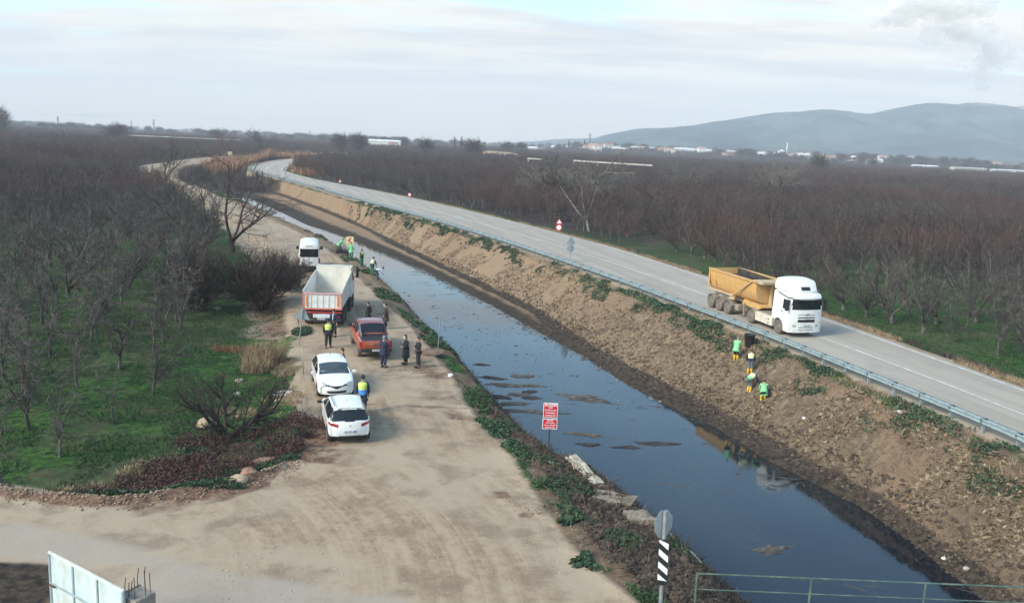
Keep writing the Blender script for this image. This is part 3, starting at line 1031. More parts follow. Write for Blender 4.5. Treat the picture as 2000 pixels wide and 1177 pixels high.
# the mass of the orchards
far_pts = []
for i in range(-260, 261):
    for j in range(0, 240):
        x = i * 6.6 + rngT.uniform(-2.2, 2.2); y = 425 + j * 6.6 + rngT.uniform(-2.2, 2.2)
        if abs(x) > .68 * y: continue
        if y > 900 and (i + j) % 2: continue
        if y > 1500 and (i % 2): continue
        far_pts.append((x, y))
far = np.array(far_pts)
T, A, B, C, D, E, F, G, H = feat(np.minimum(far[:, 1], 1200))
near520 = far[:, 1] < 620
keep = ~(near520 & (far[:, 0] > T - 3) & (far[:, 0] < H + 4))
# keep the far road open
fr = [at(px, py, .25) for px, py in ((560, 305), (640, 306), (700, 308), (760, 311), (820, 314))]
for a_, b_ in zip(fr, fr[1:]):
    d = np.array([b_.x - a_.x, b_.y - a_.y]); ln = np.linalg.norm(d); d /= ln
    rel = far - np.array([a_.x, a_.y]); t = rel @ d; off = rel @ np.array([-d[1], d[0]])
    keep &= ~((t > -4) & (t < ln + 4) & (np.abs(off) < 10)) & ~((t > -4) & (t < ln + 4) & (off < 0) & (off > -40) & (np.abs(off) < 40) & (rel[:, 1] < 0))
far = far[keep]


def stuff_trees(name, P, tall, wide, low_only, seed, label):
    rg = np.random.default_rng(seed)
    n = len(P)
    z = height(P[:, 0], P[:, 1]); z = np.where(P[:, 1] > 560, -.3, z) + farz(P[:, 0], P[:, 1])
    me = bpy.data.meshes.new(name)
    me.vertices.add(n); me.vertices.foreach_set('co', np.stack([P[:, 0], P[:, 1], z], -1).astype(np.float32).ravel())
    rot = np.zeros((n, 3), np.float32); rot[:, 2] = rg.random(n) * 6.28; rot[:, :2] = rg.normal(0, .05, (n, 2))
    s = (tall * (rg.random(n) * .4 + .8) * (.75 + .5 * fbm(P[:, 0] * .012, P[:, 1] * .012, 5)))
    sc = np.stack([s * wide, s * wide, s], -1).astype(np.float32)
    nv = 4 if low_only else 10
    var = rg.integers(0, nv, n).astype(np.int32)
    for nm, ty, dat, key in (('rot', 'FLOAT_VECTOR', rot, 'vector'), ('scl', 'FLOAT_VECTOR', sc, 'vector'), ('variant', 'INT', var, 'value')):
        a = me.attributes.new(nm, ty, 'POINT'); a.data.foreach_set(key, dat.ravel())
    o = link(name, me)
    o['kind'] = 'stuff'; o['label'] = label
    g = bpy.data.node_groups.new(name, 'GeometryNodeTree')
    g.interface.new_socket('Geometry', in_out='INPUT', socket_type='NodeSocketGeometry')
    g.interface.new_socket('Geometry', in_out='OUTPUT', socket_type='NodeSocketGeometry')
    gi = g.nodes.new('NodeGroupInput'); go = g.nodes.new('NodeGroupOutput')
    jn = g.nodes.new('GeometryNodeJoinGeometry')

    def attr(nm, ty):
        a = g.nodes.new('GeometryNodeInputNamedAttribute'); a.data_type = ty; a.inputs[0].default_value = nm
        return a
    ar, as_, av = attr('rot', 'FLOAT_VECTOR'), attr('scl', 'FLOAT_VECTOR'), attr('variant', 'INT')
    srcs = (T_FAR if low_only else T_FAR + T_NEAR)
    for k, (m1, m2) in enumerate(srcs):
        cmp_ = g.nodes.new('FunctionNodeCompare'); cmp_.data_type = 'INT'; cmp_.operation = 'EQUAL'
        g.links.new(av.outputs[0], cmp_.inputs[2]); cmp_.inputs[3].default_value = k
        for mm in (m1, m2):
            ob = next(q for q in SC.objects if q.data == mm)
            oi = g.nodes.new('GeometryNodeObjectInfo'); oi.inputs[0].default_value = ob; oi.transform_space = 'ORIGINAL'
            oi.inputs['As Instance'].default_value = True
            ip = g.nodes.new('GeometryNodeInstanceOnPoints')
            g.links.new(gi.outputs[0], ip.inputs['Points'])
            g.links.new(cmp_.outputs[0], ip.inputs['Selection'])
            g.links.new(oi.outputs['Geometry'], ip.inputs['Instance'])
            g.links.new(ar.outputs[0], ip.inputs['Rotation']); g.links.new(as_.outputs[0], ip.inputs['Scale'])
            g.links.new(ip.outputs[0], jn.inputs[0])
    g.links.new(jn.outputs[0], go.inputs[0])
    md = o.modifiers.new('scatter', 'NODES'); md.node_group = g
    return o


stuff_trees('orchard_trees', rl, 1.08, 1.12, False, 1, 'mass of bare fruit trees filling the orchard left of the canal')
stuff_trees('orchard_trees', rr, 1.08, 1.12, False, 2, 'mass of bare fruit trees filling the orchard beyond the asphalt road')
stuff_trees('distant_orchard', far, 1.15, 1.9, True, 3, 'distant bare orchards that read as one brown mass up to the horizon')

# ---------------------------------------------------------------- big single trees
def spread(seed, L0, h, thick, ang0, split=2, n=(5, 6, 6, 5), droop=.1):
    L = [dict(n=n[0], lr=h * .75 / L0, ang=ang0, seg=3, wob=.06, up=.1, start=.6, tip=.8, short=0),
         dict(n=n[1], lr=.52, ang=42, seg=6, wob=.13, up=.25, start=.25, r=thick * .55, tip=.3, short=.5),
         dict(n=n[2], lr=.5, ang=45, seg=4, wob=.17, up=droop, start=.2, r=thick * .24, tip=.35, short=.4),
         dict(n=n[3], lr=.45, ang=42, seg=3, wob=.2, up=.0, start=.15, r=thick * .09, tip=.4, short=.3),
         dict(n=0, lr=.5, ang=40, seg=2, wob=.2, up=.1, start=.2, r=thick * .045, tip=.5)]
    return tree_meshes('tree', seed, L, L0, thick, 2 + 0)


BIG = spread(31, 1.2, 11.5, .52, 50, n=(11, 9, 8, 8))
BIG2 = spread(32, 1.2, 9.0, .36, 42, n=(8, 8, 8, 7))
UPR = spread(33, 2.4, 12, .25, 24, n=(5, 9, 6, 5), droop=.4)
LEAN = spread(34, 2.2, 8, .2, 36, n=(3, 5, 5, 4))
IVY = spread(35, 1.5, 8, .2, 38, n=(4, 6, 6, 5))
BUSH = tree_meshes('bush', 41, [
    dict(n=11, lr=1.0, ang=38, seg=3, wob=.12, up=.3, start=.1, tip=.5, short=0),
    dict(n=10, lr=.58, ang=46, seg=4, wob=.17, up=.2, start=.15, r=.03, tip=.4, short=.3),
    dict(n=7, lr=.5, ang=40, seg=2, wob=.18, up=.3, start=.1, r=.016, tip=.5, short=.3),
    dict(n=0, lr=.5, ang=40, seg=2, wob=.2, up=.3, start=.2, r=.009, tip=.5)], 1.6, .06, 1,
    starts=[((random.Random(i).uniform(-.35, .35), random.Random(i + 9).uniform(-.35, .35), -.1), (math.cos(i * 1.05) * .55, math.sin(i * 1.05) * .55, 1), 1) for i in range(6)])
KNOT = tree_meshes('bush', 42, [
    dict(n=5, lr=.62, ang=45, seg=5, wob=.17, up=.35, start=.3, tip=.45, short=.2),
    dict(n=6, lr=.55, ang=48, seg=4, wob=.2, up=.3, start=.2, r=.055, tip=.4, short=.3),
    dict(n=7, lr=.55, ang=42, seg=3, wob=.2, up=.3, start=.1, r=.022, tip=.4, short=.2),
    dict(n=0, lr=.5, ang=40, seg=2, wob=.2, up=.3, start=.2, r=.010, tip=.5)], 2.3, .12, 2,
    starts=[((0, 0, -.1), (-.9, -.1, .75), 1.05), ((.1, 0, -.1), (.75, .1, .9), 1.05), ((0, .1, -.1), (-.1, .7, .9), .85), ((0, -.1, -.1), (-.3, -.4, 1), .75), ((.1, .1, -.1), (1.0, .5, .5), .8)])

tree('big_tree', BIG, place(1120, 406), .4, (1.35, 1.35, 1.0), 'huge pale spreading bare tree in the orchard beyond the road', mt=BARK_PALE, mc=TWIG_PALE)
tree('leaning_tree', LEAN, place(1150, 452), 2.2, 1.15, 'leaning pale bare tree at the right foot of the huge spreading tree', mt=BARK_PALE, mc=TWIG_GREY, tilt=(.1, .55))
tree('big_tree', BIG2, place(1512, 392), 1.0, (1.5, 1.5, 1.1), 'broad greenish-grey bare tree rising from the orchard left of the white lorry cab', mt=BARK_PALE, mc=TWIG_PALE)
tree('big_tree', BIG2, place(1345, 380), 3.2, (1.3, 1.3, .95), 'medium pale bare tree midway between the huge spreading tree and the broad one', mt=BARK_PALE, mc=TWIG_PALE)
tree('roadside_tree', IVY, place(455, 492, -.2), 2.0, (1.5, 1.5, 1.2), 'dark bare tree with outstretched limbs in front of the canal left of the minibus', mt=BARK_DARK, mc=TWIG_DARK)
tree('roadside_tree', IVY, place(400, 510, -.3), 4.6, 1.0, 'low dark bare tree just left of the tree with outstretched limbs', mt=BARK_DARK, mc=TWIG_DARK)
tree('roadside_tree', UPR, place(322, 368, -.2), .6, .85, 'grey bare tree with ivy clumps beside the bend of the dirt track', mt=BARK_DARK, mc=TWIG_GREY)
tree('roadside_tree', LEAN, place(345, 385, -.2), 3.0, .75, 'crooked pale-twigged tree leaning over the dirt track at its bend', mt=BARK_GREY, mc=TWIG_PALE, tilt=(.2, -.3))
tree('roadside_tree', UPR, place(436, 303, 0), 1.6, 1.15, 'thin white-barked bare tree standing at the far bend of the track', mt=BARK_PALE, mc=TWIG_PALE)
tree('roadside_tree', UPR, place(515, 303, 0), 2.6, (1.8, 1.8, 1.15), 'dark bare tree behind the far bend of the asphalt road', mt=BARK_DARK, mc=TWIG_DARK)
tree('bush', BUSH, place(385, 606), .5, (1.35, 1.35, 1.3), 'dark bare bushy tree at the edge of the orchard left of the reddish dense bush', 'bush', mt=BARK_DARK, mc=TWIG_DARK)
tree('bush', BUSH, place(510, 600), 2.2, (1.4, 1.4, 1.35), 'dense reddish-brown leafless bush between the orchard and the minibus', 'bush', mt=BARK_DARK, mc=TWIG_RED)
tree('bush', BUSH, place(560, 575), 3.2, (.9, .9, .9), 'smaller leafless bush at the track edge left of the white tipper', 'bush', mt=BARK_DARK, mc=TWIG_RED)
tree('bush', KNOT, place(445, 852), .3, (.88, .88, 1.1), 'gnarled dark leafless bush over red brambles left of the white estate car', 'bush', mt=BARK_DARK, mc=TWIG_DARK)


# far trees on the skyline
def far_tree(name, ms, px, pyb, Y, hpx, label, wide=1.0, mt=BARK_DARK, mc=TWIG_DARK, native=12.0, cat='tree', group=None):
    p = at_depth(px, pyb, Y)
    s = hpx / CAM_F * Y / native
    return tree(name, ms, (p.x, Y, -.3), px * .7, (s * wide, s * wide, s), label, cat, group, mt=mt, mc=mc)


def far_round(seed):
    rg = np.random.default_rng(seed); n = 2600
    u = rg.normal(0, 1, (n, 3)); u /= np.linalg.norm(u, axis=1)[:, None]
    r = rg.random(n) ** .45 * (.78 + .3 * np.sin(u[:, 0] * 6 + seed) * np.cos(u[:, 2] * 5 + u[:, 1] * 4))
    p = u * r[:, None] * np.array([3.9, 3.9, 3.6]) + np.array([0, 0, 4.6])
    d = u + np.array([0, 0, .5]) + rg.normal(0, .35, (n, 3)); d /= np.linalg.norm(d, axis=1)[:, None]
    sd = np.cross(d, rg.normal(0, 1, (n, 3))); sd /= np.linalg.norm(sd, axis=1)[:, None]
    L = (rg.random(n) * .7 + .5)[:, None]
    v = np.stack([p - sd * .035, p + sd * .035, p + d * L + sd * .015, p + d * L - sd * .015], 1).reshape(-1, 3)
    m2 = mesh_np('far_crown', v, np.arange(n * 4).reshape(n, 4))
    br = [(np.array([[0, 0, -.3], [0, 0, 1.2], [.05, 0, 2.4]]), np.array([.34, .28, .22]))]
    for k in range(9):
        a = k * .7 + seed; t = rg.uniform(.3, 1.0)
        br.append((np.array([[0, 0, 1.4], [math.cos(a) * t, math.sin(a) * t, 3.0], [math.cos(a) * 2.6 * t, math.sin(a) * 2.6 * t, 5.6 + rg.uniform(-.6, 1.2)]]), np.array([.18, .12, .04])))
    v, f = tubes_np(br, 5)
    return mesh_np('far_trunk', v, f, True), m2


FARROUND = far_round(3)
POPLAR = tree_meshes('poplar', 52, [
    dict(n=34, lr=.20, ang=24, seg=6, wob=.02, up=.1, start=.08, tip=.2, short=.6),
    dict(n=9, lr=.5, ang=22, seg=3, wob=.06, up=.5, start=.1, r=.16, tip=.3, short=.5),
    dict(n=0, lr=.5, ang=20, seg=1, wob=.1, up=.4, start=.1, r=.10, tip=.4)], 15, .4, 1)
for px, hp, w, lb in ((665, 20, 1.05, 'round bare tree on the skyline left of the white warehouse'), (700, 22, 1.1, 'round bare tree touching the left end of the white warehouse'),
                      (790, 12, 1.0, 'small reddish bare tree at the right end of the white warehouse'), (925, 21, 1.2, 'dark broad bare tree right of the two poplars'),
                      (1018, 13, 1.1, 'hazy round tree on the skyline left of the cypress row'), (990, 13, 1.3, 'faint hazy tree on the skyline right of the dark broad tree'),
                      (228, 20, 1.5, 'dark clump tree in the left orchard below the skyline'), (3, 42, .7, 'tall slim bare tree at the left picture edge on the skyline'),
                      (832, 18, 1.0, 'thin bare tree left of the two poplars'), (1600, 20, 1.1, 'hazy bare tree right of the minaret'), (420, 13, 1.4, 'low hazy tree on the skyline left of the far white-barked tree'),
                      (1705, 14, 1.0, 'small hazy bare tree among the houses right of the minaret')):
    yb = 241 + px * .0437 + (14 if hp > 15 else 9)
    far_tree('far_tree', FARROUND, px, yb, 600 if hp > 15 else 900, hp + (21 if hp > 15 else 13), lb, w, native=8.2)
far_tree('poplar', POPLAR, 888, 286, 700, 34, 'left one of two pale bare poplars on the skyline', 1.0, BARK_PALE, TWIG_RED, 15.5, 'tree', 'two bare poplars')
far_tree('poplar', POPLAR, 901, 287, 700, 35, 'right one of two pale bare poplars on the skyline', 1.05, BARK_PALE, TWIG_RED, 15.5, 'tree', 'two bare poplars')

# hazy uneven tree line far out
ft = []
for _ in range(5200):
    Y = rngT.uniform(1150, 3000); X = rngT.uniform(-.66, .66) * Y
    if float(fbm(np.array([X * .006]), np.array([Y * .004]), 66)[0]) < .50: continue
    ft.append((X, Y))
ftp = np.array(ft[:1500])


def far_line(P):
    rg = np.random.default_rng(9); n = len(P)
    me = bpy.data.meshes.new('distant_tree_line'); me.vertices.add(n)
    me.vertices.foreach_set('co', np.stack([P[:, 0], P[:, 1], farz(P[:, 0], P[:, 1]) - .3], -1).astype(np.float32).ravel())
    rot = np.zeros((n, 3), np.float32); rot[:, 2] = rg.random(n) * 6.28
    s = rg.random(n) ** 1.6 * 1.1 + .75
    sc = np.stack([s * rg.uniform(.9, 1.7, n), s * rg.uniform(.9, 1.7, n), s], -1).astype(np.float32)
    for nm, dat in (('rot', rot), ('scl', sc)):
        a = me.attributes.new(nm, 'FLOAT_VECTOR', 'POINT'); a.data.foreach_set('vector', dat.ravel())
    o = link('distant_tree_line', me); o['kind'] = 'stuff'
    g = bpy.data.node_groups.new('tree_line', 'GeometryNodeTree')
    g.interface.new_socket('Geometry', in_out='INPUT', socket_type='NodeSocketGeometry'); g.interface.new_socket('Geometry', in_out='OUTPUT', socket_type='NodeSocketGeometry')
    gi = g.nodes.new('NodeGroupInput'); go = g.nodes.new('NodeGroupOutput'); jn = g.nodes.new('GeometryNodeJoinGeometry')
    at_ = []
    for nm in ('rot', 'scl'):
        q = g.nodes.new('GeometryNodeInputNamedAttribute'); q.data_type = 'FLOAT_VECTOR'; q.inputs[0].default_value = nm; at_.append(q)
    for mm in FARROUND:
        oi = g.nodes.new('GeometryNodeObjectInfo'); oi.inputs[0].default_value = next(q for q in SC.objects if q.data == mm); oi.transform_space = 'ORIGINAL'; oi.inputs['As Instance'].default_value = True
        ip = g.nodes.new('GeometryNodeInstanceOnPoints')
        g.links.new(gi.outputs[0], ip.inputs['Points']); g.links.new(oi.outputs['Geometry'], ip.inputs['Instance'])
        g.links.new(at_[0].outputs[0], ip.inputs['Rotation']); g.links.new(at_[1].outputs[0], ip.inputs['Scale']); g.links.new(ip.outputs[0], jn.inputs[0])
    g.links.new(jn.outputs[0], go.inputs[0])
    md = o.modifiers.new('scatter', 'NODES'); md.node_group = g


far_line(ftp)

# ---------------------------------------------------------------- evergreens (leaf clumps)
def leafcloud(name, n, shape, size, seed):
    rg = np.random.default_rng(seed)
    u = rg.normal(0, 1, (n, 3)); u /= np.linalg.norm(u, axis=1)[:, None]
    r = rg.random(n) ** .4
    p = shape(u, r, rg)
    a = rg.normal(0, 1, (n, 3)); a /= np.linalg.norm(a, axis=1)[:, None]
    b = np.cross(a, rg.normal(0, 1, (n, 3))); b /= np.linalg.norm(b, axis=1)[:, None]
    s = size * (rg.random(n)[:, None] * .8 + .6)
    v = np.stack([p - a * s, p + b * s * .6, p + a * s, p - b * s * .6], 1).reshape(-1, 3)
    return mesh_np(name, v, np.arange(n * 4).reshape(n, 4))


def leafmat(name, c1, c2):
    m = bpy.data.materials.new(name); m.use_nodes = True
    nt = m.node_tree; b = nt.nodes['Principled BSDF']; b.inputs['Roughness'].default_value = .7
    geo = N(nt, 'ShaderNodeNewGeometry')
    c = mixn(nt, ramp(nt, noise(nt, geo.outputs['Position'], 3.0, 4, .7), .32, .68), c1, c2)
    nt.links.new(c, b.inputs['Base Color'])
    return m


EVER = leafmat('evergreen_leaves', (.012, .028, .018), (.035, .062, .035))
cy = leafcloud('cypress', 900, lambda u, r, g: np.stack([u[:, 0] * r * .9 * (1 - np.abs(u[:, 2] * r) ** 1.5), u[:, 1] * r * .9 * (1 - np.abs(u[:, 2] * r) ** 1.5), u[:, 2] * r * 5 + 5.2], -1), .35, 4)
rnd = leafcloud('round_crown', 2200, lambda u, r, g: u * r[:, None] * np.array([4.2, 4.2, 3.4]) * (1 + .25 * np.sin(u[:, 0] * 9 + u[:, 2] * 7))[:, None] + np.array([0, 0, 4.2]), .45, 5)


def ever(name, me, px, pyb, Y, hpx, native, wide, label, group=None):
    p = at_depth(px, pyb, Y); s = hpx / CAM_F * Y / native
    e = empty(name, (p.x, Y, -.3 + float(farz(p.x, Y))), 0, label, 'tree', group); e.scale = (s * wide, s * wide, s)
    link('crown', me, EVER, e)
    link('trunk', MB().tube([(0, 0, -.2), (0, 0, 2.5)], [.25, .2], 6).mesh('trunk'), BARK_DARK, e)


rC = random.Random(8)
xs = [1103, 1111, 1117, 1122, 1127, 1135, 1141, 1146, 1152, 1158, 1163, 1169, 1176, 1181, 1186, 1191]
for i, px in enumerate(xs):
    ever('cypress', cy, px, 292 + (px - 1100) * .04, 1500, rC.uniform(13, 20) if px < 1160 else rC.uniform(9, 14), 10.2, 1.35, 'dark cypress, %s from the left in the skyline row before the hills' % ORD[i], 'cypress row on the skyline')
ever('round_evergreen', rnd, 1091, 294, 1300, 15, 8, 1.1, 'round dark evergreen at the left end of the cypress row')
ever('round_evergreen', rnd, 1753, 352, 470, 17, 8, .95, 'dark green shrub-like evergreen standing out in the right orchard')
ever('round_evergreen', rnd, 1641, 322, 1300, 9, 8, 1.2, 'small dark evergreen among the houses right of the minaret')
ever('round_evergreen', rnd, 217, 262, 700, 12, 8, .8, 'dark evergreen tip in the orchard at upper left')
# ivy clumps in the tree by the bend
# ---------------------------------------------------------------- vehicle materials
WHITE = mat('white_paint', (.78, .78, .76), .28, var=.03, dirt=(.5, .46, .4), dirt_amt=.18, coat=.6)
WHITE_D = mat('white_dusty', (.74, .73, .69), .45, var=.05, dirt=(.42, .36, .28), dirt_amt=.45, coat=.2)
ORANGE = mat('orange_paint', (.36, .058, .02), .3, var=.08, dirt=(.3, .2, .14), dirt_amt=.3, coat=.6)
MAROON = mat('maroon_paint', (.24, .085, .075), .3, var=.08, coat=.6)
BLACKP = mat('black_plastic', (.018, .018, .02), .55, var=.2)
RUBBER = mat('tyre_rubber', (.03, .028, .027), .85, var=.25, dirt=(.16, .13, .1), dirt_amt=.6)
DUSTRUB = mat('dusty_tyre', (.11, .095, .08), .9, var=.25, dirt=(.24, .2, .16), dirt_amt=.7)
RIM = mat('rim_grey', (.32, .32, .32), .4, .6)
GLASS = mat('dark_glass', (.012, .015, .02), .06, var=.1)
GLASS_L = mat('windscreen_glass', (.05, .065, .075), .08, var=.25, scale=2.0)
REDL = mat('red_lens', (.32, .012, .02), .2)
CLEARL = mat('clear_lens', (.45, .47, .48), .12, .3)
CHROME = mat('chrome', (.75, .75, .76), .15, 1.0)
PLATE = mat('plate_white', (.62, .64, .66), .5)
PLATE_B = mat('plate_blue', (.02, .06, .3), .5)
INKM = mat('plate_ink', (.05, .05, .06), .6)
GALV = mat('galvanised', (.30, .365, .375), .5, .25, var=.15, scale=3)
POLE = mat('sign_pole', (.34, .37, .38), .5, .5, var=.15)
SIGNB = mat('sign_back', (.33, .38, .39), .5, .4, var=.1)
STEEL_D = mat('dark_steel', (.05, .048, .046), .6, .4, dirt=(.2, .16, .12), dirt_amt=.6)
YEL = mat('yellow_paint', (.58, .325, .105), .5, var=.08, scale=2, dirt=(.42, .30, .19), dirt_amt=.55)
YEL_D = mat('yellow_dusty', (.52, .36, .2), .7, var=.1, scale=2, dirt=(.42, .33, .24), dirt_amt=.8)
DUST = mat('dusty_frame', (.27, .22, .17), .85, var=.2, scale=4)
LOAD = mat('dark_soil_load', (.02, .018, .018), .95, var=.4, scale=3, bump=.8)
REDP = mat('red_paint', (.45, .03, .035), .45, var=.08)
REDW = mat('faded_red_paint', (.58, .17, .13), .5, var=.1)
ORL = mat('orange_reflector', (.7, .22, .04), .4)
BEIGE = mat('beige_paint', (.62, .58, .49), .6, var=.06, scale=2, dirt=(.42, .35, .26), dirt_amt=.5)


def interp_s(tab, x, k=5):
    a = np.array(tab, float); v = np.interp(x, a[:, 0], a[:, 1])
    pad = np.pad(v, k // 2, mode='edge')
    return np.convolve(pad, np.ones(k) / k, 'valid')


def loft_body(root, spec, cls, mats):
    """lofted shell; cls(x,y,z,g,side)->part name or None (open); one mesh per part"""
    L = spec['L']; nx = spec.get('nx', 110)
    xs = np.linspace(-L / 2, L / 2, nx)
    k = spec.get('sm', 5)
    zt = interp_s(spec['top'], xs, k); w = interp_s(spec['w'], xs, k); rw = interp_s(spec['rw'], xs, k)
    zb = interp_s(spec['bot'], xs, k); bl = interp_s(spec['belt'], xs, 3); eg = spec.get('edge', .07)
    n0, n1, n2 = spec.get('rows', (18, 9, 12))
    rows = []
    lo = zt - .02
    bel = np.minimum(bl, zt - spec.get('hoodr', .10))
    cab = np.clip((zt - bl) / .35, 0, 1)
    re_y = w * .90 * (1 - cab) + rw * cab
    re_z = zt - (eg * cab + .035 * (1 - cab))
    G = []
    for i in range(n0):
        t = i / n0
        z = zb + (bel - zb) * t
        prof = 1 - spec.get('tuck', .09) * (1 - min(1, t / .35)) ** 2 - .02 * max(0, (t - .6) / .4) ** 2 + spec.get('crease', .006) * math.sin(t * 9)
        rows.append((w * prof, z)); G.append(0)
    for i in range(n1):
        t = i / n1
        y0 = w * .98
        y = y0 + (re_y - y0) * (t ** 1.15); z = bel + (re_z - bel) * t
        rows.append((y, z)); G.append(1)
    for i in range(n2 + 1):
        t = i / n2
        y = re_y * (1 - t)
        z = re_z + (zt - re_z) * (1 - (1 - t) ** spec.get('crown', 2.4))
        rows.append((y, z)); G.append(2)
    m = len(rows)
    Y = np.array([r[0] for r in rows]).T; Z = np.array([r[1] for r in rows]).T   # nx, m
    X = np.repeat(xs[:, None], m, 1)
    # both sides: full ring left bottom -> top -> right bottom
    YF = np.concatenate([Y, -Y[:, -2::-1]], 1); ZF = np.concatenate([Z, Z[:, -2::-1]], 1); XF = np.concatenate([X, X[:, -2::-1]], 1)
    GF = G[:-1] + G[:-1][::-1]
    bf, br = spec.get('bulge', (.16, .10))
    # plan curve of the nose and the tail
    def bend(XF, YF, ZF):
        hw = w.max()
        f = np.clip((XF - (L / 2 - .7)) / .7, 0, 1) ** 2; r = np.clip((-(L / 2 - .6) - XF) / .6, 0, 1) ** 2
        q = np.clip(np.abs(YF) / hw, 0, 1) ** 2.5
        return XF - f * q * bf + r * q * br
    parts = {}
    def addf(nm, quad):
        parts.setdefault(nm, []).append(quad)
    XB = bend(XF, YF, ZF)
    V = np.stack([XB, YF, ZF], -1)
    for i in range(nx - 1):
        for j in range(V.shape[1] - 1):
            c = (V[i, j] + V[i + 1, j] + V[i + 1, j + 1] + V[i, j + 1]) / 4
            nm = cls(c[0], c[1], c[2], GF[j], 0)
            if nm: addf(nm, (V[i, j], V[i + 1, j], V[i + 1, j + 1], V[i, j + 1]))
    for end, i, s in (('front', nx - 1, 1), ('rear', 0, -1)):
        ring = V[i]; h = (V.shape[1] + 1) // 2
        Lf = ring[:h]; Rt = ring[::-1][:h]
        ny = 30
        cb = spec.get('capbulge', .05)
        us = np.linspace(0, 1, ny + 1)
        g = np.array([[Lf[j] * (1 - u) + Rt[j] * u for u in us] for j in range(h)])
        hw = np.abs(Lf[:, 1]).max()
        # rounded bumper face
        zc = (g[:, :, 2] - g[:, :, 2].min()) / max(1e-6, np.ptp(g[:, :, 2]))
        yy = 1 - (g[:, :, 1] / (np.abs(Lf[:, 1])[:, None] + 1e-6)) ** 2
        bb = (bf if s > 0 else br) * (1 - np.clip(np.abs(g[:, :, 1]) / hw, 0, 1) ** 2.5)
        g[:, :, 0] = ring[:h, 0].mean() * 0 + (s * L / 2 - s * (bf if s > 0 else br)) + s * (bb + cb * np.sin(np.pi * np.clip(zc, 0, 1)) * np.sqrt(np.clip(yy, 0, 1)))
        g[:, 0] = Lf; g[:, -1] = Rt
        for j in range(h - 1):
            for q in range(ny):
                a, b_, c_, d_ = g[j, q], g[j, q + 1], g[j + 1, q + 1], g[j + 1, q]
                c = (a + b_ + c_ + d_) / 4
                nm = cls(c[0], c[1], c[2], 3, s)
                if nm: addf(nm, (a, b_, c_, d_) if s < 0 else (a, d_, c_, b_))
    # underside
    for nm, quads in parts.items():
        arr = np.array(quads).reshape(-1, 3)
        key = np.round(arr, 5)
        uq, inv = np.unique(key, axis=0, return_inverse=True)
        inv = inv.reshape(-1, 4)
        me = mesh_np(nm.split('#')[0], uq, inv, True)
        bm = bmesh.new(); bm.from_mesh(me)
        bmesh.ops.dissolve_degenerate(bm, dist=1e-5, edges=bm.edges[:])
        bmesh.ops.recalc_face_normals(bm, faces=bm.faces[:])
        if nm.startswith('body'):
            bmesh.ops.solidify(bm, geom=bm.faces[:], thickness=-.012) if False else None
        bm.to_mesh(me); bm.free()
        for p in me.polygons: p.use_smooth = True
        sharp_by_angle(me, 38)
        link(nm.split('#')[0], me, mats[nm.split('#')[0]], root)


def wheel(root, x, y, r, w, tyre=None, rim=None, spokes=5, name='wheel', steer=0, dish=.75):
    s = 1 if y > 0 else -1
    b = MB().lathe([(r * .62, -w / 2), (r * .93, -w / 2), (r, -w / 2 + .03), (r, w / 2 - .03), (r * .93, w / 2), (r * .62, w / 2)], 28, axis=1)
    o = b.build(name, tyre or RUBBER, root, smooth=True)
    o.location = (x, y, r); o.rotation_euler[2] = steer
    q = MB().lathe([(r * .64, s * (w / 2 - .05)), (r * .64, s * (w / 2 + .008)), (r * .58, s * (w / 2 + .008)), (r * .55, s * (w / 2 - .06)), (r * .2, s * (w / 2 - .06)), (r * .17, s * (w / 2 - .01))], 24, axis=1)
    for k in range(spokes):
        a = 2 * math.pi * k / spokes
        ca, sa = math.cos(a), math.sin(a)
        y0, y1 = s * (w / 2 - .055), s * (w / 2 - .005)
        tw = r * .09
        P = []
        for rr, hw in ((r * .15, tw), (r * .6, tw * .8)):
            for e in (-1, 1):
                P.append((ca * rr - sa * hw * e, sa * rr + ca * hw * e))
        q.add([(p[0], y0, p[1]) for p in P] + [(p[0], y1, p[1]) for p in P], [(0, 1, 3, 2), (4, 6, 7, 5), (0, 4, 5, 1), (2, 3, 7, 6), (0, 2, 6, 4), (1, 5, 7, 3)])
    q.build('rim', rim or RIM, o, smooth=True)
    return o


def number_plate(root, x, y, z, s, rz=0.0):
    """front (s=1) or rear (s=-1) plate with its strip and dark characters too small to read"""
    e = MB().box((-.012, -.26, -.055), (.012, .26, .055), .004).build('number_plate', PLATE, root)
    e.location = (x, y, z); e.rotation_euler = (0, 0, rz)
    xx = .0135 * s
    MB().box((min(xx, 0), -.255 if s < 0 else .215, -.05), (max(xx, 0), -.215 if s < 0 else .255, .05)).build('blue_strip', PLATE_B, e)
    q = MB()
    for a, b_ in ((-.19, -.12), (-.08, -.045), (-.035, 0), (.01, .05), (.1, .14), (.155, .20)):
        q.box((min(xx, .0), a, -.034), (max(xx, 0), b_ - .012, .034))
    q.build('characters', INKM, e)


def diamond(root, x, z, h, w, m, s=1, y=0.0):
    q = MB(); t = .018
    P = [(0, h / 2), (w / 2, 0), (0, -h / 2), (-w / 2, 0)]
    k = .52
    vs = [(x + s * t, y + a, z + b) for a, b in P] + [(x + s * t, y + a * k, z + b * k) for a, b in P] + [(x - s * .01, y + a, z + b) for a, b in P] + [(x - s * .01, y + a * k, z + b * k) for a, b in P]
    fs = []
    for i in range(4):
        j = (i + 1) % 4
        fs += [(i, j, 4 + j, 4 + i), (i, j, 8 + j, 8 + i), (4 + i, 4 + j, 12 + j, 12 + i)]
    q.add(vs, fs)
    return q.build('emblem', m, root)


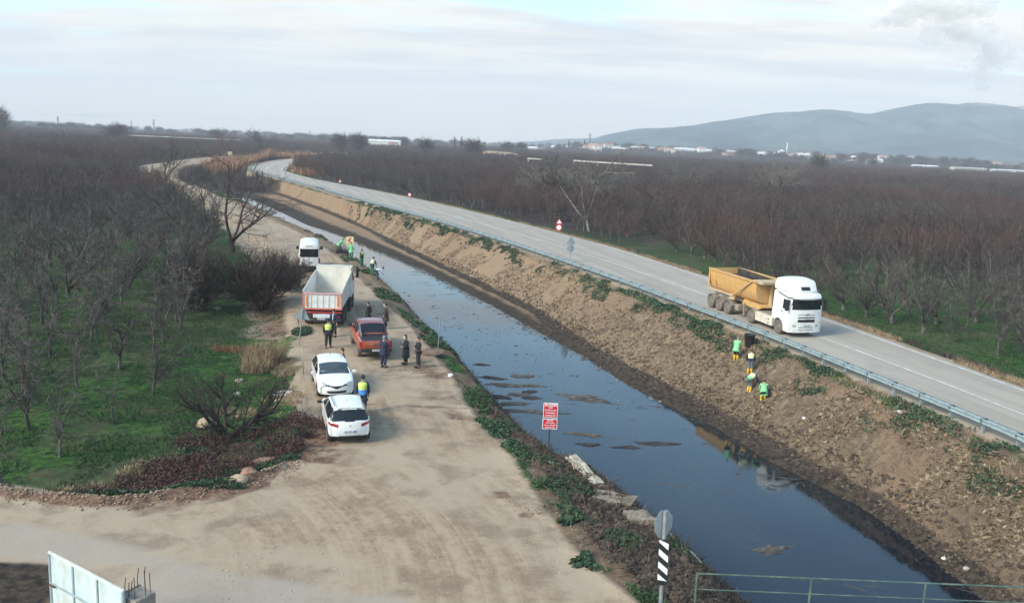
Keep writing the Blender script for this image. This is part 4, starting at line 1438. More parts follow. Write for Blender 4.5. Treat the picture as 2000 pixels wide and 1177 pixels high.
def star_emblem(root, x, y, z, r, m):
    q = MB()
    n = 24
    vs = []
    for rr, xx in ((r, x), (r * .86, x), (r, x - .03), (r * .86, x - .03)):
        vs += [(xx, y + rr * math.cos(2 * math.pi * k / n), z + rr * math.sin(2 * math.pi * k / n)) for k in range(n)]
    fs = []
    for k in range(n):
        j = (k + 1) % n
        fs += [(k, j, n + j, n + k), (k, j, 2 * n + j, 2 * n + k), (n + k, n + j, 3 * n + j, 3 * n + k)]
    q.add(vs, fs)
    for a in (90, 210, 330):
        ca, sa = math.cos(R(a)), math.sin(R(a))
        q.add([(x + .01, y, z), (x, y + ca * r * .9, z + sa * r * .9), (x, y - sa * r * .12, z + ca * r * .12), (x, y + sa * r * .12, z - ca * r * .12), (x - .03, y, z)],
              [(0, 2, 1), (0, 1, 3), (4, 1, 2), (4, 3, 1), (0, 3, 4), (0, 4, 2)])
    return q.build('emblem', m, root)


def arches(x, z, axles, r):
    return any((x - ax) ** 2 + (z - r * .98) ** 2 < (r * 1.13) ** 2 for ax in axles)


def underbody(root, L, w, axles, r, z0=.2, z1=.62):
    q = MB()
    q.box((-L / 2 + .25, -w + .28, z0), (L / 2 - .3, w - .28, z1))
    xs = sorted(axles)
    q.box((xs[0] + r * 1.14, -w + .06, z0), (xs[1] - r * 1.14, w - .06, z0 + .1))
    q.build('underbody', BLACKP, root)


# ---- white hatchback facing the camera
def mirror_part(root, x, y, z, m, s, sz=(.10, .20, .13)):
    q = MB().box((x - sz[0] / 2, min(y, y + s * sz[1]), z), (x + sz[0] / 2, max(y, y + s * sz[1]), z + sz[2]), .04)
    q.tube([(x, y - s * .06, z + .03), (x, y + s * .05, z + .05)], .025, 6)
    return q.build('wing_mirror', m, root, smooth=True)


def hatchback():
    ax = (-1.40, 1.19); r = .315
    root = empty('parked_car', (0, 0, 0), 0, 'white hatchback facing the camera with dark V-shaped grille and diamond badge', 'car')
    spec = dict(L=4.06, nx=116,
                top=[(-2.03, .98), (-1.97, 1.02), (-1.82, 1.20), (-1.6, 1.36), (-1.2, 1.43), (-.5, 1.455), (0, 1.44), (.3, 1.36), (1.02, 1.00), (1.15, .965), (1.5, .90), (1.8, .81), (1.95, .72), (2.03, .64)],
                w=[(-2.03, .74), (-1.8, .82), (-1.4, .865), (0, .855), (1.2, .865), (1.7, .83), (2.03, .73)],
                rw=[(-2.03, .62), (-1.5, .60), (-.3, .64), (.5, .68), (1.1, .78), (2.03, .7)],
                bot=[(-2.03, .30), (-1.7, .24), (0, .21), (1.7, .21), (2.03, .22)],
                belt=[(-2.03, 1.04), (-1.2, 1.0), (.8, .93), (1.1, .92), (2.03, .9)], bulge=(.30, .18), rows=(20, 10, 14))

    def cls(x, y, z, g, s):
        ay = abs(y)
        if g == 0 and ay > .55 and arches(x, z, ax, r): return None
        if g == 3 and s > 0 or x > 1.72:
            # nose: grille band from the lamps down to the badge, lamps, lower intake
            if x > 1.62 and ay > .50 and .62 < z < .80 and z < .56 + .36 * ay: return 'headlight#' + ('a' if y > 0 else 'b')
            gv = .555 + .13 * (ay / .6) ** 1.0
            if x > 1.6 and ay < .60 and abs(z - gv - .02) < .035 + .03 * max(0, 1 - ay / .25): return 'grille'
            if x > 1.6 and ay < .44 and .30 < z < .42 and z > .30 + .25 * max(0, ay - .34): return 'lower_intake'
        if z < .235: return 'sill_trim'
        if g == 3 and s < 0:
            if .62 < z < .80 and ay > .5: return 'tail_light#' + ('a' if y > 0 else 'b')
            return 'body'
        if g == 2 and ay < .62 + .1 * max(0, x) and .27 < x < 1.03 and z < 1.37: return 'windscreen'
        if g == 2 and x < -1.62 and z > 1.06 and ay < .52: return 'rear_window'
        if g == 1 and -1.55 < x < .88 and z > .96 and z < 1.33 - max(0, (x + .1)) * .33 and not (-.28 < x < -.18):
            return 'side_window#' + ('a' if y > 0 else 'b') + ('f' if x > -.2 else 'r')
        return 'body'
    mats = dict(body=WHITE, headlight=CLEARL, grille=BLACKP, lower_intake=BLACKP, windscreen=GLASS_L, rear_window=GLASS, side_window=GLASS, tail_light=REDL, sill_trim=BLACKP)
    loft_body(root, spec, cls, mats)
    underbody(root, 4.06, .86, ax, r)
    for x in ax:
        for y in (.76, -.76): wheel(root, x, y, r, .19, spokes=5, steer=.0)
    diamond(root, 2.05, .58, .19, .14, CHROME)
    for s in (1, -1): mirror_part(root, .72, s * .88, .93, WHITE, s)
    # paper card and a small hanging ornament behind the windscreen
    MB().box((.80, -.62, 1.03), (.83, -.38, 1.09)).build('paper_card', PLATE, root)
    MB().tube([(-.9, 0, 1.45), (-.98, 0, 1.53)], [.012, .006], 6).build('aerial', BLACKP, root)
    return root


def estate():
    ax = (-1.45, 1.15); r = .315
    root = empty('parked_car', (0, 0, 0), 0, 'white estate car seen from behind with grey roof rails and red tail lights', 'car')
    spec = dict(L=4.27, nx=120,
                top=[(-2.13, .93), (-2.08, .98), (-1.98, 1.16), (-1.86, 1.34), (-1.72, 1.42), (-1.3, 1.455), (-.5, 1.475), (0, 1.455), (.25, 1.37), (.95, 1.00), (1.15, .96), (1.6, .88), (2.0, .72), (2.13, .62)],
                w=[(-2.13, .75), (-1.9, .82), (-1.5, .865), (0, .855), (1.2, .865), (1.75, .83), (2.13, .73)],
                rw=[(-2.13, .70), (-1.9, .62), (-1.5, .60), (-.3, .63), (.5, .68), (1.1, .78), (2.13, .7)],
                bot=[(-2.13, .30), (-1.8, .25), (0, .21), (1.7, .21), (2.13, .22)],
                belt=[(-2.13, .98), (-1.3, 1.02), (.8, .93), (1.1, .92), (2.13, .9)], bulge=(.28, .16), rows=(20, 10, 14))

    def cls(x, y, z, g, s):
        ay = abs(y)
        if g == 0 and ay > .55 and arches(x, z, ax, r): return None
        if x > 1.9 and z > .6 and ay > .5 and z < .78: return 'headlight#' + ('a' if y > 0 else 'b')
        if x < -1.80 and g != 2:
            if ay > .44 and .70 + .10 * max(0, ay - .44) / .3 < z < .84 + .06 * (ay - .44) / .3: return 'tail_light#' + ('a' if y > 0 else 'b')
        if x < -1.85 and z < .33 + .05 * (1 - (ay / .8) ** 2): return 'bumper_trim'
        if x < -1.78 and z > .965 and z < 1.36 and ay < .76: return 'rear_window'
        if z < .235: return 'sill_trim'
        if g == 2 and .25 < x < .97 and z < 1.40: return 'windscreen'
        if g == 1 and -1.78 < x < .86 and z > .98 and z < 1.36 - max(0, (x + .1)) * .33 and not (-.28 < x < -.20):
            return 'side_window#' + ('a' if y > 0 else 'b') + ('f' if x > -.2 else 'r')
        return 'body'
    mats = dict(body=WHITE, headlight=CLEARL, windscreen=GLASS_L, rear_window=GLASS, side_window=GLASS, tail_light=REDL, sill_trim=BLACKP, bumper_trim=BLACKP)
    loft_body(root, spec, cls, mats)
    underbody(root, 4.27, .86, ax, r)
    for x in ax:
        for y in (.76, -.76): wheel(root, x, y, r, .19)
    for s in (1, -1):
        pts = [(-1.55, s * .565, 1.435), (-1.5, s * .56, 1.475), (-.6, s * .585, 1.50), (.05, s * .60, 1.475), (.12, s * .60, 1.42)]
        MB().tube(pts, .022, 8).build('roof_rail', RIM, root, smooth=True)
        mirror_part(root, .66, s * .88, .93, BLACKP, s)
    number_plate(root, -2.20, 0, .56, -1)
    diamond(root, -2.17, .80, .09, .065, CHROME, -1)
    MB().tube([(-.9, 0, 1.46), (-1.0, 0, 1.55)], [.012, .006], 6).build('aerial', BLACKP, root)
    MB().box((-1.80, -.5, 1.415), (-1.60, .5, 1.432), .008).build('spoiler', WHITE, root)
    return root


def pickup():
    ax = (-1.58, 1.62); r = .385
    root = empty('pickup_truck', (0, 0, 0), 0, 'dusty orange-red double cab pickup seen from behind with black bed cover', 'pickup')
    spec = dict(L=5.25, nx=130,
                top=[(-2.62, 1.10), (-1.12, 1.12), (-1.05, 1.16), (-.85, 1.60), (-.72, 1.74), (-.3, 1.80), (.3, 1.80), (.6, 1.72), (1.2, 1.26), (1.35, 1.20), (2.1, 1.13), (2.45, 1.03), (2.62, .85)],
                w=[(-2.62, .88), (-2.3, .92), (0, .915), (1.8, .93), (2.3, .90), (2.62, .78)],
                rw=[(-2.62, .8), (-1.0, .68), (-.3, .66), (.5, .69), (1.3, .8), (2.62, .8)],
                bot=[(-2.62, .52), (0, .42), (2.62, .42)], sm=3,
                belt=[(-2.62, 1.16), (-.9, 1.14), (1.1, 1.10), (2.62, 1.1)], bulge=(.28, .05), rows=(20, 10, 12), tuck=.06)

    def cls(x, y, z, g, s):
        ay = abs(y)
        if g == 0 and ay > .6 and arches(x, z, ax, r): return None
        if x < -2.4 and z < .63: return 'bumper'
        if x < -2.42 and ay > .74 and .70 < z < 1.02: return 'tail_light#' + ('a' if y > 0 else 'b')
        if g == 3 and s < 0: return 'tailgate' if ay < .74 else 'body'
        if x < -1.06 and g == 2 and ay < .77: return 'bed_cover'
        if g == 2 and -1.05 <= x < -.74 and z > 1.17 and z < 1.72: return 'rear_window'
        if g == 2 and .62 < x < 1.22 and z < 1.70: return 'windscreen'
        if g == 2 and z > 1.66: return 'roof'
        if g == 1 and -.92 < x < 1.08 and z > 1.17 and z < 1.69 - max(0, x - .3) * .48 + min(0, x + .7) * .6 and not (-.05 < x < .06):
            return 'side_window#' + ('a' if y > 0 else 'b') + ('f' if x > 0 else 'r')
        if x > 2.3 and .85 < z < 1.03 and ay > .55: return 'headlight#' + ('a' if y > 0 else 'b')
        if z < .47: return 'sill_trim'
        return 'body'
    mats = dict(body=ORANGE, tailgate=ORANGE, bumper=BLACKP, tail_light=REDL, bed_cover=BLACKP, rear_window=GLASS, windscreen=GLASS_L, roof=MAROON, side_window=GLASS, headlight=CLEARL, sill_trim=BLACKP)
    loft_body(root, spec, cls, mats)
    underbody(root, 5.2, .9, ax, r, .38, .8)
    for x in ax:
        for y in (.80, -.80): wheel(root, x, y, r, .25, tyre=DUSTRUB, spokes=6)
    MB().box((-2.86, -.86, .50), (-2.62, .86, .66), .04).build('rear_step', BLACKP, root)
    number_plate(root, -2.875, -.02, .60, -1)
    MB().box((-2.725, -.10, .90), (-2.66, .16, .955), .015).build('tailgate_handle', CHROME, root)
    for s in (1, -1):
        mirror_part(root, .95, s * .93, 1.16, BLACKP, s, (.12, .22, .2))
        MB().prism([(-1.9, 1.13), (-1.75, 1.14), (-.80, 1.70), (-.92, 1.58), (-1.08, 1.14)], 1, s * .70 - .025, s * .70 + .025).build('roll_bar', RIM if s > 0 else BLACKP, root)
        MB().tube([(-1.1 * 0 - .6, s * .62, 1.80), (.35, s * .63, 1.81)], .018, 6).build('roof_rail', RIM, root)
    return root


def minibus():
    ax = (-1.95, 1.75); r = .35
    root = empty('minibus', (0, 0, 0), 0, 'white high-roof minibus seen from behind with a wide dark rear window', 'minibus')
    spec = dict(L=5.95, nx=110,
                top=[(-2.97, 2.40), (-2.9, 2.55), (-2.6, 2.66), (1.2, 2.66), (1.7, 2.5), (2.1, 1.9), (2.3, 1.45), (2.8, 1.2), (2.97, 1.0)],
                w=[(-2.97, .93), (-2.7, .98), (2.2, .99), (2.97, .85)], rw=[(-2.97, .74), (-2.4, .80), (1.5, .80), (2.2, .88), (2.97, .8)],
                bot=[(-2.97, .35), (2.97, .3)], belt=[(-2.97, 1.30), (2.2, 1.25), (2.97, 1.2)], bulge=(.25, .10), rows=(18, 12, 12), edge=.16, crown=3, sm=3)

    def cls(x, y, z, g, s):
        ay = abs(y)
        if g == 0 and ay > .6 and arches(x, z, ax, r): return None
        if g == 3 and s < 0 or x < -2.85:
            if 1.36 < z < 2.12 and ay < .80: return 'rear_window'
            if ay > .82 and .80 < z < 1.30: return 'tail_light#' + ('a' if y > 0 else 'b')
            if 2.30 < z < 2.36 and ay < .28: return 'brake_light'
            if z < .62: return 'bumper'
            return 'body'
        if g == 1 and 1.40 < z < 2.08 and -2.7 < x < 1.55 and (x + 2.7) % 1.35 > .12: return 'side_window#%s%d' % ('a' if y > 0 else 'b', int((x + 2.7) / 1.35))
        if g == 2 and 1.6 < x < 2.28: return 'windscreen'
        if z < .45: return 'bumper'
        return 'body'
    mats = dict(body=WHITE_D, rear_window=GLASS, tail_light=REDL, brake_light=BLACKP, bumper=BLACKP, side_window=GLASS, windscreen=GLASS_L)
    loft_body(root, spec, cls, mats)
    underbody(root, 5.9, .96, ax, r, .3, .75)
    for x in ax:
        for y in (.84, -.84): wheel(root, x, y, r, .24)
    number_plate(root, -3.04, 0, .95, -1)
    for s in (1, -1): mirror_part(root, 2.0, s * .98, 1.45, BLACKP, s, (.14, .24, .3))
    return root


def tipper_truck():
    root = empty('tipper_lorry', (0, 0, 0), 0, 'white four-axle tipper lorry seen from behind with a red-bordered ribbed tailgate', 'truck')
    # x forward, rear of the bed at x=0
    MB().box((.0, -.45, .75), (7.6, -.33, 1.05)).box((.0, .33, .75), (7.6, .45, 1.05)).box((.4, -.34, .8), (.55, .34, 1.0)).box((3, -.34, .8), (3.15, .34, 1.0)).build('chassis', STEEL_D, root)
    # bed: tapering trough, floor, two sides, front wall with canopy
    def wall(name, pts_in, m=BEIGE):
        return MB().add(*pts_in).build(name, m, root)
    zf = 1.28
    hw = 1.22
    MB().box((.0, -hw, zf - .06), (5.6, hw, zf)).build('bed_floor', BEIGE, root)
    for s in (1, -1):
        a, b_ = (s * (hw - .05), s * hw)
        y0, y1 = min(a, b_), max(a, b_)
        MB().prism([(.0, zf - .06), (5.6, zf - .06), (5.75, 2.75), (5.3, 2.72), (.05, 2.28)], 1, y0, y1).build('bed_side', WHITE_D if True else BEIGE, root)
        q = MB()
        for k in range(7):
            x = .5 + k * .8
            q.box((x, min(s * hw, s * (hw + .07)), zf), (x + .10, max(s * hw, s * (hw + .07)), 2.28 + x * .085))
        q.build('side_ribs', WHITE_D, root)
        MB().tube([(.0, s * (hw + .01), 2.31), (5.75, s * (hw + .01), 2.78)], .055, 6).build('top_rail', BEIGE, root)
    MB().prism([(5.45, zf), (5.55, zf), (5.85, 3.02), (5.75, 3.02)], 1, -hw + .03, hw - .03).build('bed_front_wall', BEIGE, root)
    MB().box((5.8, -hw - .02, 3.0), (6.9, hw + .02, 3.06), .02).build('cab_guard', BEIGE, root)
    # tailgate with border, ribs and reflectors
    MB().box((-.07, -hw, 1.22), (-.015, hw, 2.16)).build('tailgate', WHITE_D, root)
    q = MB()
    q.box((-.11, -hw - .03, 2.12), (-.005, hw + .03, 2.24), .01); q.box((-.11, -hw - .03, 1.14), (-.005, hw + .03, 1.25), .01)
    q.box((-.105, -hw - .03, 1.25), (-.01, -hw + .07, 2.12)); q.box((-.105, hw - .07, 1.25), (-.01, hw + .03, 2.12))
    q.build('tailgate_border', REDW, root)
    for k in range(5):
        y = -.74 + k * .37
        MB().box((-.10, y - .035, 1.25), (-.06, y + .035, 2.12), .01).build('tailgate_rib', WHITE_D, root)
    MB().box((-.12, -hw + .0, 2.17), (-.105, hw, 2.21)).build('white_stripe', PLATE, root)
    for s in (1, -1):
        MB().box((-.115, s * .98 - .055, 1.34), (-.06, s * .98 + .055, 2.06)).build('reflector', ORL, root)
        MB().box((-.16, s * .98 - .12, .62), (-.05, s * .98 + .12, .74), .02).build('tail_light', REDL, root)
    MB().box((-.15, -1.22, .93), (-.02, 1.22, 1.0), .02).build('red_bumper_bar', REDP, root)
    MB().box((-.14, -1.15, .42), (-.06, 1.15, .56), .02).build('under_run_bar', STEEL_D, root)
    MB().box((-.12, -.55, .62), (-.03, .60, .86), .01).build('rear_panel', PLATE, root)
    number_plate(root, -.13, .05, .55, -1)
    for x in (1.15, 2.5, 5.6, 7.25):
        MB().cyl((x, 0, .5), 1, .09, 2.0, 8).build('axle', STEEL_D, root)
        for s in (1, -1):
            wheel(root, x, s * (1.0 if x < 5 else 1.08), .5, .5 if x < 5 else .32, tyre=RUBBER, rim=STEEL_D, spokes=6)
    q = MB()
    for s in (1, -1):
        q.box((.5, min(s * .8, s * 1.22), 1.04), (3.2, max(s * .8, s * 1.22), 1.08), .01)
    q.build('mudguard', BLACKP, root)
    # cab
    spec = dict(L=2.2, nx=40, top=[(-1.1, 2.85), (-.9, 2.92), (.8, 2.9), (1.0, 2.75), (1.1, 2.6)], w=[(-1.1, 1.2), (.9, 1.23), (1.1, 1.18)], rw=[(-1.1, 1.1), (1.1, 1.05)],
                bot=[(-1.1, .7), (1.1, .55)], belt=[(-1.1, 1.75), (1.1, 1.7)], bulge=(.15, .02), rows=(14, 10, 8), edge=.1, sm=3)

    def cls(x, y, z, g, s):
        if g == 0 and arches(x, z, (-.1,), .5) and abs(y) > .8: return None
        if g == 3 and s > 0 and 1.75 < z < 2.5 and abs(y) < 1.08: return 'windscreen'
        if g == 1 and -.2 < x < .9 and 1.8 < z < 2.5: return 'side_window#' + ('a' if y > 0 else 'b')
        return 'cab'
    before = set(o.name for o in root.children)
    loft_body(root, spec, cls, dict(cab=WHITE_D, windscreen=GLASS_L, side_window=GLASS))
    for o in list(root.children):
        if o.name not in before:
            o.location.x += 7.35
    for s in (1, -1):
        q = MB().box((8.25, s * 1.42 - .09, 1.95), (8.42, s * 1.42 + .09, 2.75), .04)
        q.tube([(8.2, s * 1.2, 2.7), (8.33, s * 1.42, 2.72)], .025, 6).tube([(8.2, s * 1.2, 2.0), (8.33, s * 1.42, 2.0)], .025, 6)
        q.build('wing_mirror', BLACKP, root)
    return root


def semi():
    root = empty('articulated_lorry', (0, 0, 0), 0, 'white tractor unit pulling a dusty yellow half-round tipper trailer along the asphalt road', 'truck')
    # x forward, front axle at x = 0
    # cab loft centred at x=.25
    spec = dict(L=2.25, nx=64, top=[(-1.12, 2.95), (-1.0, 3.02), (.7, 3.0), (.95, 2.92), (1.06, 2.80), (1.12, 2.66)],
                w=[(-1.12, 1.22), (.8, 1.245), (1.12, 1.21)], rw=[(-1.12, 1.16), (.7, 1.14), (1.12, 1.08)],
                bot=[(-1.12, .95), (-.75, .95), (-.7, .40), (1.12, .34)], belt=[(-1.12, 1.72), (1.12, 1.72)], bulge=(.17, .03), rows=(34, 22, 12), edge=.12, crown=3, sm=3, tuck=.015, crease=.0, capbulge=.03)

    def cls(x, y, z, g, s):
        ay = abs(y); xx = x + .25
        if g == 0 and (xx) ** 2 + (z - .5) ** 2 < .60 ** 2 and ay > .8: return None
        if g == 3 and s > 0:
            if 1.86 < z < 2.46 and ay < 1.10: return 'windscreen'
            if 1.70 < z < 1.735 and ay < 1.12 or 2.46 < z < 2.50 and ay < 1.1: return 'wiper_panel'
            if ay < .62 and (1.50 < z < 1.56 or 1.32 < z < 1.38): return 'grille_slot#%d' % (z > 1.45)
            if ay < .66 and 1.02 < z < 1.22: return 'grille'
            if ay < .56 and (.66 < z < .72 or .50 < z < .55): return 'lower_intake#%d' % (z > .6)
            if .70 < z < .86 and .72 < ay < 1.0: return 'headlight#' + ('a' if y > 0 else 'b')
            return 'bumper' if z < 1.10 else 'cab'
        if z < 1.10 and x > .4 and g == 0: return 'bumper'
        if g == 1 and .08 < x < .82 and 1.80 < z < 2.46 - max(0, .35 - x) * .0: return 'side_window#' + ('a' if y > 0 else 'b')
        if g == 1 and 1.76 < z < 1.80 and x > -.9 and x < .9: return 'cab'
        return 'cab'
    loft_body(root, spec, cls, dict(cab=WHITE, windscreen=GLASS, wiper_panel=BLACKP, grille_slot=BLACKP, grille=BLACKP, lower_intake=BLACKP, headlight=CLEARL, bumper=WHITE_D, side_window=GLASS))
    for o in list(root.children): o.location.x += .25
    # roof fairing
    sp2 = dict(L=1.95, nx=36, top=[(-.97, 3.78), (-.6, 3.84), (.3, 3.76), (.7, 3.50), (.9, 3.2), (.97, 3.05)], w=[(-.97, 1.16), (.5, 1.12), (.97, .95)], rw=[(-.97, 1.02), (.4, .98), (.97, .82)],
               bot=[(-.97, 2.93), (.97, 2.93)], belt=[(-.97, 3.3), (.3, 3.25), (.97, 2.95)], bulge=(.18, .02), rows=(8, 8, 10), edge=.10, sm=5)

    def cls2(x, y, z, g, s):
        if x > .55 and 3.10 < z < 3.30 and abs(y) < .36 and (g == 2 or g == 3): return 'roof_slot'
        return 'roof_fairing'
    before = set(o.name for o in root.children)
    loft_body(root, sp2, cls2, dict(roof_fairing=WHITE, roof_slot=BLACKP))
    for o in root.children:
        if o.name not in before: o.location.x += .08
    # sun visor, strakes, mirrors, door handle, emblem
    MB().prism([(1.30, 2.50), (1.44, 2.48), (1.46, 2.53), (1.24, 2.62)], 1, -1.12, 1.12).build('sun_visor', BLACKP, root)
    star_emblem(root, 1.43, 0, 1.44, .20, CHROME)
    for s in (1, -1):
        MB().tube([(1.30, s * 1.16, 2.66), (.9, s * 1.255, 2.64), (-.3, s * 1.262, 2.86)], .03, 6).build('side_strake', BLACKP, root)
        q = MB().box((1.12, s * 1.46 - .12, 1.80), (1.28, s * 1.46 + .10, 2.55), .05)
        q.tube([(1.1, s * 1.2, 2.5), (1.2, s * 1.46, 2.5)], .025, 6).tube([(1.1, s * 1.2, 1.85), (1.2, s * 1.46, 1.86)], .025, 6)
        q.build('wing_mirror', BLACKP, root)
        MB().box((.25, s * 1.25 - .02, 1.62), (.42, s * 1.25 + .02, 1.67), .01).build('door_handle', BLACKP, root)
        MB().box((-2.9, min(s * .95, s * 1.22), .36), (-.75, max(s * .95, s * 1.22), .98), .03).build('side_skirt', mat('skirt_cream', (.62, .56, .46), .6, dirt=(.4, .32, .23), dirt_amt=.6), root)
        MB().box((-1.25, s * 1.225 - .01, .72), (-1.13, s * 1.225 + .01, .80)).box((-1.25, s * 1.225 - .01, .46), (-1.13, s * 1.225 + .01, .54)).build('skirt_lamp', BLACKP, root)
        # mudguard arcs
        def arc(xc, r_, y0, y1, name, m, a0=15, a1=165):
            pts = [(xc + r_ * math.cos(R(a)), .5 + r_ * math.sin(R(a))) for a in np.linspace(a0, a1, 11)]
            pin = [(xc + (r_ - .035) * math.cos(R(a)), .5 + (r_ - .035) * math.sin(R(a))) for a in np.linspace(a1, a0, 11)]
            MB().prism(pts + pin, 1, y0, y1).build(name, m, root)
        ya, yb = (s * .72, s * 1.26); y0, y1 = min(ya, yb), max(ya, yb)
        arc(-3.5, .64, y0, y1, 'mudguard', DUST)
        for xx in (-6.75, -8.02, -9.29): arc(xx, .61, y0, y1, 'mudguard', DUST, 20, 160)
    number_plate(root, 1.44, 0, .84, 1)
    MB().box((-4.3, -.44, .72), (-.7, -.33, 1.0)).box((-4.3, .33, .72), (-.7, .44, 1.0)).box((-3.6, -.8, 1.02), (-3.0, .8, 1.14)).build('tractor_frame', STEEL_D, root)
    MB().box((-2.9, -.9, .9), (-.95, .9, 1.02)).build('deck_plate', DUST, root)
    for x, st in ((0, -.04), (-3.5, 0)):
        for s in (1, -1): wheel(root, x, s * (1.07 if x == 0 else .98), .5, .32 if x == 0 else .5, tyre=DUSTRUB, rim=DUST if x else RIM, spokes=8, steer=st)
    for x in (-6.75, -8.02, -9.29):
        MB().cyl((x, 0, .5), 1, .08, 2, 8).build('axle', DUST, root)
        for s in (1, -1): wheel(root, x, s * 1.08, .5, .38, tyre=DUSTRUB, rim=DUST, spokes=8)
    MB().box((-10.0, -.5, 1.05), (-3.0, -.36, 1.30)).box((-10.0, .36, 1.05), (-3.0, .5, 1.30)).box((-5.2, -.75, .55), (-4.9, .75, 1.1), .02).build('trailer_frame', DUST, root)
    MB().box((-5.8, .6, .5), (-5.3, 1.2, .95), .05).box((-5.8, -1.2, .5), (-5.3, -.6, .95), .05).box((-4.75, -1.1, .35), (-4.62, -.95, 1.2)).box((-4.75, .95, .35), (-4.62, 1.1, 1.2)).build('trailer_toolboxes', DUST, root)
    # half-round tub: cross-section polyline swept, slanted front
    def sec(x, zt, hw_, z0, inner=0.0):
        n = 15; P = []
        for k in range(n):
            a = math.pi * (1 - k / (n - 1))
            ca_ = math.cos(a); yy = math.copysign(abs(ca_) ** .42, ca_) * (hw_ - inner)
            zz = z0 + inner + (zt - z0) * (1 - abs(math.sin(a)) ** 1.0)
            P.append((x, yy, zz))
        return P
    secs_o = [sec(-9.85, 3.02, 1.22, 1.32), sec(-6.0, 2.92, 1.22, 1.32), sec(-3.55, 2.86, 1.2, 1.42)]
    secs_i = [sec(-9.78, 3.00, 1.22, 1.32, .07), sec(-6.0, 2.90, 1.22, 1.32, .07), sec(-3.62, 2.84, 1.2, 1.42, .07)]
    def sweep(S):
        vs = [p for s_ in S for p in s_]; n = len(S[0]); fs = []
        for i in range(len(S) - 1):
            for k in range(n - 1):
                a = i * n + k; fs.append((a, a + 1, a + n + 1, a + n))
        return vs, fs
    MB().add(*sweep(secs_o)).build('tub', YEL, root)
    mi = MB().add(*sweep(secs_i)).build('tub_lining', mat('dark_lining', (.03, .026, .024), .8, var=.4, scale=2, dirt=(.2, .15, .1), dirt_amt=.4), root)
    # front wall leaning forward and tailgate
    f = sec(-3.55, 2.86, 1.2, 1.42); n = len(f)
    ftop = [(-3.05, 1.12, 2.9), (-3.05, -1.12, 2.9)]
    vs = f + [(-3.2, p[1] * .96, p[2] + .02) for p in f]
    fs = [(k, k + 1, n + k + 1, n + k) for k in range(n - 1)] + [tuple(range(n, 2 * n))]
    MB().add(vs, fs).build('tub_front', YEL, root)
    tg = sec(-9.87, 3.02, 1.24, 1.30); tg2 = [(p[0] - .07, p[1], p[2]) for p in tg]
    MB().add(tg + tg2, [tuple(range(n)), tuple(range(n, 2 * n))[::-1]] + [(k, k + 1, n + k + 1, n + k) for k in range(n - 1)] + [(n - 1, 0, n, 2 * n - 1)]).build('tailgate', YEL, root)
    for s in (1, -1):
        MB().prism([(s * 1.17, 0), (s * 1.30, 0), (s * 1.30, .13), (s * 1.17, .13)], 0, -9.9, -3.1).build('top_rail', YEL, root).location = (0, 0, 2.93)
        o = root.children[-1]
        o.rotation_euler[1] = .0
        MB().box((-9.9, min(s * 1.2, s * 1.27), 1.6), (-9.72, max(s * 1.2, s * 1.27), 3.0), .02).box((-8.9, min(s * 1.17, s * 1.25), 1.75), (-8.8, max(s * 1.17, s * 1.25), 2.95), .02).build('tub_rib', YEL, root)
        MB().box((-9.9, min(s * 1.0, s * 1.36), 1.46), (-6.0, max(s * 1.0, s * 1.36), 1.53), .02).build('side_shelf', YEL_D, root)
        MB().tube([(-6.1, s * 1.32, 1.5), (-3.4, s * 1.27, 3.08), (-2.6, s * 1.15, 3.12)], .055, 6).build('tarpaulin_arm', YEL_D, root)
        MB().box((-6.5, s * 1.22 - .06, 1.2), (-5.9, s * 1.22 + .08, 1.62), .03).build('arm_housing', YEL_D, root)
    MB().box((-3.5, -1.22, 2.90), (-2.35, 1.22, 3.12), .05).build('tub_hood', YEL_D, root)
    MB().tube([(-3.0, 0, 1.15), (-3.0, 0, 2.8)], [.16, .11], 12).build('hydraulic_ram', YEL_D, root, smooth=True)
    MB().prism([(-5.2, 1.05), (-3.0, 1.05), (-2.6, 1.25), (-3.1, 1.40), (-5.0, 1.45)], 1, -.95, .95).build('tub_cradle', YEL, root)
    # residue of dark soil in the tub
    q = MB(); rg = random.Random(3)
    vs = []; fs = []
    nx_, ny_ = 16, 7
    for i in range(nx_):
        for j in range(ny_):
            x = -9.6 + i * 6.0 / (nx_ - 1); y = -.95 + j * 1.9 / (ny_ - 1)
            vs.append((x, y, 2.42 + rg.uniform(-.08, .12) + .35 * math.exp(-((x + 8) / 1.3) ** 2)))
    for i in range(nx_ - 1):
        for j in range(ny_ - 1):
            a = i * ny_ + j; fs.append((a, a + ny_, a + ny_ + 1, a + 1))
    MB().add(vs, fs).build('soil_residue', LOAD, root)
    return root


def put(root, p, heading, z=None):
    root.location = (p[0], p[1], hz(p[0], p[1]) if z is None else z)
    root.rotation_euler = (0, 0, R(heading))
    return root


def fwd(a): return np.array([math.cos(R(a)), math.sin(R(a))])


# estate: rear wheels touch at about (640..716, 858)
_pe = np.array(at(678, 857)[:2]); h_ = 107; put(estate(), _pe + fwd(h_) * 1.42 + np.array([.03, 0]), h_, .02)
_ph = np.array(at(656, 771)[:2]); h_ = 108; put(hatchback(), _ph + fwd(h_) * 1.22 + np.array([-.05, 0]), h_ - 180, .02)
_pp = np.array(at(729, 694)[:2]); h_ = 107; put(pickup(), _pp + fwd(h_) * 1.55, h_, .02)
_pt = np.array(at(633, 634)[:2]); h_ = 95; put(tipper_truck(), _pt - fwd(h_) * .75, h_, .02)
_pm = np.array(at(604, 529)[:2]); h_ = 103; put(minibus(), _pm + fwd(h_) * 1.9, h_, .02)
_ps = np.array(at(1520, 651, ROAD_Z)[:2]); h_ = -74; put(semi(), _ps + np.array([math.cos(R(h_ + 90)), math.sin(R(h_ + 90))]) * 1.12, h_, ROAD_Z)
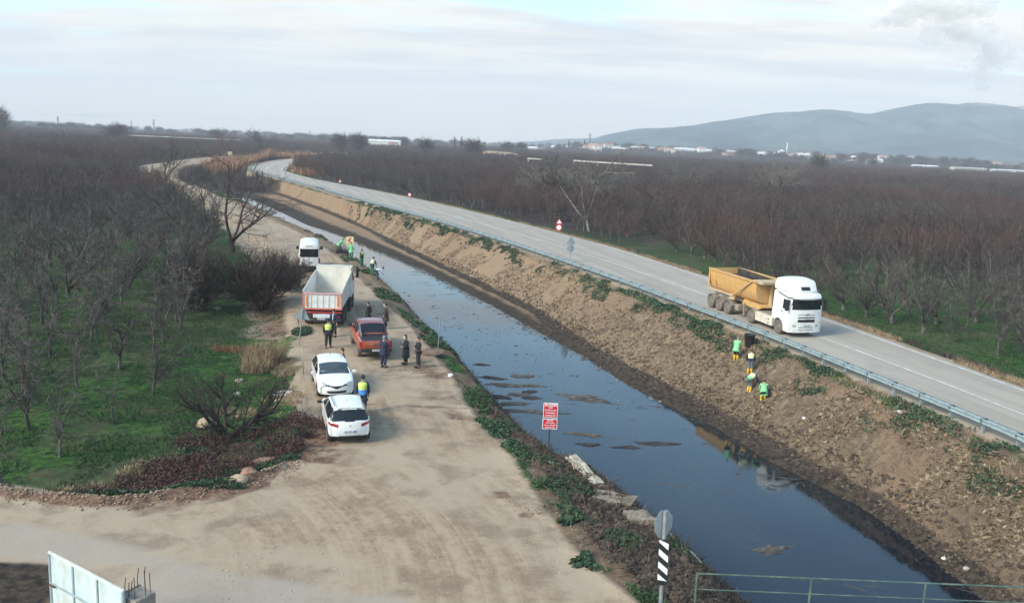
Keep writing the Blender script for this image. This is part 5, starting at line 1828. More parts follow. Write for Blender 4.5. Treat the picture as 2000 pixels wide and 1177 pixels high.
# ---------------------------------------------------------------- people
SKIN = mat('skin', (.42, .24, .17), .6)
SKIN2 = mat('skin_tan', (.36, .20, .14), .6)
HAIR = mat('hair_dark', (.015, .012, .010), .7)
HAIR_B = mat('hair_brown', (.05, .03, .02), .7)
HAIR_G = mat('hair_grey', (.22, .21, .20), .7)
MASKM = mat('face_mask', (.75, .77, .78), .8)
CBLACK = mat('cloth_black', (.018, .018, .02), .9, var=.3)
CNAVY = mat('cloth_navy', (.018, .024, .05), .9, var=.25)
CBROWN = mat('cloth_brown', (.055, .032, .028), .9, var=.3)
CGREY = mat('cloth_grey', (.16, .17, .18), .9, var=.2)
CJEAN = mat('cloth_denim', (.035, .055, .10), .9, var=.25)
CBLUE = mat('cloth_blue', (.06, .22, .52), .8, var=.15)
CSKY = mat('cloth_pale_blue', (.45, .55, .68), .8)
CYEL = mat('vest_yellow', (.60, .72, .16), .7, var=.12)
CYELP = mat('vest_pale_yellow', (.68, .72, .42), .7, var=.1)
CMINT = mat('smock_green', (.22, .55, .25), .75, var=.18, scale=5)
CGRN = mat('waders_green', (.05, .16, .06), .6, var=.2)
CBOOT = mat('boot_yellow', (.72, .42, .03), .45, var=.12)
CSHOE = mat('shoe_dark', (.02, .018, .016), .6)


def skin_mesh(name, J, bones, rad, sub=1, root='pelvis'):
    """one continuous skinned surface over joints J (name->xyz) and bones [(a,b)]"""
    names = [root] + [n for n in J if n != root and any(n in b for b in bones)]
    idx = {n: i for i, n in enumerate(names)}
    me = bpy.data.meshes.new(name)
    me.from_pydata([J[n] for n in names], [(idx[a], idx[b]) for a, b in bones], [])
    o = bpy.data.objects.new(name, me)
    COL.objects.link(o)
    md = o.modifiers.new('skin', 'SKIN'); md.use_smooth_shade = True; md.branch_smoothing = .6
    if not me.skin_vertices:
        bpy.context.view_layer.update()
    if not me.skin_vertices:
        bm = bmesh.new(); bm.from_mesh(me); bm.verts.layers.skin.verify(); bm.to_mesh(me); bm.free()
    sv = me.skin_vertices[0].data
    for n, i in idx.items():
        r = rad[n]
        sv[i].radius = (r, r) if not hasattr(r, '__len__') else r
        sv[i].use_root = (n == root)
    if sub:
        m2 = o.modifiers.new('sub', 'SUBSURF'); m2.levels = sub; m2.render_levels = sub
    dg = bpy.context.evaluated_depsgraph_get()
    out = bpy.data.meshes.new_from_object(o.evaluated_get(dg))
    out.name = name
    bpy.data.objects.remove(o); bpy.data.meshes.remove(me)
    return out


def pose(lean=0.0, squat=0.0, arms='down', stride=0.0, turn=0.0, gap=.10, side=0.0):
    """joints of a standing adult 1.75 m, facing +y"""
    J = {}
    hipz = .93 - squat * .42
    back = squat * .16 + math.sin(R(lean)) * .12
    P = Vector((0, -back, hipz))
    ca, sa = math.cos(R(lean)), math.sin(R(lean))

    def T(x, y, z):     # torso frame
        return P + Vector((x + z * side, y * ca + z * sa, -y * sa + z * ca))
    J['pelvis'] = P
    J['belly'] = T(0, .01, .14); J['chest'] = T(0, .0, .33); J['neck'] = T(0, .005, .52); J['jaw'] = T(0, .03, .60)
    J['head'] = T(0, .025, .69); J['crown'] = T(0, .01, .775)
    for s, q in ((1, 'r'), (-1, 'l')):
        J['sh' + q] = T(s * .19, 0, .455)
        J['hip' + q] = P + Vector((s * .095, 0, -.05))
        st = stride * s
        kn = Vector((s * (gap + .02 * squat), st * .16 + squat * .30 + .02, hipz * .53 + squat * .02))
        an = Vector((s * (gap + .01), st * .26 - .02, .09))
        J['knee' + q] = kn; J['ankle' + q] = an; J['toe' + q] = an + Vector((s * .03, .17, -.05)); J['heel' + q] = an + Vector((0, -.05, -.05))
        if arms == 'down':
            el = T(s * .25, -.02, .17); wr = T(s * .24, .08, -.07)
        elif arms == 'folded':
            el = T(s * .25, .05, .20); wr = T(s * .02, .24, .24)
        elif arms == 'phone':
            el = T(s * .26, .02, .18); wr = T(s * .06, .28, .27)
        elif arms == 'mouth':
            el = T(s * .25, .05, .19); wr = (T(.02, .25, .28) if s > 0 else T(-.06, .22, .12))
        elif arms == 'reach':
            el = J['sh' + q] + Vector((s * .05, .10, -.26)); wr = J['sh' + q] + Vector((s * .01, .22, -.50))
        elif arms == 'back':
            el = T(s * .25, -.06, .18); wr = T(s * .10, -.16, .02)
        elif arms == 'pocket':
            el = T(s * .29, -.04, .19); wr = T(s * .19, .10, .02)
        else:
            el = T(s * .25, -.02, .17); wr = T(s * .24, .08, -.07)
        J['el' + q] = el; J['wr' + q] = wr
        d = (wr - el).normalized(); side_v = d.cross(Vector((0, 1, 0)));
        if side_v.length < .3: side_v = Vector((1, 0, 0))
        side_v.normalize(); nrm = d.cross(side_v).normalized()
        J['palm' + q] = wr + d * .075
        for k, (off, ln) in enumerate(((-.030, .065), (-.010, .078), (.010, .072), (.029, .055))):
            J['f%d%s' % (k, q)] = J['palm' + q] + side_v * off + d * .028
            J['g%d%s' % (k, q)] = J['palm' + q] + side_v * off * 1.15 + d * (.02 + ln) + nrm * .025
        J['thumb' + q] = wr + d * .03 + side_v * -.035 + nrm * .01
        J['tip' + q] = wr + d * .075 + side_v * -.055 + nrm * .02
    return J


ARM = lambda q: [('chest', 'sh' + q), ('sh' + q, 'el' + q), ('el' + q, 'wr' + q)]
LEG = lambda q: [('pelvis', 'hip' + q), ('hip' + q, 'knee' + q), ('knee' + q, 'ankle' + q)]


def person(p, heading, label, top=CBLACK, legs=CBLACK, feet=CSHOE, hair=HAIR, skin=SKIN, vest=None, vest2=None, smock=None, coat=None, mask=False,
           boots=None, cap=None, scarf=None, long_hair=False, h=1.75, z=None, group=None, inner=None, **kw):
    J = pose(**kw)
    root = empty('person', (p[0], p[1], (hz(p[0], p[1]) if z is None else z)), 0, label, 'person', group)
    root.rotation_euler = (0, 0, R(heading - 90)); s = h / 1.75; root.scale = (s, s, s)
    rad = dict(pelvis=(.125, .10), belly=(.125, .095), chest=(.14, .105), neck=.058, jaw=(.066, .076), head=(.084, .096), crown=(.055, .062))
    for q in 'rl':
        rad.update({'sh' + q: .062, 'el' + q: .042, 'wr' + q: .028, 'palm' + q: (.036, .018), 'hip' + q: .088, 'knee' + q: .055, 'ankle' + q: .038, 'toe' + q: .03, 'heel' + q: .034, 'thumb' + q: .012, 'tip' + q: .009})
        for k in range(4): rad['f%d%s' % (k, q)] = .0095; rad['g%d%s' % (k, q)] = .0085
    bones = [('pelvis', 'belly'), ('belly', 'chest'), ('chest', 'neck'), ('neck', 'jaw'), ('jaw', 'head'), ('head', 'crown')]
    for q in 'rl':
        bones += ARM(q) + [('wr' + q, 'palm' + q), ('wr' + q, 'thumb' + q), ('thumb' + q, 'tip' + q)] + LEG(q) + [('ankle' + q, 'toe' + q), ('ankle' + q, 'heel' + q)]
        for k in range(4): bones += [('palm' + q, 'f%d%s' % (k, q)), ('f%d%s' % (k, q), 'g%d%s' % (k, q))]
    link('body', skin_mesh('body', J, bones, rad), skin, root)
    # head detail: face, ears, hair
    up = (J['crown'] - J['jaw']).normalized(); fw = Vector((0, 1, 0)); fw = (fw - up * fw.dot(up)).normalized(); sd = fw.cross(up)
    Hc = J['head']

    def H(x, y, z): return Hc + sd * x + fw * y + up * z
    q = MB()
    q.add([H(0, .085, .03), H(-.014, .088, -.012), H(.014, .088, -.012), H(0, .116, -.010)], [(0, 1, 3), (0, 3, 2), (1, 2, 3)])
    for sx in (1, -1): q.add([H(sx * .078, 0, .02), H(sx * .098, -.02, .025), H(sx * .094, -.015, -.03), H(sx * .078, .0, -.03)], [(0, 1, 2, 3)])
    q.build('nose_and_ears', skin, root, fix=False)
    q = MB()
    for sx in (1, -1): q.add([H(sx * .020, .093, .022), H(sx * .042, .085, .022), H(sx * .042, .086, .010), H(sx * .020, .094, .010)], [(0, 1, 2, 3)])
    q.build('eyes', HAIR, root, fix=False)
    # hair shell / cap
    q = MB(); n, m_ = 14, 7
    vs = []; fs = []
    for i in range(m_):
        a = R(90) * i / (m_ - 1) * (1.22)
        for k in range(n):
            b_ = 2 * math.pi * k / n
            y = math.sin(a) * math.sin(b_) * .103; x = math.sin(a) * math.cos(b_) * .092; zz = math.cos(a) * .105
            lift = .045 * max(0, math.sin(b_)) * (i / (m_ - 1)) ** 2
            drop = (.16 if long_hair else .03) * max(0, -math.sin(b_) * .8 + .35) * (i / (m_ - 1)) ** 2
            vs.append(H(x, y - .008, zz + .005 + lift - drop))
    for i in range(m_ - 1):
        for k in range(n):
            fs.append((i * n + k, i * n + (k + 1) % n, (i + 1) * n + (k + 1) % n, (i + 1) * n + k))
    q.add(vs, fs).build('cap' if cap else 'hair', cap or hair, root, smooth=True, fix=False)
    if mask:
        q = MB(); q.add([H(-.06, .072, -.01), H(0, .122, -.006), H(.06, .072, -.01), H(-.055, .060, -.085), H(0, .105, -.092), H(.055, .060, -.085)], [(0, 1, 4, 3), (1, 2, 5, 4)])
        q.build('face_mask', MASKM, root, fix=False)
    # clothes: slightly larger skinned shells that end at neckline, cuffs and hems
    jr = dict(rad); k_ = 1.16
    jr.update(pelvis=(.175, .150), belly=(.178, .150), chest=(.200, .155), neck=.074)
    J2 = dict(J)
    J2['neck'] = J['chest'].lerp(J['neck'], .84)
    for s_ in 'rl':
        J2['wr' + s_] = J['el' + s_].lerp(J['wr' + s_], .93); jr['sh' + s_] = .100; jr['el' + s_] = .078; jr['wr' + s_] = .056
    link('jacket' if not smock else 'smock', skin_mesh('jacket', J2, [('pelvis', 'belly'), ('belly', 'chest'), ('chest', 'neck')] + ARM('r') + ARM('l'), jr), smock or top, root)
    tr = dict(rad); tr.update(pelvis=(.150, .122))
    J3 = dict(J)
    for s_ in 'rl':
        tr['hip' + s_] = .122; tr['knee' + s_] = .095; tr['ankle' + s_] = .074
        J3['ankle' + s_] = J['ankle' + s_] + Vector((0, 0, .02))
    link('trousers', skin_mesh('trousers', J3, LEG('r') + LEG('l'), tr), legs, root)
    for s_ in 'rl':
        if boots:
            top_ = J['ankle' + s_].lerp(J['knee' + s_], .72)
            MB().tube([top_, J['ankle' + s_].lerp(J['knee' + s_], .35), J['ankle' + s_] + Vector((0, 0, -.01)), J['ankle' + s_] + Vector((0, .01, -.085))], [.088, .080, .066, .062], 10).tube(
                [J['heel' + s_] + Vector((0, -.01, .0)), J['ankle' + s_] + Vector((0, .04, -.04)), J['toe' + s_] + Vector((0, 0, .01)), J['toe' + s_] + Vector((0, .05, -.005))], [.05, .062, .05, .03], 8).build('boot', boots, root, smooth=True)
        else:
            MB().tube([J['heel' + s_] + Vector((0, -.01, .0)), J['ankle' + s_] + Vector((0, .04, -.035)), J['toe' + s_] + Vector((0, 0, .01)), J['toe' + s_] + Vector((0, .06, -.005))], [.042, .055, .045, .028], 8).build('shoe', feet, root, smooth=True)

    def shell(name, jn, rr, m, n=18, off=0.0):
        q = MB(); vs = []; fs = []
        pts = [(J[a].lerp(J[b_], t)) for a, b_, t in jn]
        for i, (p_, (rx, ry)) in enumerate(zip(pts, rr)):
            ax_ = (pts[min(i + 1, len(pts) - 1)] - pts[max(0, i - 1)]).normalized()
            X = Vector((1, 0, 0)); X = (X - ax_ * X.dot(ax_)).normalized(); Yv = ax_.cross(X)
            for k in range(n):
                a = 2 * math.pi * k / n
                vs.append(p_ + X * math.cos(a) * rx + Yv * math.sin(a) * ry)
        for i in range(len(pts) - 1):
            for k in range(n): fs.append((i * n + k, i * n + (k + 1) % n, (i + 1) * n + (k + 1) % n, (i + 1) * n + k))
        q.add(vs, fs).build(name, m, root, smooth=True, fix=False)
    if vest:
        shell('vest', [('pelvis', 'belly', 1.0), ('belly', 'chest', .6), ('chest', 'neck', .15), ('chest', 'neck', .55), ('chest', 'neck', .82)], [(.196, .168), (.205, .172), (.228, .178), (.222, .162), (.12, .11)], vest)
    if vest2:
        shell('vest_hem', [('pelvis', 'belly', -.55), ('pelvis', 'belly', .3), ('pelvis', 'belly', 1.02)], [(.205, .180), (.200, .172), (.198, .170)], vest2)
    if smock:
        J['hem'] = J['pelvis'] + (J['pelvis'] - J['belly']).normalized() * .26 + Vector((0, 0, -.03))
        shell('smock_skirt', [('belly', 'chest', .2), ('pelvis', 'belly', 0), ('pelvis', 'hem', .5), ('pelvis', 'hem', 1)], [(.195, .165), (.212, .180), (.238, .205), (.25, .22)], smock)
    if coat:
        L_ = coat[0]
        J['hem'] = Vector((0, J['pelvis'].y - .01, J['pelvis'].z - L_))
        shell('coat_skirt', [('belly', 'chest', .3), ('pelvis', 'belly', .2), ('pelvis', 'hem', .35), ('pelvis', 'hem', 1)], [(.190, .160), (.202, .172), (.222, .190), (.245, .21)], coat[1])
    if scarf:
        a, b_, c = J['neck'], J['chest'], J['belly']
        MB().tube([a + Vector((0, .07, .0)), b_ + Vector((.03, .155, .05)), c + Vector((.02, .15, .06))], [.05, .045, .05], 8).build('scarf', scarf, root, smooth=True)
    if inner:
        MB().tube([J['neck'] + Vector((0, .06, -.02)), J['chest'] + Vector((0, .128, .02)), J['belly'] + Vector((0, .118, 0))], [.035, .035, .03], 6).build('shirt', inner, root, smooth=True)
    return root


P_ = lambda px, py, z=0.0: at(px, py, z)
person(P_(719, 640), 170, 'man in a black coat standing beyond the pickup cab, left one of the two', top=CBLACK, legs=CBLACK, coat=(.42, CBLACK), hair=HAIR_B, arms='back', h=1.76)
person(P_(753, 643), 185, 'person in a dark brown coat and white face mask standing beyond the pickup', top=CBROWN, legs=CBLACK, coat=(.40, CBROWN), hair=HAIR_B, mask=True, arms='pocket', h=1.74)
person(P_(641, 679), 95, 'worker in a yellow-topped dark vest with his back turned, left of the pickup', top=CBLACK, legs=CBLACK, vest=CYEL, vest2=CNAVY, cap=CNAVY, arms='down', stride=.5, h=1.76)
person(P_(652, 657), 250, 'man in dark clothes with pale blue shirt, half hidden behind the vested worker', top=CNAVY, legs=CBLACK, inner=CSKY, hair=HAIR, arms='down', h=1.76)
person(P_(749, 717), 60, 'grey-haired man in a dark coat standing right at the tailgate of the pickup', top=CNAVY, legs=CNAVY, coat=(.22, CNAVY), hair=HAIR_G, arms='folded', h=1.80)
person(P_(792, 710), 215, 'woman in a long black coat with grey scarf and white face mask', top=CBLACK, legs=CBLACK, coat=(.52, CBLACK), scarf=CGREY, mask=True, long_hair=True, arms='mouth', h=1.70)
person(P_(817, 717), 205, 'man in black holding his hands together, rightmost of the standing group', top=CBLACK, legs=CBLACK, hair=HAIR_B, arms='phone', h=1.78)
person(P_(708, 806), 92, 'worker in a yellow and blue vest with his back turned, beside the two white cars', top=CNAVY, legs=CJEAN, vest=CYEL, vest2=CBLUE, hair=HAIR, arms='down', h=1.80)
person(P_(669, 742), 200, 'person hidden behind the white hatchback with only the dark hair showing', top=CBLACK, legs=CBLACK, hair=HAIR, arms='pocket', h=1.70)
# workers at the water on the left bank
SM = 'workers cleaning the left bank of the canal'
person(P_(664, 499, -.6), 40, 'stooping worker in a dark top and green apron nearest the yellow chevron sign', top=CNAVY, legs=CGRN, smock=CMINT, hair=HAIR, arms='reach', lean=42, squat=.1, boots=CGRN, group=SM, h=1.74)
person(P_(686, 514, -.7), 100, 'worker in a bright green smock, second from the chevron sign', legs=CGRN, smock=CMINT, cap=CGRN, arms='pocket', boots=CGRN, group=SM, h=1.72)
person(P_(706, 529, -.7), 330, 'worker in a yellow and black vest over green waders, middle of the left bank workers', top=CBLACK, legs=CGRN, vest=CYEL, vest2=CBLACK, cap=CNAVY, arms='folded', boots=CGRN, group=SM, h=1.74)
person(P_(727, 545, -.7), 60, 'worker in a pale yellow vest over dark clothes standing at the water edge', top=CNAVY, legs=CGRN, vest=CYELP, vest2=CNAVY, cap=CNAVY, arms='reach', lean=15, boots=CGRN, group=SM, h=1.74)
person(P_(737, 552, -.7), 20, 'worker in blue bending over the water, nearest of the left bank workers', top=CSKY, legs=CJEAN, hair=HAIR, arms='reach', lean=70, squat=.15, boots=CJEAN, group=SM, h=1.70)
# workers on the right bank
SR = 'workers in yellow boots on the right canal bank'


def on_bank(px, py):
    z = -1.0
    for _ in range(12):
        p = at(px, py, z); z = z * .4 + hz(p.x, p.y) * .6
    return at(px, py, z)


for (px, py, hd, lb, kw) in (
        (1437, 702, 60, 'worker in a pale green smock standing highest on the right bank by the black bin', dict(smock=CMINT, legs=CBLACK, cap=CGREY, arms='reach', lean=18, squat=.05)),
        (1464, 729, 70, 'worker in a pale yellow and navy vest second down on the right bank', dict(top=CBLACK, legs=CGREY, vest=CYELP, vest2=CNAVY, hair=HAIR_B, arms='down', lean=12, smock=None)),
        (1463, 764, 25, 'worker bending in a green skirted smock with a white shoulder panel on the right bank', dict(top=CNAVY, legs=CGREY, vest=CYELP, vest2=CMINT, cap=CGREY, arms='reach', lean=58, squat=.1)),
        (1490, 781, 75, 'crouching worker in a bright green smock, lowest on the right bank', dict(smock=CMINT, legs=CBLACK, hair=HAIR, arms='reach', lean=52, squat=.45, stride=.3))):
    p = on_bank(px, py)
    person((p.x, p.y), hd, lb, boots=CBOOT, group=SR, h=1.62, z=p.z - .04, **kw)

# ---------------------------------------------------------------- guard rail
def guard_rail():
    root = empty('guard_rail', (float(fG(40)) - .85, 40, .2), 0, 'long galvanised steel guard rail on posts along the canal side of the road', 'guard rail')
    inv = Matrix.Translation(root.location).inverted()
    y = 18.0; pts = []
    while y < 330:
        k = float(fG(y)); x = k - .75 - (.0)
        pts.append(Vector((x, y, 0)))
        d = Vector((float(fG(y + .5)) - k, .5, 0)).normalized()
        y += d.y * 2.0
    dirs = [(pts[min(i + 1, len(pts) - 1)] - pts[max(0, i - 1)]).normalized() for i in range(len(pts))]
    prof = [(.0, -.13), (.05, -.11), (.05, -.06), (0, -.025), (0, .025), (.05, .06), (.05, .11), (.0, .13)]
    post_me = MB().box((-.06, -.04, -.6), (-.052, .04, .78)).box((-.06, -.04, -.6), (.06, -.034, .78)).box((.052, -.04, -.6), (.06, .04, .78)).mesh('post')
    post_me.materials.append(GALV)
    sp_me = MB().box((-.15, -.05, .50), (.15, .05, .79), .01).mesh('spacer'); sp_me.materials.append(mat('spacer_steel', (.09, .13, .135), .6, .4))
    for i, (p, d) in enumerate(zip(pts, dirs)):
        rz = math.atan2(d.y, d.x) - math.pi / 2
        o = bpy.data.objects.new('post', post_me); COL.objects.link(o); o.parent = root
        zz = .10
        o.location = (p - root.location); o.location.z = zz - root.location.z; o.rotation_euler[2] = rz
        if i < 95:
            o = bpy.data.objects.new('spacer', sp_me); COL.objects.link(o); o.parent = root
            o.location = (p - root.location); o.location.z = zz - root.location.z; o.rotation_euler[2] = rz
    step = 2
    for i in range(0, len(pts) - step, step):
        for sgn in ((1, -1) if i < 90 else (1,)):
            vs = []
            for j, t in ((i, 0), (i + 1, 1), (i + 2, 2)):
                p = pts[j]; d = dirs[j]; nrm = Vector((d.y, -d.x, 0))
                pp = p + d * (.03 if t == 0 else (-.03 if t == 2 else 0))
                for a, b_ in prof: vs.append(pp + nrm * sgn * (.12 + a) + Vector((0, 0, .76 + b_ - .0)) - root.location)
                for a, b_ in prof[::-1]: vs.append(pp + nrm * sgn * (.112 + a) + Vector((0, 0, .76 + b_)) - root.location)
            n = 16; fs = []
            for a in (0, 1):
                for k in range(n): fs.append((a * n + k, a * n + (k + 1) % n, (a + 1) * n + (k + 1) % n, (a + 1) * n + k))
            MB().add(vs, fs).build('beam', GALV, root)


guard_rail()

# ---------------------------------------------------------------- signs
SIGN_Y = mat('sign_yellow', (.72, .50, .06), .5)
SIGN_W = mat('sign_white', (.80, .80, .78), .5)
SIGN_R = mat('sign_red', (.56, .008, .025), .5)
SIGN_BK = mat('sign_black', (.015, .015, .017), .5)
SIGN_PALE = mat('sign_pale_yellow', (.80, .70, .42), .5)


def text_mesh(txt, size, m, parent, loc, sx=1.0, name='lettering'):
    c = bpy.data.curves.new('t', 'FONT'); c.body = txt; c.size = size; c.align_x = 'CENTER'; c.align_y = 'CENTER'; c.extrude = .002; c.resolution_u = 2; c.offset = size * .02
    o = bpy.data.objects.new('t', c); COL.objects.link(o)
    dg = bpy.context.evaluated_depsgraph_get()
    me = bpy.data.meshes.new_from_object(o.evaluated_get(dg)); bpy.data.objects.remove(o)
    ob = link(name, me, m, parent)
    ob.location = loc; ob.rotation_euler = (R(90), 0, 0); ob.scale = (sx, 1, 1)
    return ob


def signpost(name, p, h, label, cat='sign', face_to=-90.0, r=.035, tilt=(0, 0), m=POLE):
    """local -y is the front; face_to is the compass angle (deg, math) the front looks to"""
    root = empty(name, (p[0], p[1], p[2]), 0, label, cat)
    root.rotation_euler = (tilt[0], tilt[1], R(face_to + 90))
    MB().tube([(0, .03, -.3), (0, .03, h)], r, 10).build('post', m, root, smooth=True)
    return root


def to_cam(p): return math.degrees(math.atan2(-p[1], -p[0]))


def gz(px, py, z=0.0):
    for _ in range(6):
        p = at(px, py, z); z = hz(p.x, p.y)
    return at(px, py, z)


# red notice at the canal edge
p = gz(1071, 881, -.3)
D0 = p.y
r_ = signpost('notice_sign', p, 2.12, 'two red notice boards with white lettering on one pole at the canal edge', face_to=to_cam(p) + 4, r=.03, m=STEEL_D)
def panel(root, name, x0, x1, z0, z1, m, y=-.012, t=.012, bev=0.0):
    return MB().box((x0, y - t, z0), (x1, y, z1), bev).build(name, m, root)
pb = panel(r_, 'board', -.30, .30, 1.48, 2.12, SIGN_W)
MB().box((-.275, -.028, 1.505), (.275, -.0245, 2.095)).build('red_field', SIGN_R, pb)
lb_ = panel(r_, 'board', -.31, .31, .99, 1.43, SIGN_W)
MB().box((-.285, -.028, 1.015), (.285, -.0245, 1.405)).build('red_field', SIGN_R, lb_)
MB().box((-.24, -.0315, 1.985), (.24, -.0285, 2.085)).build('white_band', SIGN_W, pb)
text_mesh('DİKKAT', .10, SIGN_R, pb, (0, -.034, 2.033), 1.15)
for t, z in (('ÇÖP', 1.92), ('VE MOLOZ', 1.805), ('DÖKMEK', 1.69), ('YASAKTIR', 1.575)):
    text_mesh(t, .082, SIGN_W, pb, (0, -.031, z), 1.2 if len(t) > 5 else 1.2)
for t, z in (('TARLA', 1.355), ('YOLUNA', 1.26), ('ARAÇ GİRİŞİ', 1.16), ('YASAKTIR', 1.065)):
    text_mesh(t, .068, SIGN_W, lb_, (0, -.031, z), 1.15 if len(t) > 9 else 1.35)

# octagonal sign seen from behind with a black and white marker board below it
p = at(1290, 1182, 0.0)
r_ = signpost('stop_sign', (p.x, p.y, -.3), 3.04, 'grey back of an octagonal sign above a black and white striped marker board', face_to=95, r=.055, tilt=(0, R(1.5)))
octg = [(.32 * math.cos(R(22.5 + 45 * k)), .0 + .42 * math.sin(R(22.5 + 45 * k))) for k in range(8)]
o = MB().prism(octg, 1, -.045, -.035).build('octagon', SIGNB, r_); o.location = (0, 0, 2.66); o.rotation_euler = (0, 0, R(24))
MB().box((-.02, -.01, -.36), (.02, .02, .36)).build('back_rib', POLE, o)
o2 = MB().box((-.13, .10, -.66), (.13, .112, .66)).build('marker_board', SIGN_BK, r_); o2.location = (.0, .0, 1.62); o2.rotation_euler = (0, 0, R(-8))
q = MB()
for k in range(4):
    z0 = -.62 + k * .36
    pts = [(.126, z0 + .0), (.126, z0 + .18), (-.126, z0 - .04), (-.126, z0 - .22)]
    pts = [(a, max(-.655, min(.655, b_))) for a, b_ in pts]
    q.prism([(a, b_ + .12) if b_ + .12 < .655 else (a, .655) for a, b_ in pts], 1, .114, .118)
q.build('white_stripe', SIGN_W, o2)

# back of a triangular sign by the tipper, leaning
p = gz(584, 673)
r_ = signpost('warning_sign', p, 2.35, 'leaning grey back of a triangular road sign beside the white tipper lorry', face_to=95, r=.032, tilt=(0, R(-6)))
MB().prism([(-.46, 1.55), (.46, 1.55), (0, 2.32)], 1, -.03, -.02).build('triangle', SIGNB, r_)
# bare pole right of the group
p = gz(855, 684)
r_ = signpost('bare_pole', p, 2.55, 'thin bare grey pole standing at the canal edge right of the group of people', 'pole', r=.032, tilt=(0, R(3)))
MB().box((-.04, .0, 2.3), (.04, .06, 2.5)).build('bracket', POLE, r_)
# triangle over disc seen from behind on the road edge
p = gz(1113, 514, .2)
r_ = signpost('road_sign', p, 2.9, 'grey backs of a triangular and a round sign on one post by the guard rail', face_to=100, r=.04)
MB().prism([(-.50, 1.95), (.50, 1.95), (0, 2.82)], 1, -.03, -.02).build('triangle', SIGNB, r_)
MB().tube([(0, -.02, 1.55), (0, -.03, 1.55)], .38, 20).build('disc', SIGNB, r_)
# yellow chevron sign at the far end of the workers
p = gz(683, 503, -.2)
r_ = signpost('chevron_sign', p, 2.3, 'yellow square sign with a red chevron arrow pointing left by the canal', face_to=to_cam(p), r=.035)
yb = panel(r_, 'board', -.40, .40, 1.40, 2.20, SIGN_Y, y=-.015, bev=.0)
panel(yb, 'pale_field', -.34, .34, 1.46, 2.14, SIGN_PALE, y=-.0285, t=.003)
MB().prism([(.20, 2.05), (.0, 2.05), (-.24, 1.80), (.0, 1.55), (.20, 1.55), (-.04, 1.80)], 1, -.038, -.033).build('chevron', SIGN_R, yb)
# far signs
def far_board(px, py, Y, w, kind, label):
    p = at_depth(px, py, Y)
    zb_ = hz(p.x, p.y) if Y < 520 else 0
    r = signpost('road_sign', (p.x, p.y, zb_), p.z - zb_ + w * .5, label, face_to=to_cam((p.x, p.y)), r=.06)
    zc = p.z - zb_
    if kind == 'sq':
        b_ = panel(r, 'board', -w / 2, w / 2, zc - w / 2, zc + w / 2, SIGN_PALE)
    elif kind == 'disc' or kind == 'tri':
        if kind == 'tri':
            b_ = MB().prism([(-w / 2, zc - w * .43), (w / 2, zc - w * .43), (0, zc + w * .43)], 1, -.03, -.02).build('board', SIGN_R, r)
            MB().prism([(-w * .3, zc - w * .32), (w * .3, zc - w * .32), (0, zc + w * .2)], 1, -.04, -.032).build('white_field', SIGN_W, b_)
        else:
            b_ = MB().tube([(0, -.02, zc), (0, -.03, zc)], w / 2, 20).build('board', SIGN_R, r)
            MB().tube([(0, -.032, zc), (0, -.04, zc)], w * .34, 20).build('white_field', SIGN_W, b_)
    return r
far_board(449, 300, 430, 1.8, 'sq', 'small pale yellow sign at the far bend right of the white-barked tree')
far_board(467, 320, 322, 1.4, 'sq', 'small pale yellow board at the guard rail end on the bend')
far_board(553, 301, 520, 2.0, 'sq', 'small pale sign on the far side of the road bend, left one')
far_board(593, 306, 520, 1.8, 'sq', 'small pale sign on the far road right of the bend')
far_board(664, 353, 214, .95, 'tri', 'small red triangular warning sign on the far verge of the road')
far_board(800, 380, 172, .75, 'disc', 'small red and white round sign on the far verge of the road')
p = at_depth(1092, 437, 122); zb_ = hz(p.x, p.y); zc = p.z - zb_
r_ = signpost('road_sign', (p.x, p.y, zb_), zc + .6, 'red triangle over a red round sign on one post beyond the road', face_to=to_cam((p.x, p.y)), r=.045)
b_ = MB().prism([(-.5, zc - .05), (.5, zc - .05), (0, zc + .80)], 1, -.03, -.02).build('triangle', SIGN_R, r_)
MB().prism([(-.32, zc + .06), (.32, zc + .06), (0, zc + .6)], 1, -.04, -.032).build('white_field', SIGN_W, b_)
b_ = MB().tube([(0, -.02, zc - .52), (0, -.03, zc - .52)], .46, 20).build('disc', SIGN_R, r_)
MB().tube([(0, -.032, zc - .52), (0, -.04, zc - .52)], .33, 20).build('white_field', SIGN_W, b_)

# ---------------------------------------------------------------- foreground gate, pillar, bridge rail
GATE = mat('gate_paint', (.50, .60, .60), .6, var=.12, scale=3, dirt=(.42, .36, .27), dirt_amt=.55)
GATE_F = mat('gate_frame', (.28, .36, .38), .6, var=.12, dirt=(.3, .2, .12), dirt_amt=.4)
CONC = mat('concrete', (.26, .23, .19), .92, var=.22, scale=5, bump=.5)
CONC_D = mat('concrete_weathered', (.24, .19, .14), .93, var=.3, scale=3, bump=.6, dirt=(.08, .06, .045), dirt_amt=.6)
RUST = mat('rusty_steel', (.10, .055, .04), .8, var=.3)
a = at(97, 1075, 2.25); b_ = at(240, 1150, 2.25)
root = empty('gate', (a.x, a.y, 0), 0, 'pale blue painted sheet-metal gate leaf at the lower left corner', 'gate')
d = Vector((b_.x - a.x, b_.y - a.y, 0)); Lg = d.length
root.rotation_euler = (0, 0, math.atan2(d.y, d.x))
for k in range(3):
    for lo_, hi_ in ((.22, 1.42), (1.48, 2.19)):
        MB().box((k * Lg / 3 + .05, -.012, lo_), ((k + 1) * Lg / 3 - .02, -.004, hi_)).build('panel', GATE, root)
for k in range(4):
    MB().box((k * Lg / 3 - .03, -.03, .15), (k * Lg / 3 + .03, .02, 2.22), .006).build('stile', GATE_F, root)
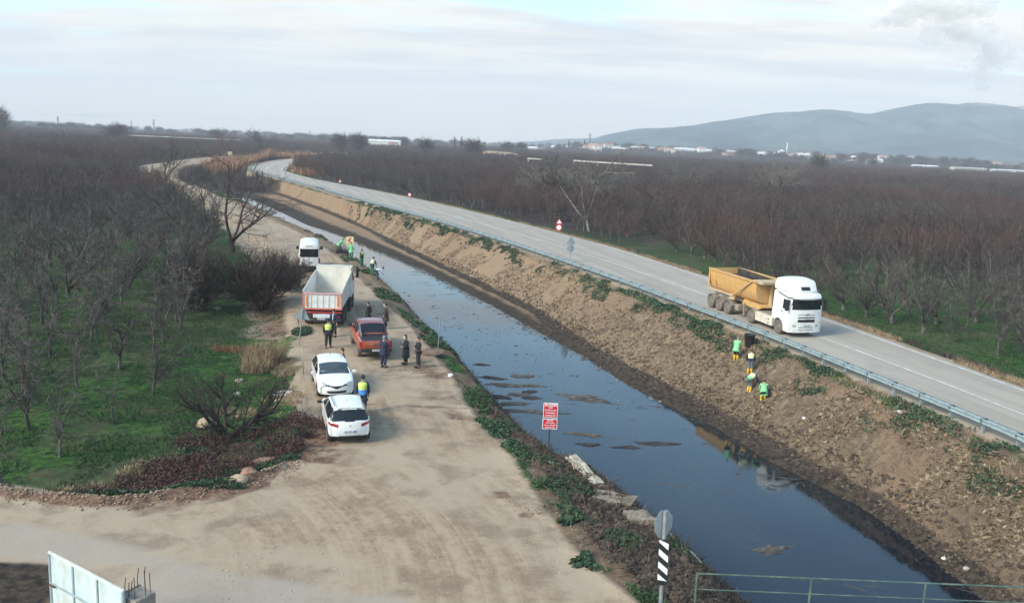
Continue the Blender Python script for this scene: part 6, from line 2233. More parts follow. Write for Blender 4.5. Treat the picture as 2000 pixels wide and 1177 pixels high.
for z in (.18, 1.45, 2.21):
    MB().box((-.03, -.034, z - .03), (Lg + .03, .026, z + .03), .008).build('rail', mat('gate_rail', (.60, .64, .58), .6, dirt=(.4, .28, .16), dirt_amt=.4) if z > 2 else GATE_F, root)
MB().box((.02, -.07, 1.40), (.22, -.03, 1.44)).build('bolt', RUST, root)
MB().tube([(0, .0, -.25), (0, 0, 2.2)], .05, 8).build('hinge_post', GATE_F, root)
MB().tube([(Lg, .0, -.25), (Lg, 0, 2.2)], .045, 8).build('lock_post', GATE_F, root)
c = at(269, 1152, 2.0)
root = empty('pillar', (c.x + .05, c.y - .1, 0), 0, 'unfinished concrete pillar with bare reinforcing bars beside the gate', 'pillar'); root.rotation_euler = (0, 0, R(-30))
MB().box((-.26, -.26, -.3), (.26, .26, 1.98), .02).build('shaft', CONC, root)
MB().box((-.30, -.27, 1.80), (-.262, .27, 2.0)).build('mortar_edge', CONC_D, root)
for i, (x, y, hh) in enumerate(((-.2, -.18, .42), (-.05, -.2, .34), (.14, -.19, .50), (.2, .04, .58), (.16, .2, .46), (-.02, .2, .55), (-.19, .14, .5), (-.2, -.02, .25))):
    MB().tube([(x, y, 1.9), (x + .015 * math.sin(i), y, 1.98 + hh * .5), (x + .03 * math.cos(i), y + .01, 1.98 + hh)], .011, 5).build('rebar', RUST, root)

RAILG = mat('rail_green', (.05, .105, .08), .5, var=.15, dirt=(.3, .3, .24), dirt_amt=.4)
DECK = 0.1
a = at(1362, 1119, 1.15); b_ = at(2000, 1146, 1.15)
root = empty('bridge_railing', (a.x, a.y, DECK), 0, 'thin green two-bar railing across the canal at the lower right', 'railing')
d = Vector((b_.x - a.x, b_.y - a.y, 0)); ex = d.normalized(); Lr = d.length + 3.0
root.rotation_euler = (0, 0, math.atan2(d.y, d.x))
MB().tube([(0, 0, 1.05), (Lr, 0, 1.05)], .022, 8).build('top_rail', RAILG, root, smooth=True)
MB().tube([(.02, 0, .60), (Lr, 0, .60)], .016, 8).build('middle_rail', RAILG, root, smooth=True)
k = 0.0
while k < Lr:
    MB().tube([(k, 0, 0), (k, 0, 1.05)], .03, 8).build('post', RAILG, root, smooth=True)
    k += 3.05
bd = MB().box((-2.2, -7.5, -.55), (Lr, .12, 0), .02).build('bridge_deck', CONC, None); bd.location = (a.x, a.y, DECK - .003); bd.rotation_euler = root.rotation_euler; bd['kind'] = 'structure'

# ---------------------------------------------------------------- concrete remains at the left bank
def block(px, py, z, sx, sy, sz, rz, label, m=CONC_D, tilt=(0, 0)):
    p = at(px, py, z)
    bm = bmesh.new(); bmesh.ops.create_cube(bm, size=1)
    bmesh.ops.subdivide_edges(bm, edges=bm.edges[:], cuts=5, use_grid_fill=True)
    rg = random.Random(int(px))
    for v in bm.verts:
        n = fbm(np.array([v.co.x * 4 + px]), np.array([v.co.y * 4 + v.co.z * 5]), 3)[0] - .5
        v.co = Vector((v.co.x * sx, v.co.y * sy, v.co.z * sz)) + v.co.normalized() * n * .22
    me = bpy.data.meshes.new('concrete_block'); bm.to_mesh(me); bm.free()
    o = link('concrete_block', me, m); o.location = (p.x, p.y, z - sz / 2 + .02); o.rotation_euler = (tilt[0], tilt[1], R(rz))
    tag(o, label, 'concrete block', 'broken concrete walls along the left bank')
    return o


block(1140, 915, -.22, .5, 2.6, 1.9, 22, 'pale concrete wall stub lying nearest the red notice boards', mat('concrete_pale', (.42, .36, .27), .9, var=.2, scale=4, bump=.4), (.05, 0))
block(1200, 970, -.30, 1.5, .9, 2.2, -20, 'brown broken concrete stub second from the red notice boards')
block(1250, 1006, -.30, .9, .8, 2.2, 10, 'upright concrete stub with pale top left of the octagonal sign')
block(1318, 1068, -.8, .5, 1.6, 1.4, 35, 'tilted pale concrete lump right of the striped marker board', mat('concrete_pale', (.42, .36, .27)), (.2, .2))
block(1025, 858, -.35, .7, .7, 1.2, 10, 'small dark concrete stub half hidden in weeds left of the red notice pole')

# black bin by the guard rail
p = gz(1463, 672, .1)
root = empty('bin', (p.x, p.y, hz(p.x, p.y) - .02), 0, 'black bin standing below the guard rail above the right bank workers', 'bin')
MB().lathe([(.26, 0), (.34, .72), (.36, .74), (.36, .78), (.31, .78), (.30, .70), (.24, .05)], 18).build('tub', BLACKP, root, smooth=True)
MB().tube([(.35, 0, .70), (.42, 0, .74), (.42, .08, .74), (.35, .08, .70)], .015, 5).build('handle', BLACKP, root)
# ---------------------------------------------------------------- loose ground cover and debris
rgD = np.random.default_rng(77)


def quads(name, P, size, m, up=.5, seed=1, stretch=1.0, kind='stuff', parent=None, n_off=.0):
    rg = np.random.default_rng(seed)
    n = len(P)
    a = rg.normal(0, 1, (n, 3)); a[:, 2] *= .6; a /= np.linalg.norm(a, axis=1)[:, None]
    nr = rg.normal(0, .5, (n, 3)) + np.array([0, 0, up]); nr /= np.linalg.norm(nr, axis=1)[:, None]
    b = np.cross(a, nr); b /= np.linalg.norm(b, axis=1)[:, None] + 1e-9
    s = (np.asarray(size) * (rg.random(n) * .8 + .6))[:, None]
    v = np.stack([P - a * s * stretch, P + b * s * .55 + nr * s * .15, P + a * s * stretch, P - b * s * .55 + nr * s * .15], 1).reshape(-1, 3)
    o = link(name, mesh_np(name, v, np.arange(n * 4).reshape(n, 4)), m, parent)
    if kind: o['kind'] = kind
    return o


def blades(name, P, h, m, w=.012, lean=.35, seed=2, kind='stuff', parent=None):
    rg = np.random.default_rng(seed); n = len(P)
    hh = (np.asarray(h) * (rg.random(n) * .9 + .5))[:, None]
    d = rg.normal(0, lean, (n, 3)); d[:, 2] = 1
    an = rg.random(n) * 6.28
    sd = np.stack([np.cos(an), np.sin(an), np.zeros(n)], 1) * (np.asarray(w) * np.ones(n))[:, None]
    mid = P + d * hh * .55; tip = P + d * hh + rg.normal(0, lean * .5, (n, 3)) * hh * np.array([1, 1, 0])
    v = np.stack([P - sd, P + sd, mid + sd * .7, mid - sd * .7, tip], 1).reshape(-1, 3)
    base = np.arange(n)[:, None] * 5
    me = bpy.data.meshes.new(name)
    f = np.concatenate([base + np.array([0, 1, 2]), base + np.array([0, 2, 3]), base + np.array([3, 2, 4])]).reshape(-1, 3)
    o = link(name, mesh_np(name, v, f), m, parent)
    if kind: o['kind'] = kind
    return o


def rocks(name, P, size, m, seed=3, flat=.6, kind='stuff'):
    bm = bmesh.new(); bmesh.ops.create_icosphere(bm, subdivisions=1, radius=1)
    bv = np.array([v.co[:] for v in bm.verts]); bf = np.array([[v.index for v in f.verts] for f in bm.faces]); bm.free()
    rg = np.random.default_rng(seed); n = len(P)
    s = np.asarray(size) * (rg.random(n) ** 2 * 1.2 + .4)
    jit = 1 + rg.normal(0, .22, (n, len(bv), 1))
    an = rg.random(n) * 6.28; c, sn = np.cos(an), np.sin(an)
    asp = rg.uniform(.6, 1.5, (n, 1))
    x = bv[None, :, 0] * asp; y = bv[None, :, 1] / asp; z = bv[None, :, 2] * flat
    V = np.stack([x * c[:, None] - y * sn[:, None], x * sn[:, None] + y * c[:, None], np.broadcast_to(z, x.shape)], -1) * jit * s[:, None, None] + P[:, None, :]
    F = (bf[None] + (np.arange(n) * len(bv))[:, None, None]).reshape(-1, 3)
    o = link(name, mesh_np(name, V.reshape(-1, 3), F), m)
    if kind: o['kind'] = kind
    return o


def sticks(name, P, ln, rad, m, seed=4, up=.25, kind='stuff', parent=None, dirn=None):
    rg = np.random.default_rng(seed); br = []
    for p in P:
        d = rg.normal(0, 1, 3) if dirn is None else np.array(dirn) + rg.normal(0, .4, 3)
        d[2] = abs(rg.normal(0, up)); d /= np.linalg.norm(d)
        L = ln * rg.uniform(.4, 1.4); k = 4; pts = [np.array(p) - d * L * .3]
        for i in range(k - 1):
            d = d + rg.normal(0, .28, 3); d /= np.linalg.norm(d); pts.append(pts[-1] + d * L / (k - 1))
        br.append((np.array(pts), rad * rg.uniform(.5, 1.6) * np.linspace(1, .4, k)))
    v, f = tubes_np(br, 3)
    o = link(name, mesh_np(name, v, f), m, parent)
    if kind: o['kind'] = kind
    return o


def on_ground(x, y, dz=0.0):
    return np.stack([x, y, height(x, y) + dz], 1)


WEED = leafmat('weed_leaves', (.014, .04, .016), (.05, .105, .03))
WEED_D = leafmat('weed_dark', (.016, .040, .020), (.050, .098, .038))
GRASSM = leafmat('grass_blades', (.012, .034, .009), (.050, .095, .022))
DRYG = leafmat('dry_grass', (.20, .13, .07), (.40, .29, .17))
DRYO = leafmat('dry_reed_orange', (.20, .095, .05), (.36, .19, .10))
BRAM = leafmat('bramble_red', (.035, .012, .011), (.105, .036, .028))
BRUSH = leafmat('brush_dark', (.03, .02, .018), (.075, .05, .045))
CLOD = mat('soil_clods', (.155, .11, .074), .95, var=.35, scale=2.5)
CLOD_D = mat('soil_clods_dark', (.07, .048, .034), .95, var=.4, scale=2.5)
STICK = leafmat('dry_sticks', (.12, .085, .06), (.30, .22, .15))
STICK_D = leafmat('dark_roots', (.030, .020, .015), (.10, .068, .045))
STONE = mat('pale_stone', (.38, .33, .26), .9, var=.2, scale=6)

# weeds on both shoulders of the canal
def band(n, f0, f1, y0, y1, mask=None, power=1.6):
    y = y0 + (y1 - y0) * rgD.random(n) ** power
    a, b = f0(y), f1(y)
    x = a + (b - a) * rgD.random(n)
    if mask is not None:
        k = mask(x, y); x, y = x[k], y[k]
    return x, y


x, y = band(60000, lambda y: fF(y) - .7 - .9 * vnoise(y * .7, y * 0, 4), lambda y: fG(y) - .9, 20, 160, lambda x, y: fbm(x * .9 + 3, y * .5, 45) > .50 + .12 * rgD.random(len(x)))
quads('ground_cover', on_ground(x, y, rgD.random(len(x)) * .16), .042 + y * .0008, WEED_D, .6, 5)
x, y = band(52000, lambda y: fA(y) + .2, lambda y: fB(y) + .7, 22, 52, lambda x, y: (fbm(x * .75, y * .6, 46) > .47 + .10 * rgD.random(len(x)) + .16 * sstep(y, 38, 46)) & ((x < fA(y) + 1.3) | (fbm(x * .8, y * .8, 47) > .57) | (y > 40)))
quads('ground_cover', on_ground(x, y, rgD.random(len(x)) * .20), .05, WEED, .6, 6)
x, y = band(26000, lambda y: fA(y) + .3, lambda y: fB(y) + .4, 48, 210, lambda x, y: fbm(x * .3, y * .22, 44) > .60)
quads('ground_cover', on_ground(x, y, rgD.random(len(x)) * .16), .06 + y * .0006, WEED, .6, 7)
# cabbage-like dark clump at the bank corner near the track
for i, (px, py, rr, n) in enumerate(((975, 832, 1.1, 2400), (950, 795, .6, 800), (1120, 1010, .7, 900), (1000, 870, .5, 400), (1140, 1105, .4, 300), (815, 628, .6, 500), (745, 565, .7, 400))):
    p = at(px, py, -.1); an = rgD.random(n) * 6.28; r = rr * np.sqrt(rgD.random(n)) * (.75 + .35 * np.sin(an * 3 + i))
    x = p.x + r * np.cos(an); y = p.y + r * np.sin(an) * 1.5
    o = quads('weed_clump', on_ground(x, y, rgD.random(n) * .26 * (1 - r / rr / 1.3)), .085, WEED_D if i % 2 == 0 else WEED, .5, 20 + i, kind='stuff')

# grass of the left orchard, and of the ground under the trees across the road
x = rgD.uniform(-34, -7, 120000); y = 26.5 + 34 * rgD.random(120000) ** 1.4
k = (orch_mask(x, y) > .9) & (np.abs(x) < .7 * y) & (fbm(x * .6, y * .6, 91) > .42)
x, y = x[k], y[k]
blades('grass', on_ground(x, y, -.01), .13, GRASSM, .016, .5, 8)
x = rgD.uniform(10, 60, 60000); y = 30 + 60 * rgD.random(60000)
k = (x > fH(y) + 1.6) & (x < fH(y) + 11) & (x < .7 * y) & (fbm(x * .4, y * .4, 92) > .45)
x, y = x[k], y[k]
blades('grass', on_ground(x, y, -.01), .20, GRASSM, .025, .5, 9)
# dry verge beyond the road
x, y = band(42000, lambda y: fH(y) + .35, lambda y: fH(y) + 1.9, 24, 200, lambda x, y: fbm(x * .7, y * .3, 93) > .40)
blades('dry_verge', on_ground(x, y, -.02), .22, DRYG, .02, .5, 10)
x, y = band(9000, lambda y: fH(y) + .9, lambda y: fH(y) + 2.6, 24, 160, lambda x, y: fbm(x * .4, y * .2, 94) > .5)
blades('dark_verge', on_ground(x, y, -.02), .35, BRUSH, .02, .5, 11)

# clods, stones and roots on the dug right bank
x, y = band(6000, lambda y: fE(y) - .3, lambda y: fF(y) + .5, 18, 80, None, 1.7)
rocks('soil_clods', on_ground(x, y, .0), .040 + y * .0004, CLOD, 12, .7)
x, y = band(5000, lambda y: fE(y) - .7, lambda y: fE(y) + 1.0, 18, 120, None, 1.6)
rocks('mud_clods', on_ground(x, y, .0), .09, CLOD_D, 13, .6)
x, y = band(2600, lambda y: fE(y), lambda y: fF(y), 18, 90, lambda x, y: fbm(x * .3, y * .3, 95) > .42, 1.6)
sticks('dead_roots', on_ground(x, y, .03), .55, .012, STICK, 14, .2)
x, y = band(30000, lambda y: fE(y) + .2, lambda y: fF(y) + .3, 18, 150, lambda x, y: fbm(x * .5, y * .5, 97) > .46, 1.7)
o = quads('matted_straw', on_ground(x, y, .02), .10, leafmat('straw', (.10, .072, .045), (.32, .235, .145)), .9, 64, stretch=1.6)
x, y = band(7000, lambda y: fF(y) - .6, lambda y: fG(y) - 1.0, 18, 150, lambda x, y: fbm(x * .5, y * .5, 98) > .45, 1.6)
blades('dry_grass', on_ground(x, y, -.02), .28, DRYG, .014, .5, 65)
# small gravel on the track and its edges
x, y = band(6500, lambda y: fT(y) - 1.5, lambda y: fA(y) + .8, 17, 75, lambda x, y: (np.abs(x - fT(y)) < 2.2) | (np.abs(x - fA(y)) < 1.3) | (vnoise(x, y, 5) > .93), 1.3)
rocks('gravel', on_ground(x, y, .005), .022, STONE, 15, .6)
# dark root tangle on the near left bank
x, y = band(5200, lambda y: fA(y) + 1.0, lambda y: fC(y) - .6, 19, 40, None, 1.1)
sticks('root_tangle', on_ground(x, y, .06), .50, .014, STICK_D, 16, .5)
x, y = band(1300, lambda y: fA(y) + .4, lambda y: fC(y) - .9, 19, 40, None, 1.1)
sticks('dry_stalks', on_ground(x, y, .08), .42, .011, STICK, 17, .5)
x, y = band(9000, lambda y: fA(y) + 1.1, lambda y: fC(y) - .3, 18, 42, None, 1.1)
rocks('dark_earth_clods', on_ground(x, y, .02), .10, CLOD_D, 18, .7)
x, y = band(2600, lambda y: fB(y) + .0, lambda y: fC(y) - .8, 40, 160, None, 1.4)
sticks('root_tangle', on_ground(x, y, .04), .5, .015, STICK_D, 19, .4)
# berm of loose soil round the orchard corner
a = np.array([(-60, 31.0), (-26, 28.7), (-20.4, 27.7), (-16.7, 27.3), (-14.9, 27.0), (-13.1, 26.8), (-11.6, 27.4), (-9.6, 28.6), (-8.3, 30.3), (-8.0, 31.6)])
t = rgD.random(1500) * (len(a) - 1.001); i = t.astype(int); f = (t - i)[:, None]
p = a[i] * (1 - f) + a[i + 1] * f + rgD.normal(0, .30, (1500, 2))
rocks('berm_clods', on_ground(p[:, 0], p[:, 1], .01), .040, mat('berm_soil', (.26, .18, .12), .95, var=.4, scale=2), 21, .7)
# shrubby litter round the gnarled bush: red brambles, ivy
def patch(n, cpx, cpy, rx, ry, rot=0.0):
    c = at(cpx, cpy, -.2); an = rgD.random(n) * 6.28; r = np.sqrt(rgD.random(n))
    u, v = r * np.cos(an) * rx, r * np.sin(an) * ry
    ca, sa = math.cos(R(rot)), math.sin(R(rot))
    return c.x + u * ca - v * sa, c.y + u * sa + v * ca


for i, (px, py, rx, ry, rot, n) in enumerate(((440, 900, 3.0, 1.2, 22, 9000), (340, 935, 2.2, .8, 12, 4000), (560, 850, 1.6, 1.5, 40, 3500), (420, 860, 1.6, 1.2, 0, 2600), (240, 962, 1.6, .35, 8, 900))):
    x, y = patch(n, px, py, rx, ry, rot); k = fbm(x * 1.1, y * 1.1, 96) > .40; x, y = x[k], y[k]
    quads('brambles', on_ground(x, y, rgD.random(len(x)) * .3), .05, BRAM, .4, 30 + i)
    x, y = patch(n // 12, px, py, rx, ry, rot)
    sticks('bramble_stems', on_ground(x, y, .12), .7, .009, STICK_D, 36 + i, .6)
for i, (px, py, rx, ry, rot, n) in enumerate(((470, 915, 2.2, .40, 22, 2600), (545, 868, 1.2, .6, 40, 1500), (385, 880, .8, .5, 0, 900), (590, 655, .6, 1.2, 0, 1300), (330, 965, 2.6, .3, 8, 1800))):
    x, y = patch(n, px, py, rx, ry, rot)
    quads('ivy', on_ground(x, y, rgD.random(len(x)) * .2), .06, WEED_D, .5, 40 + i)
# dry reeds by the track
for i, (px, py, rx, ry, n, h_) in enumerate(((518, 708, 1.1, .7, 900, 1.15), (500, 720, .8, .5, 400, .8), (455, 680, 1.3, .4, 500, .35), (560, 560, .8, 2.5, 500, .5))):
    x, y = patch(n, px, py, rx, ry)
    o = blades('dry_reeds', on_ground(x, y, -.02), h_, DRYG if i < 2 else DRYO, .014, .25, 50 + i, kind=None)
    tag(o, ['clump of tall dry reeds between the orchard grass and the white hatchback', 'lower fringe of dry reeds left of the tall dry clump', 'flattened dry grass patch left of the dry reeds', 'dry grass along the track edge beside the minibus'][i], 'reeds')
for i, (px, py, rx, ry, n) in enumerate(((350, 905, 2.6, 1.0, 3000), (250, 945, 2.6, .5, 1800), (540, 790, 1.3, 1.6, 1600), (560, 720, .8, 2.0, 1500), (480, 800, 1.4, 1.0, 900))):
    x, y = patch(n, px, py, rx, ry, 15); k = fbm(x * .9, y * .9, 99) > .44; x, y = x[k], y[k]
    blades('dry_grass', on_ground(x, y, -.01), .16, DRYG, .014, .6, 70 + i)
# pile of branches on the red strip
x, y = patch(700, 440, 575, 3.0, 1.6); sticks('leaf_litter_sticks', on_ground(x, y, .05), .6, .012, STICK_D, 55, .3)
# reeds and brush on the far bend of the canal
x, y = band(9000, lambda y: fD(y) - 3, lambda y: fG(y) - 2.5, 225, 420, None, 1.0)
blades('reed_bed', on_ground(x, y, -.05), 2.2, BRUSH, .10, .25, 56)
x, y = band(7000, lambda y: fB(y) + 1, lambda y: fC(y) + 1.5, 200, 330, None, 1.0)
blades('reed_bed', on_ground(x, y, -.05), 2.2, BRUSH, .10, .25, 57)
x, y = band(9000, lambda y: fB(y) + 1.5, lambda y: fG(y) - 3, 300, 470, None, 1.0)
blades('orange_reed_bed', on_ground(x, y, 1.2), 3.6, DRYO, .14, .25, 58)
x = rgD.uniform(-82, -60, 3000); y = rgD.uniform(262, 330, 3000); k = x > fH(y) + 2; x, y = x[k], y[k]
blades('orange_reed_bed', on_ground(x, y, 0), 2.0, DRYO, .12, .25, 59)

# single stones, rags and litter
def lump(name, px, py, z, s, m, label, cat, seed, flat=.6, ell=1.0):
    p = gz(px, py, z)
    bm = bmesh.new(); bmesh.ops.create_icosphere(bm, subdivisions=3, radius=1)
    for v in bm.verts:
        n_ = fbm(np.array([v.co.x * 1.7 + seed]), np.array([v.co.y * 1.7 + v.co.z * 1.3]), seed)[0]
        v.co = v.co * (.7 + .6 * n_)
        v.co.x *= s * ell; v.co.y *= s; v.co.z *= s * flat
    me = bpy.data.meshes.new(name); bm.to_mesh(me); bm.free()
    o = link(name, me, m); o.location = (p.x, p.y, p.z + s * flat * .25); o.rotation_euler[2] = seed
    return tag(o, label, cat)


RAG = mat('striped_rag', (.62, .55, .50), .9, var=.3, scale=14)
BRICKM = mat('red_rubble', (.36, .19, .13), .92, var=.25, scale=4)
lump('stone', 467, 744, -.2, .20, STONE, 'pale oval stone on the grass right above the gnarled bush', 'stone', 1)
lump('stone', 463, 770, -.2, .18, STONE, 'pale round stone just behind the gnarled bush', 'stone', 2)
lump('stone', 404, 830, -.3, .42, mat('tan_stone', (.36, .27, .18), .9, var=.25), 'tan boulder at the left foot of the gnarled bush', 'stone', 3)
lump('rag', 559, 768, -.1, .34, RAG, 'crumpled pale striped rag on the grass left of the hatchback', 'rag', 4, .3, 1.7)
lump('litter', 581, 866, 0, .10, SIGN_W, 'small white scrap on the dirt left of the estate car', 'litter', 5, .5)
lump('stone', 425, 604, -.3, .28, STONE, 'pale stone on the red leaf litter between the two bushes', 'stone', 6)
lump('stone', 516, 906, 0, .36, BRICKM, 'reddish rubble lump at the upper end of the earth berm', 'stone', 7, .5, 1.9)
lump('stone', 488, 925, 0, .33, BRICKM, 'reddish rubble lump in the middle of the earth berm stones', 'stone', 8, .55, 1.5)
lump('stone', 466, 938, 0, .28, mat('tan_stone', (.36, .27, .18)), 'tan rubble lump at the lower end of the berm stones', 'stone', 9, .6, 1.2)
lump('soil_heap', 838, 688, 0, .7, mat('red_soil', (.19, .115, .08), .95, var=.3, scale=3), 'low heap of reddish soil beside the bare grey pole', 'soil heap', 10, .20, 1.3)
lump('litter', 880, 733, 0, .14, SIGN_W, 'pale scrap at the track edge below the soil heap', 'litter', 11, .5, 1.6)
lump('litter', 1076, 903, -.2, .10, SIGN_W, 'white scrap in the grass below the red notice pole', 'litter', 12, .4, 1.6)
for i, (px, py, s, lb) in enumerate(((1570, 817, .10, 'white scrap on the right bank below the crouching worker'), (1757, 806, .17, 'pale yellow stone near the top of the right bank'), (1843, 1091, .10, 'small white scrap low on the right bank near the water, upper one'),
                                     (1887, 1111, .12, 'small pale stone lowest on the right bank at the water'), (1548, 711, .14, 'yellowish stone under the guard rail right of the worker group'))):
    p = on_bank(px, py)
    o = lump('stone' if i in (1, 3, 4) else 'litter', px, py, p.z, s, STONE if i in (1, 3, 4) else SIGN_W, lb, 'stone' if i in (1, 3, 4) else 'litter', 20 + i)
    o.location = (p.x, p.y, p.z + s * .3)
p = on_bank(1562, 842)
o = MB().tube([(-.9, 0, .05), (0, .05, .12), (.9, 0, .10)], [.03, .04, .025], 6).build('broken_pole', STICK); o.location = p; o.rotation_euler = (0, R(8), R(20)); tag(o, 'broken pale wooden pole lying across the right bank', 'pole')
rp = random.Random(4)
e = empty('brush_pile', gz(668, 497, -.2), 0, 'heap of cut branches on a dark barrow below the chevron sign', 'brush pile')
x = rgD.normal(0, .4, 160); y = rgD.normal(0, .4, 160)
sticks('branches', np.stack([x, y, rgD.random(160) * .6 + .2], 1), .8, .012, STICK_D, 60, .5, kind=None, parent=e)
MB().prism([(-.5, .15), (.5, .15), (.65, .45), (-.65, .45)], 1, -.35, .35).build('barrow_tray', BLACKP, e)
MB().tube([(-.5, .3, .2), (-1.1, .3, .35)], .02, 5).tube([(-.5, -.3, .2), (-1.1, -.3, .35)], .02, 5).tube([(.5, .0, .15), (.7, 0, .15)], .15, 8).build('barrow_frame', STEEL_D, e)
x, y = patch(60, 800, 735, 2.2, .7); sticks('scattered_twigs', on_ground(x, y, .02), .9, .012, STICK, 61, .05, dirn=(1, .1, 0))
x, y = patch(30, 1060, 1000, 1.2, .9); sticks('scattered_twigs', on_ground(x, y, .02), .7, .009, STICK, 62, .05)

# rut across the track: a low soil ridge
# ---------------------------------------------------------------- mats on the water
MATW = mat('algae_mat', (.10, .085, .07), .9, var=.4, scale=3, dirt=(.02, .02, .018), dirt_amt=.9, bump=.5)
MATD = mat('algae_dark', (.03, .027, .024), .85, var=.5, scale=3, bump=.5)


def float_mat(px, py, rx, ry, rot, seed, label, m=MATW):
    c = at(px, py, WATER_Z)
    n = 56; rings = 7; vs = [(0, 0, .05)]; fs = []
    for k in range(1, rings + 1):
        for i in range(n):
            a = 2 * math.pi * i / n
            e_ = max(.12, -.25 + 2.4 * float(fbm(np.array([math.cos(a) * 1.9 + seed * 3]), np.array([math.sin(a) * 1.9 + seed]), seed, 5, .75)[0]))
            r = k / rings * e_
            zz = .055 * (1 - (k / rings) ** 2) * float(vnoise(np.array([math.cos(a) * r * 4 + seed]), np.array([math.sin(a) * r * 4]), seed)[0]) * 2 + (.012 if k < rings else -.02)
            vs.append((math.cos(a) * r * rx, math.sin(a) * r * ry, zz))
    for i in range(n): fs.append((0, 1 + i, 1 + (i + 1) % n))
    for k in range(rings - 1):
        for i in range(n):
            a, b_ = 1 + k * n + i, 1 + k * n + (i + 1) % n
            fs.append((a, a + n, b_ + n, b_))
    o = MB().add(vs, fs).build('algae_mat', m, None, smooth=True)
    o.location = (c.x, c.y, WATER_Z); o.rotation_euler[2] = R(rot)
    return tag(o, label, 'algae mat', 'mats of scum floating on the canal')


for i, a_ in enumerate(((1142, 778, 1.75, .75, -25, 'large brown scum mat right above the red notice boards', MATW), (1152, 779, .85, .40, -25, 'dark core patch on the large brown scum mat', MATD),
                        (1040, 777, .8, .30, 0, 'dark scum mat just above the red notice boards', MATD), (985, 752, 1.3, .55, -10, 'brown scum mat nearest the left bank, upper one', MATW), (1010, 770, .9, .4, -10, 'small scum mat between the upper mats and the notice boards', MATW),
                        (1020, 803, 1.9, .38, 0, 'long brown scum mat left of the notice boards', MATW), (962, 738, .9, .35, -10, 'small dark scum patch at the left bank above the brown mats', MATD), (1022, 735, .9, .5, 20, 'faint brown scum mat in mid channel above the others', MATW), (1040, 753, .8, .2, 0, 'thin scum streak above the large brown mat', MATW),
                        (1142, 848, .95, .3, -10, 'thin scum mat right of the lower notice board', MATW), (1152, 868, .75, .2, -5, 'narrow dark scum mat below the one right of the notice board', MATD), (1225, 873, .7, .22, 0, 'small dark scum mat, left one of the lower pair', MATD),
                        (1280, 866, 1.25, .28, 0, 'long dark scum mat, right one of the lower pair', MATD), (1505, 1072, .75, .45, 25, 'single brown scum mat nearest the green railing', MATW), (940, 712, .5, .2, 0, 'tiny dark scum patch at the left bank near the pole', MATD), (1000, 788, 1.0, .5, 10, 'ragged brown scum mat between the left bank and the notice boards', MATW), (1035, 765, .6, .3, 30, 'small ragged dark scum mat above the notice boards', MATD), (975, 775, .8, .35, -20, 'dark ragged scum mat against the left bank', MATD))):
    float_mat(a_[0], a_[1], a_[2], a_[3], a_[4], 100 + i, a_[5], a_[6])
m_ = WATER_Z
bits = []
for px0, py0, px1, py1, w_, n in ((740, 480, 960, 600, .5, 700), (640, 450, 740, 480, .6, 300), (960, 600, 1300, 785, .35, 500), (760, 560, 1000, 700, 2.2, 120), (1000, 640, 1200, 800, 3.0, 90)):
    a, b_ = at(px0, py0, m_), at(px1, py1, m_)
    t = rgD.random(n); nx_ = rgD.normal(0, w_, n)
    bits.append(np.stack([a.x + (b_.x - a.x) * t + nx_, a.y + (b_.y - a.y) * t + rgD.normal(0, .3, n), np.full(n, m_ + .01)], 1))
bits = np.concatenate(bits)
rocks('floating_debris', bits, .085, mat('debris', (.16, .15, .14), .9, var=.8, scale=.6), 63, .3)

# ---------------------------------------------------------------- town, sheds and masts in the distance
HW = [mat('house_wall_%d' % i, c, .85, var=.08, scale=.3) for i, c in enumerate(((.72, .68, .62), (.62, .55, .46), (.55, .42, .34), (.78, .77, .74), (.60, .60, .58)))]
ROOF = [mat('roof_%d' % i, c, .85, var=.15, scale=.3) for i, c in enumerate(((.33, .15, .11), (.40, .22, .17), (.50, .48, .46), (.68, .67, .65)))]
WIN = mat('far_window', (.05, .06, .08), .3)
rh = random.Random(12)


def house(px, pyb, Y, w, d, h, rf, wm, rm, label, group='houses of the town below the hills', rz=None, name='house'):
    p = at_depth(px, pyb, Y)
    e = empty(name, (p.x, Y, -.35 + float(farz(p.x, Y))), rh.uniform(-.25, .25) if rz is None else rz, label, 'building', group)
    MB().box((-w / 2, -d / 2, 0), (w / 2, d / 2, h)).build('wall', wm, e)
    o = .4
    MB().add([(-w / 2 - o, -d / 2 - o, h), (w / 2 + o, -d / 2 - o, h), (w / 2 + o, d / 2 + o, h), (-w / 2 - o, d / 2 + o, h), (-w / 2 - o + rf * .5, 0, h + rf), (w / 2 + o - rf * .5, 0, h + rf)],
             [(0, 1, 5, 4), (2, 3, 4, 5), (1, 2, 5), (3, 0, 4), (3, 2, 1, 0)]).build('roof', rm, e)
    q = MB(); k = max(2, int(w / 4)); fl = max(1, int(h / 3))
    for f_ in range(fl):
        for i in range(k):
            x0 = -w / 2 + (i + .5) * w / k
            q.box((x0 - .55, -d / 2 - .04, 1.0 + f_ * 3), (x0 + .55, -d / 2 + .02, 2.3 + f_ * 3))
    q.build('windows', WIN, e)
    return e


